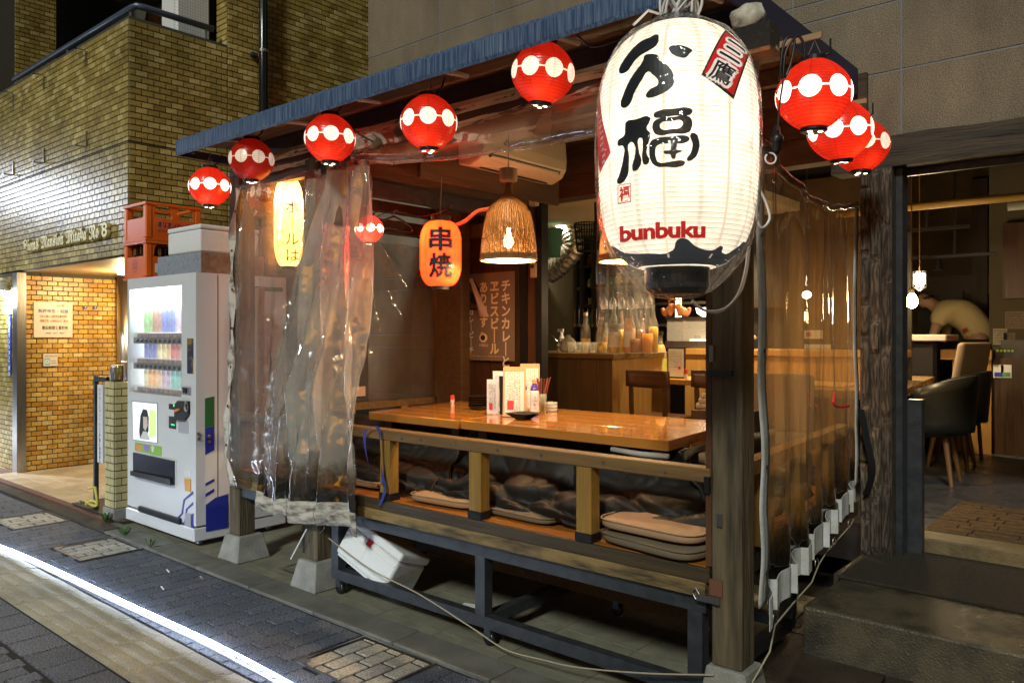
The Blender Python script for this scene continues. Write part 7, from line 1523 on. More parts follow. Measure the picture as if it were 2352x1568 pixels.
def ink(name, vf, mat, off=.0030):
    v_, f_ = wrap_letter(vf, cB, rB, DC, 0.0, off); P(bigL, name, mat, fix_faces(MB().add(v_, f_), cB))
for st in ([(515, 650), (530, 700), (520, 770), (480, 815), (400, 850), (330, 880), (280, 920), (240, 970), (200, 1015), (150, 1025), (110, 1005), (100, 970), (110, 930), (150, 870), (200, 810), (260, 750), (340, 695), (430, 670)],
           [(640, 835), (700, 818), (780, 830), (840, 860), (875, 890), (850, 920), (820, 960), (800, 972), (740, 960), (690, 935), (655, 900)],
           [(385, 885), (440, 880), (500, 900), (530, 925), (535, 970), (580, 1000), (630, 1050), (670, 1110), (690, 1170), (690, 1230), (660, 1280), (600, 1320), (530, 1350), (450, 1363), (405, 1350), (400, 1320), (430, 1280), (480, 1255), (520, 1235), (525, 1190), (500, 1150), (470, 1120), (420, 1080), (360, 1150), (310, 1220), (270, 1290), (240, 1370), (190, 1412), (140, 1400), (123, 1350), (150, 1270), (190, 1180), (240, 1100), (290, 1040), (350, 970), (370, 930)]):
    ink("brush_stroke", poly2(st, Q2), m_lac2)
for st, ho in (([(205, 688), (250, 686), (318, 688), (314, 712), (302, 735), (320, 762), (312, 800), (302, 850), (315, 888), (295, 902), (281, 870), (284, 820), (272, 775), (266, 830), (276, 896), (242, 924), (234, 905), (248, 850), (244, 800), (225, 788), (220, 860), (200, 958), (162, 966), (174, 920), (190, 860), (190, 797), (166, 790), (165, 765), (196, 748), (200, 715)], None),
               ([(335, 674), (360, 662), (430, 659), (495, 660), (508, 672), (496, 690), (430, 692), (350, 695), (338, 690)], None), ([(332, 715), (350, 700), (420, 697), (490, 697), (505, 715), (503, 752), (490, 770), (420, 773), (350, 772), (332, 752)], [(366, 722), (415, 716), (462, 718), (460, 742), (415, 751), (368, 746)]),
               ([(345, 788), (410, 785), (480, 785), (495, 797), (480, 815), (410, 817), (350, 822), (342, 842), (346, 880), (356, 897), (410, 899), (468, 898), (475, 907), (452, 923), (390, 921), (345, 914), (322, 888), (314, 840), (322, 797)], None), ([(380, 850), (410, 844), (412, 822), (440, 823), (436, 844), (460, 851), (436, 866), (430, 886), (418, 886), (408, 866), (384, 861)], None), ([(500, 776), (520, 774), (537, 805), (536, 850), (510, 892), (484, 896), (500, 862), (508, 825)], None)):
    ink("brush_stroke", poly2(st, C1, ho), m_lac2)
bp_ = [(95, 1245), (190, 1285), (300, 1298), (420, 1290), (440, 1247), (482, 1243), (520, 1272), (600, 1290), (650, 1272), (648, 1296), (720, 1268), (768, 1236), (772, 1300), (700, 1350), (600, 1348), (270, 1348), (170, 1345), (100, 1290)]
ink("painted_foot", poly2(bp_, C1), M("dark lantern foot paint", (.022, .024, .028), .4, emit=(.3, .32, .36), es=.05), .0026)
vf = text2d("bunbuku", w=400*.456*zk, h=74*.456*zk, bold=.040, spacing=.94); cx_, cy_ = C1(368, 1202); ink("red_lettering", ([(a+cx_, b+cy_) for a, b in vf[0]], vf[1]), m_lred)
cx_, cy_ = C1(195, 1019); hw = 33*.456*zk; hh_ = 44*.456*zk; e = .0022; fr2 = [(-hw, -hh_), (hw, -hh_), (hw, hh_), (-hw, hh_), (-hw+e, -hh_+e), (hw-e, -hh_+e), (hw-e, hh_-e), (-hw+e, hh_-e)]
ink("seal_border", ([(a+cx_, b+cy_) for a, b in fr2], [(0, 1, 5, 4), (1, 2, 6, 5), (2, 3, 7, 6), (3, 0, 4, 7)]), m_lred); vf = text2d("福", w=hw*1.6, h=hh_*1.6, bold=.03); ink("seal_mark", ([(a+cx_, b+cy_) for a, b in vf[0]], vf[1]), m_lred)
def tilted_label(corners, chars, nm):
    P4 = [Vector(Q2(*p)+(0,)) for p in corners]; qd = ([tuple(p[:2]) for p in P4], [(0, 1, 2, 3)]); ink(nm+"_border", qd, m_ink, .0034); cc = sum(P4, Vector())/4; inn = [cc+(p-cc)*.90 for p in P4]; inn = [(p.x, p.y) for p in inn]; ink(nm+"_field", (inn, [(0, 1, 2, 3)]), m_lred, .0042)
    up = (P4[0]-P4[3]); up.z = 0; ln = up.length; up.normalize(); rt = Vector((up.y, -up.x, 0)); wd = abs((P4[1]-P4[0]).dot(rt))
    for i, ch in enumerate(chars):
        ctr = cc+up*(ln*.20-(i*ln*.44)); 
        for bold, mt_, of in ((.16, emis(nm+" outline", (.95, .85, .72), .62) if (i == 0) else bpy.data.materials[nm+" outline"], .0050), (.035, m_ink, .0058)):
            vf = fat(text2d(ch, w=wd*.68, h=ln*.34), .0085 if bold > .1 else .0008); v2 = [(ctr.x+rt.x*a+up.x*b, ctr.y+rt.y*a+up.y*b) for a, b in vf[0]]; ink(nm+"_character", (v2, vf[1]), mt_, of)
tilted_label([(1235, 545), (1495, 780), (1300, 1385), (965, 1155)], "三鷹", "label")
# a second, edge-on label on the left flank
def edge_label():
    pts = [C1(62, 500), C1(82, 640), C1(128, 810), C1(66, 885), C1(50, 800), C1(47, 620)]; ink("flank_label", (pts, [tuple(range(6))]), m_lred, .0035)
    mb = []; R3 = random.Random(3)
    for k in range(9):
        x, y = C1(58+k*3.2+R3.uniform(0, 10), 600+k*30); mb.append(([(x-.004, y-.006), (x+.006, y-.002), (x+.005, y+.005), (x-.005, y+.002)], [(0, 1, 2, 3)]))
    for m_ in mb: ink("flank_mark", m_, m_white, .0045)
edge_label()
l = bpy.data.lights.new("big_lantern_bulb", 'POINT'); l.energy = 4.6; l.color = (1, .86, .66); l.shadow_soft_size = .06; b = bpy.data.objects.new("big_lantern_bulb", l); COL.objects.link(b); b.parent = bigL; b.location = (0, 0, ovz(330))
# plastic bag round it
bagp = sorted([(r*zk, ovz(y)) for y, r in ((36, 42), (50, 52), (70, 88), (90, 124), (120, 146), (160, 167), (220, 182), (300, 187), (420, 186), (500, 181), (560, 168), (600, 146), (640, 112), (668, 80), (684, 44), (690, 6))], key=lambda q: q[1]); rb = prof_r(bagp); bz0, bz1 = bagp[0][1], bagp[-1][1]
def bag(s, t):
    z = bz0+(bz1-bz0)*t; a = s*2*math.pi; r = rb(z)*(1+.016*noise.noise((math.cos(a)*3, math.sin(a)*3, z*5)))+.003*math.sin(a*23+z*14)*(1 if (t < .2 or t > .82) else .15)+.0015*noise.noise((a*9, z*50, 1)); r = max(r, rB(min(max(z, fB[0][1]), fB[-1][1]))+.004 if fB[0][1] < z < fB[-1][1] else r); return Vector((cB.x+r*math.cos(a), cB.y+r*math.sin(a), cB.z+z))
bagt = thing("plastic_bag", "clear wrinkled plastic bag tied over the huge white lantern with white strings", "plastic bag", cB+Vector((0, 0, bz0)))
P(bagt, "film", film("bag film", haze=.05, rough=.05, bump=.9, bscale=11, gl=1.0, hazecol=(.5, .5, .48)), MB().grid(bag, 150, 90), smooth=True)
m_str = M("white twine", (.72, .70, .70), .45); random.seed(8); top = cB+Vector((0, 0, ovz(46)))
for k in range(10):
    a = random.uniform(0, 6.28); rr = random.uniform(.03, .07); d = Vector((math.cos(a), math.sin(a), 0)); h_ = random.uniform(.06, .13)
    P(bagt, "twine_loop", m_str, MB().tube([cat([top-d*.03+Vector((0, 0, -.01)), top+d*rr*.6+Vector((0, 0, h_*.7)), top+d*rr+Vector((.01, 0, h_)), top+d*rr*1.3+Vector((0, 0, h_*.4)), top+d*.045+Vector((0, 0, -.02))], i/16) for i in range(17)], .0042, 5), smooth=True)
P(bagt, "twine_tail", m_str, MB().tube([top, top+Vector((-.08, -.03, .04)), top+Vector((-.12, -.05, .0))], .0042, 5))
def ap(px, py, D): return atD(px, py, D)
for pts_ in ([(1738, 424), (1755, 455), (1768, 500), (1752, 523), (1740, 505), (1733, 460), (1728, 430)], [(1722, 566), (1716, 620), (1700, 672), (1665, 708), (1625, 714), (1597, 698), (1590, 688)], [(1719, 566), (1711, 625), (1692, 680), (1655, 716), (1615, 712), (1588, 692)]):
    P(bagt, "hanging_twine", m_str, MB().tube([cat([ap(x, y, DB+.12) for x, y in pts_], i/30) for i in range(31)], .0040, 5), smooth=True)
P(bagt, "top_twine", m_str, MB().tube([top, Vector((top.x, 2.46, e1.z+.04))], .004, 5))
# ================= WICKER PENDANTS =================
m_wick = M("wicker", (.34, .175, .055), .55, col2=(.22, .105, .03), scale=30, bump=.3)
def wicker(c, k, label, energy, light=True):
    """c = centre of the open rim"""
    t = thing("wicker_pendant", label, "lamp", c, "wicker pendant lamps"); pts = [(270, 0), (262, 140), (250, 240), (235, 340), (210, 440), (165, 520), (110, 570), (68, 600), (38, 640), (28, 740)]; u = .000547*k
    pr = [(r*u, z*u) for r, z in pts]; f = prof_r(pr); top_ = pr[-1][1]; rb_ = MB(); n = 60
    for j in range(n):
        a = j/n*2*math.pi; rb_.tube([c+Vector(((f(z)+.0012)*math.cos(a), (f(z)+.0012)*math.sin(a), z)) for z in [top_*i/26 for i in range(27)]], .0021*k, 4, cap=False)
    P(t, "ribs", m_wick, rb_)["kind"] = "stuff"
    rg = MB(); m_ = 88
    for i in range(m_):
        z = top_*i/m_; r = f(z); base = len(rg.v); N2 = 60
        for (dr, dz) in ((.0006, -.0021), (.0026, 0), (.0006, .0021), (-.0006, 0)):
            for j in range(N2): a = (j+.5*(i % 2))/N2*2*math.pi; wv = .0011*(1 if (j+i) % 2 else -1); rg.v.append(tuple(c+Vector(((r+dr+wv)*math.cos(a), (r+dr+wv)*math.sin(a), z+dz))))
        for q in range(4):
            for j in range(N2): j2 = (j+1) % N2; q2 = (q+1) % 4; rg.f.append((base+q*N2+j, base+q*N2+j2, base+q2*N2+j2, base+q2*N2+j))
    P(t, "weave", m_wick, rg)["kind"] = "stuff"
    P(t, "rim", m_wick, MB().lathe([(pr[0][0]-.003, -.006), (pr[0][0]+.004, -.006), (pr[0][0]+.004, .004), (pr[0][0]-.003, .004), (pr[0][0]-.003, -.006)], c, 60, cap=False)); P(t, "lining", M("lamp lining", (.75, .55, .30), .8) if "lamp lining" not in bpy.data.materials else bpy.data.materials["lamp lining"], MB().lathe([(pr[0][0]-.0045, .0), (pr[0][0]-.0045, .03)], c, 60, cap=False))
    P(t, "canopy", M("wooden canopy", (.45, .30, .14), .5) if "wooden canopy" not in bpy.data.materials else bpy.data.materials["wooden canopy"], MB().lathe([(.02*k, top_-.002), (.045*k, top_+.006), (.047*k, top_+.016), (.047*k, top_+.070), (.001, top_+.072)], c, 28), smooth=False); P(t, "cord", m_wire, MB().tube([c+Vector((0, 0, top_+.07)), c+Vector((0, 0, top_+.45))], .0025, 5))
    P(t, "bulb", emis("pendant bulb glow", (1, .72, .36), 40 if light else 8) if light or True else None, MB().lathe([(.001, .055), (.022, .07), (.028, .095), (.020, .125), (.012, .14), (.012, .17)], c, 14), smooth=True)
    l = bpy.data.lights.new("pendant_light", 'POINT'); l.energy = energy; l.color = (1, .66, .32); l.shadow_soft_size = .03; b = bpy.data.objects.new("pendant_light", l); COL.objects.link(b); b.parent = t; b.location = (0, 0, .008)
wicker(atD(1168, 597, 4.1), 1.0, "wicker bell pendant lamp glowing over the tables, in full view", 34)
wicker(atD(1443, 599, 4.25), 1.08, "second wicker bell pendant lamp, half hidden behind the big white lantern", 30)
# ================= WALL POSTER AND ODDS =================
py_ = 4.585; A_, B2, C_, D_ = onY(1072, 630, py_), onY(1183, 622, py_), onY(1183, 830, py_), onY(1070, 826, py_); x0, x1 = A_.x, B2.x; z0, z1 = (C_.z+D_.z)/2, A_.z
po = thing("beer_poster", "tall greenish poster with columns of cream Japanese lettering on the shop's wooden door", "poster", ((x0+x1)/2, py_, z0))
P(po, "sheet", M("grey green poster", (.25, .19, .15), .5), MB().grid(lambda s, t: Vector((x0+(x1-x0)*s, py_-.002-.003*math.sin(s*3), z0+(z1-z0)*t)), 8, 8)); W2 = x1-x0; H3 = z1-z0
m_pcr = M("poster cream ink", (.92, .88, .76), .5); m_pyel = M("poster yellow ink", (.92, .78, .48), .5)
for s, cx, sz, top_, mt_ in (("チキンカレーと", .83, .098, .845, m_pcr), ("ヱビスビール", .60, .098, .845, m_pyel), ("あります。", .375, .092, .840, m_pyel), ("カレービーチ", .11, .060, .56, m_pcr)):
    mb = MB(); put(mb, vtext2d(s, sz, sz*(1.0 if sz > .07 else 1.02), .035), (x0+W2*cx, py_-.0085, z0+H3*top_), (1, 0, 0), (0, 0, 1)); P(po, "lettering", mt_, mb)
mb = MB(); put(mb, text2d("YEBISU", w=.10, h=.022, bold=.01), (x0+W2*.37, py_-.0085, z0+H3*.175), (1, 0, 0), (0, 0, 1)); put(mb, text2d("お酒は二十歳になってから。飲酒運転は法律で禁止されています", w=W2*.74, h=.010, bold=.0), (x0+W2*.50, py_-.0085, z0+H3*.05), (1, 0, 0), (0, 0, 1)); P(po, "small_print", m_pyel, mb)
mb = MB(); c = Vector((x0+W2*.37, py_-.0085, z0+H3*.26)); mb.add([c+Vector((.045*math.cos(a), 0, .038*math.sin(a))) for a in [i*math.pi/6 for i in range(12)]], [tuple(range(12))]); P(po, "round_emblem", m_pyel, mb); mb = MB().add([c+Vector((.026*math.cos(a)-.004, -.001, .022*math.sin(a))) for a in [i*math.pi/4 for i in range(8)]], [tuple(range(8))]); P(po, "emblem_centre", m_dwood, mb)
P(po, "stamp", M("poster orange", (.6, .25, .05), .5), MB().box(x0+W2*.07, x0+W2*.12, py_-.0095, py_-.0085, z0+.025, z0+.065))
a = onY(1075, 640, py_-.02); b = onY(1105, 712, py_-.02); fl_ = thing("torn_flyer", "small dark flyer curling away over the poster's left edge", "flyer", b)
P(fl_, "flyer", M("dark flyer print", (.03, .025, .025), .4, col2=(.40, .20, .12), scale=14, contrast=(.55, .66)), MB().add([(a.x-.02, py_-.014, b.z), (b.x, py_-.014, b.z), (b.x-.02, py_-.014, b.z+.17), (a.x+.05, py_-.014, a.z), (a.x-.01, py_-.014, a.z)], [(0, 1, 2, 3, 4)]))
P(fl_, "curl", M("flyer back", (.6, .45, .38), .6), MB().grid(lambda s, t: Vector((a.x+.05+.12*s*t+.06*t, py_-.02-.05*math.sin(s*3.14)*(1-.7*t), a.z-.31*t)), 8, 10), smooth=True)
# air conditioner above the tables
ax_ = -3.30; y0, y1 = onX(1054, 380, ax_).y, onX(1246, 420, ax_).y; z0 = 2.47; ac = thing("air_conditioner", "cream wall air conditioner mounted high under the stall roof behind the pendant lamp", "air conditioner", (ax_, (y0+y1)/2, z0))
m_ac = M("cream plastic", (.52, .46, .32), .4); sec = [(-.01, 0), (.09, -.02), (.17, .01), (.205, .06), (.21, .12), (.20, .25), (-.01, .26)]
P(ac, "housing", m_ac, MB().prism([(a, b) for a, b in sec], (ax_, y0, z0), (1, 0, 0), (0, 0, 1), (0, y1-y0, 0)), bevel=.012, seg=2)
P(ac, "louvre", m_ac, MB().ob((ax_+.165, (y0+y1)/2, z0+.018), (.034, 0, .020), (0, (y1-y0)/2-.08, 0), (.0025, 0, -.004))); P(ac, "vent_gap", m_black, MB().ob((ax_+.190, (y0+y1)/2, z0+.040), (.006, 0, .010), (0, (y1-y0)/2-.06, 0), (.004, 0, -.002))); P(ac, "lower_gap", m_black, MB().ob((ax_+.10, (y0+y1)/2, z0-.0215), (.006, 0, .001), (0, (y1-y0)/2-.08, 0), (0, 0, .002)))
P(ac, "mounting_board", m_beamw, MB().box(ax_-.04, ax_-.012, y0-.3, y1+.2, z0-.12, z0+.25))
jb = onY(1228, 455, 4.55); t = thing("switch_box", "cream conduit box on the door frame, right of the pendant lamp", "switch box", jb); P(t, "box", m_ac, MB().box(jb.x-.035, jb.x+.03, 4.52, 4.57, jb.z-.06, jb.z+.07), bevel=.005)
jb = onY(1226, 622, 4.55); t = thing("remote_control", "small cream remote control hung on the door frame below the switch box", "remote control", jb); P(t, "body", m_ac, MB().box(jb.x-.028, jb.x+.018, 4.54, 4.57, jb.z-.05, jb.z+.06), bevel=.004); P(t, "screen", m_dark, MB().box(jb.x-.02, jb.x+.01, 4.537, 4.5395, jb.z+.02, jb.z+.045))
def hanger(name, label, pts_, D, mat, r, grp):
    t = thing(name, label, "hanger", atD(*pts_[0], D), grp); P(t, "frame", mat, MB().tube([atD(x, y, D) for x, y in pts_], r, 8), smooth=True); return t
t = hanger("coat_hanger", "black plastic coat hanger on the wire by the small red lantern", [(905, 497), (895, 500), (870, 512), (860, 520), (862, 524), (900, 524), (940, 534), (947, 530), (944, 520), (925, 508), (905, 497)], 4.75, m_black, .0065, "coat hangers inside the stall"); P(t, "hook", m_wire, MB().tube([atD(x, y, 4.75) for x, y in ((905, 497), (906, 486), (913, 481), (914, 489))], .003, 6))
t = hanger("coat_hanger", "thin pink and green hanger rod in front of the air conditioner", [(1230, 327), (1165, 336), (1158, 331), (1166, 322)], 3.9, M("faded pink plastic", (.35, .16, .15), .5), .005, "coat hangers inside the stall"); P(t, "green_sleeve", M("lime sleeve", (.32, .42, .03), .4), MB().tube([atD(1200, 331, 3.885), atD(1262, 324, 3.885)], .007, 8)); P(t, "rod", m_black, MB().tube([atD(1230, 327, 3.9), atD(1280, 323, 3.9), atD(1290, 314, 3.9), atD(1284, 300, 3.9)], .005, 6))
tag(MB().tube([cat([atD(x, y, 4.7) for x, y in ((860, 500), (905, 485), (960, 497), (1010, 488), (1040, 470))], i/20) for i in range(21)], .003, 5).build("drying_wire", m_black), "black wire strung under the roof above the orange lantern", "wire")
tag(MB().grid(lambda s, t: cat([atD(x, y, 4.6) for x, y in ((1035, 525), (1065, 508), (1100, 484), (1125, 480))], s)+Vector((0, .02*math.sin(t*3), .012-.024*t+.003*math.sin(s*14))), 40, 5).build("cloth_strip", M("peach tape", (.55, .36, .22), .6), smooth=True), "twisted pale strip stretched across the corner above the poster", "tape")
pl2 = atD(868, 329, 4.05); t = thing("plug_adapter", "pale green plug hanging on a black cord between the third and fourth red lanterns", "plug", pl2); P(t, "plug", M("pale green plastic", (.30, .38, .27), .5), MB().ob(pl2, Vector((.024, .01, .012)), Vector((.0, .014, 0)), Vector((-.008, 0, .018))), bevel=.004)
def cable(label, pts_, D, r=.0038):
    tag(MB().tube([cat([atD(x, y, D) for x, y in pts_], i/40) for i in range(41)], r, 6).build("black_cable", m_black, smooth=True), label, "cable", "black cables strung between the lanterns")
cable("black cable sagging from the third lantern to the green plug and up", [(800, 270), (815, 300), (850, 322), (868, 326), (900, 295), (925, 262), (960, 225)], 4.05)
cable("black cable looping along the front beam from the fifth lantern", [(1325, 80), (1360, 108), (1400, 100), (1450, 82), (1490, 70), (1500, 40), (1520, 18)], 2.9)
cable("black cable hanging beside the big lantern's right flank down to a white ring", [(1716, 115), (1722, 190), (1735, 280), (1752, 340), (1768, 356)], 2.62, .005)
cable("coiled black cable looped over the bracket right of the big lantern", [(1790, 185), (1798, 110), (1810, 86), (1825, 95), (1815, 150), (1800, 180), (1805, 120), (1830, 84), (1845, 100), (1848, 140)], 2.66, .005)
cable("black flex dropping from the coiled cable to a moulded plug", [(1800, 180), (1792, 230), (1788, 270), (1786, 300)], 2.64, .0035)
c = atD(1784, 322, 2.66); t = thing("cable_connector", "black moulded waterproof connector hanging beside the big lantern", "connector", c); P(t, "body", m_black, MB().lathe([(.006, -.05), (.010, -.04), (.016, -.035), (.016, -.01), (.022, -.006), (.022, .012), (.014, .018), (.010, .045), (.005, .05)], c, 14), smooth=True)
c = atD(1770, 364, 2.62); tag(MB().tube([c+Vector((RX, RY, 0))*.018*math.cos(a)+Vector((0, 0, .018*math.sin(a))) for a in [i*math.pi/10 for i in range(21)]], .003, 6).build("white_ring", m_white), "white plastic ring at the end of the hanging black cable", "ring")
tag(MB().tube([cat([onX(x, y, -1.22) for x, y in ((1918, 900), (1914, 925), (1925, 934), (1950, 932)) ], i/10) for i in range(11)], .006, 6).build("red_strap", M("red strap", (.6, .02, .03), .5)), "red strap tied inside the far end of the side curtain", "strap")
tag(MB().grid(lambda s, t: cat([Vector((-1.31, 4.40, 1.05)), Vector((-1.27, 4.36, .90)), Vector((-1.24, 4.36, .74)), Vector((-1.28, 4.38, .60))], t)+Vector((.025*(s-.5), .03*(s-.5), 0)), 3, 16).build("leather_strap", m_black, smooth=True), "dark strap hanging from the wooden pillar beside the side curtain", "strap")
# blue ribbon over the rail
m_rib = M("blue webbing", (.035, .05, .26), .7, bump=.3, bscale=200); t = thing("blue_strap", "blue webbing strap looped over the rail beside the vinyl drape", "strap", onY(870, 1160, 2.62)); 
for pts_ in ([(858, 980), (842, 990), (840, 1020), (850, 1070), (868, 1100), (885, 1118), (880, 1145), (872, 1160)], [(852, 978), (872, 985), (876, 1040), (880, 1090), (886, 1120)]):
    P(t, "ribbon", m_rib, MB().grid(lambda s, u, pts_=pts_: cat([onY(x, y, 2.625) for x, y in pts_], u)+Vector((.024*(s-.5), .012*math.sin(u*9)*(s-.5)-.012*s, .006*(s-.5))), 3, 30), smooth=True)
# styrofoam box wedged on the steel frame
c = onY(872, 1272, 2.80)+Vector((0, .02, -.01)); A3 = Vector((.93, .05, -.36)).normalized(); D3 = Vector((.22, .86, -.44)); D3 = (D3-A3*D3.dot(A3)).normalized(); U3 = A3.cross(D3)
if U3.z < 0: U3 = -U3
fb = thing("styrofoam_crate", "white styrofoam box with a red sticker, tipped over on the steel frame under the deck", "box", c)
P(fb, "box", m_foam, MB().ob(c-U3*.022, A3*.205, D3*.13, U3*.085), bevel=.02, seg=3); P(fb, "lid", m_foam, MB().ob(c+U3*.088, A3*.209, D3*.134, U3*.0245), bevel=.014, seg=2); P(fb, "base_rim", m_foam, MB().ob(c-U3*.112, A3*.19, D3*.115, U3*.006), bevel=.003)
P(fb, "red_sticker", m_red, MB().ob(c-D3*.132+U3*.048-A3*.02, A3*.018, U3*.018, D3*.002)); P(fb, "raised_panel", m_foam, MB().ob(c-D3*.131-U3*.035-A3*.05, A3*.030, U3*.055, D3*.002), bevel=.0015); P(fb, "raised_line", m_foam, MB().ob(c-D3*.1305+U3*.025, A3*.195, U3*.002, D3*.002))
tag(MB().ob(onY(1085, 1395, 3.0)+Vector((0, 0, .0)), (.07, .02, 0), (-.015, .05, 0), (0, 0, .001)).build("scrap_paper", m_white), "scrap of pale paper lying in the dark under the deck", "paper")
# light trail of a moving bicycle lamp, modelled as a glowing tube
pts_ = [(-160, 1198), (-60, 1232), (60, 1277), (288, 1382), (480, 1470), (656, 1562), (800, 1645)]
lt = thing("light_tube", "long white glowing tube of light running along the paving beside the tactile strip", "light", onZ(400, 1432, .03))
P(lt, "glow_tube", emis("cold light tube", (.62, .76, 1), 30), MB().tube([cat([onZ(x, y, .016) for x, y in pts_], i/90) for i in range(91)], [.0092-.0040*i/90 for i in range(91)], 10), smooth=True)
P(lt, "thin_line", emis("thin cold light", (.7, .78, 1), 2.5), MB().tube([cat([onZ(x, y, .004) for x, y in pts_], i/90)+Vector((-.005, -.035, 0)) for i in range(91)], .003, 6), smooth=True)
# ================= EXTRA CLUTTER =================
random.seed(31)
num_ = ['', 'one', 'two', 'three', 'four', 'five', 'six', 'seven', 'eight', 'nine', 'ten', 'eleven', 'twelve', 'thirteen', 'fourteen', 'fifteen', 'sixteen', 'seventeen', 'eighteen']
ord_ = ['first', 'second', 'third', 'fourth', 'fifth', 'sixth', 'seventh', 'eighth', 'ninth']
cl = [(.5, .1, .05), (.1, .2, .45), (.55, .5, .4), (.08, .25, .1), (.6, .42, .1), (.35, .3, .25), (.04, .04, .05), (.6, .6, .62)]
clm = [M("pantry item", c, .5, col2=tuple(min(1, q*1.5+.1) for q in c), scale=22, contrast=(.5, .56)) for c in cl]
words_ = ["red", "blue", "cream", "green", "ochre", "grey", "black", "white"]; lvl = {610: "top", 660: "second", 700: "third", 745: "lowest"}
for py, (pa, pb) in ((610, (1352, 1480)), (700, (1262, 1480)), (745, (1262, 1420)), (660, (1352, 1480))):
    z = onY(1350, py, 7.7).z; px = pa; n_ = 0
    while px < pb:
        q = onY(px, py, 7.75); k = random.randrange(8); h = random.uniform(.07, .17); w = random.uniform(.03, .055); n_ += 1
        t = thing("pantry_jar", "%s pantry container, number %s from the left on the %s shelf behind the counter" % (words_[k], num_[n_], lvl[py]), "container", (q.x, 7.75, z), "containers on the kitchen back shelves")
        if random.random() < .55: P(t, "body", clm[k], MB().lathe([(w, 0), (w, h*.75), (w*.6, h*.85), (w*.6, h)], (q.x, 7.75, z), 10), smooth=True)
        else: P(t, "body", clm[k], MB().box(q.x-w, q.x+w, 7.70, 7.80, z, z+h))
        P(t, "lid", m_black if k % 2 else m_white, MB().lathe([(w*.66, h), (w*.66, h+.012), (.001, h+.012)], (q.x, 7.75, z), 8)); px += random.uniform(13, 24)
# utensils hanging under the lowest shelf
for i in range(9):
    q = onY(1300+i*10, 706, 7.6); t = thing("utensil", "%s hanging kitchen utensil from the left, %s, below the third back shelf" % (ord_[i], "metal ladle" if i % 2 else "wooden spatula"), "utensil", (q.x, 7.6, q.z-.2), "hanging kitchen utensils")
    P(t, "handle", m_steel if i % 2 else m_cnt, MB().tube([(q.x, 7.6, q.z-.02), (q.x, 7.6, q.z-.2)], .005, 5)); P(t, "head", m_steel if i % 2 else m_cnt, MB().lathe([(.001, -.03), (.022, -.015), (.026, .01), (.001, .02)], (q.x, 7.6, q.z-.21), 8, Matrix.Diagonal((1, .4, 1))))
# more bottles and glasses on the counter and bar
for i, (px, h, r, lq, lb) in enumerate(((1498, .40, .042, m_yel, "pale yellow bottle at the counter's far right end, behind the vinyl"), (1390, .26, .035, m_brn, "short dark bottle between the clear flagons on the counter"), (1426, .36, .034, m_yel, "slim bottle tucked between the yellow and orange ones"), (1470, .36, .036, m_brn, "dark-necked bottle behind the rear amber one"), (1448, .38, .034, m_amb, "amber bottle squeezed behind the tall orange one"))):
    q = onY(px, 800, ky+.40); bottle("liquor_bottle", lb, Vector((q.x, ky+.42, kz)), h, r, m_bg, lq, .55, group="liquor bottles on the kitchen counter")
for i in range(4):
    q = onY(1312+i*17, 800, ky+.12); t = thing("counter_glass", "%s clear tumbler from the left in the row at the counter's left edge" % ord_[i], "glass", (q.x, ky+.12, kz), "tumblers on the kitchen counter"); P(t, "glass", m_bg, MB().lathe([(.028, 0), (.034, .09), (.032, .09), (.026, .005), (.001, .005)], (q.x, ky+.12, kz), 14), smooth=True)
q = onY(1262, 800, ky+.3); t = thing("tap", "chrome kitchen tap leaning over the counter's left end", "tap", (q.x+.05, ky+.3, kz)); P(t, "spout", m_steel, MB().tube([(q.x+.10, ky+.3, kz), (q.x+.10, ky+.3, kz+.08), (q.x+.06, ky+.28, kz+.13), (q.x-.06, ky+.25, kz+.18)], .010, 8), smooth=True); P(t, "lever", m_steel, MB().tube([(q.x+.10, ky+.3, kz+.08), (q.x+.16, ky+.3, kz+.10)], .006, 6))
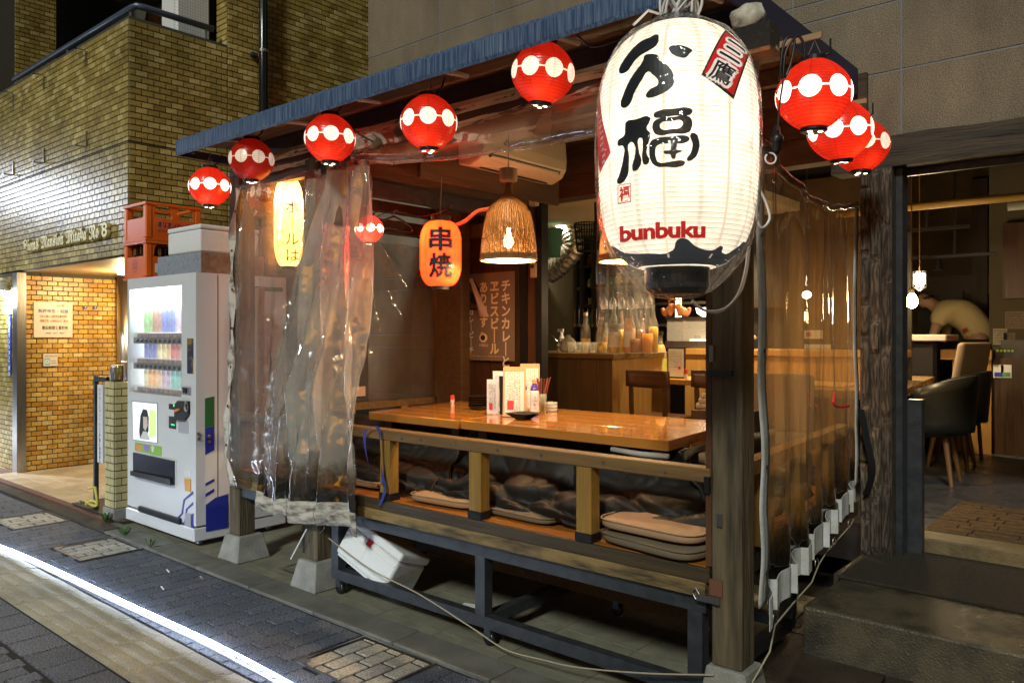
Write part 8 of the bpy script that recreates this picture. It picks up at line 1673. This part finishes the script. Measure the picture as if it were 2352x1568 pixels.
# dishes and lights inside the display case
for i in range(6):
    x = cx0+.12+i*.14; zz = bz+.09 if i % 2 else (bz+cz1)/2+.047
    t = thing("food_tray", "%s small dish of food from the left on the display case's %s shelf" % (ord_[i//2], "lower" if i % 2 else "upper"), "dish", (x, by_+.25, zz), "dishes in the display case"); P(t, "dish", m_white, MB().lathe([(.03, 0), (.05, .02), (.045, .02), (.001, .008)], (x, by_+.25, zz), 12)); P(t, "food", clm[(i*3) % 8], MB().lathe([(.04, .012), (.03, .035), (.001, .04)], (x, by_+.25, zz), 8))
q = onY(1622, 748, by_+.2); t = thing("bowl_lamp", "bright white bowl-shaped lamp on top of the display case beside the corner post", "lamp", (q.x, by_+.2, cz1)); P(t, "bowl", emis("bowl lamp glow", (1, .86, .62), 7), MB().lathe([(.03, 0), (.085, .035), (.10, .085), (.001, .09)], (q.x, by_+.2, cz1), 18), smooth=True)
q = onY(1545, 690, by_+.3); t = thing("shelf_lamp", "warm glowing upright lamp behind the guardian lion figurines", "lamp", (q.x, by_+.42, cz1)); P(t, "tube", emis("shelf lamp glow", (1, .70, .34), 9), MB().lathe([(.001, 0), (.03, .0), (.03, .20), (.001, .20)], (q.x, by_+.42, cz1), 12))
q = onY(1597, 700, by_+.3); t = thing("round_clock", "small round clock with a green dial on the rail behind the display case", "clock", (q.x, 7.40, q.z)); P(t, "case", m_white, MB().lathe([(.001, .02), (.05, .02), (.05, 0)], (q.x, 7.39, q.z), 16, Matrix.Rotation(math.pi/2, 3, 'X'))); P(t, "dial", m_vgreen, MB().lathe([(.001, .023), (.034, .023), (.034, .02)], (q.x, 7.39, q.z), 16, Matrix.Rotation(math.pi/2, 3, 'X')))
# litter on the paving
for i, (px, py, lb) in enumerate(((385, 1312, "pale cigarette end on the dark ground in front of the vending machine"), (372, 1351, "scrap of white paper on the pavers left of the kerb"), (462, 1327, "thin wooden stick lying by the vending machine's right foot"))):
    p = onZ(px, py, .012); tag(MB().tube([p+Vector((-.03, .01, .004)), p+Vector((.03, -.005, .004))], .004, 6).build("litter", m_white if i != 2 else m_cnt), lb, "litter")
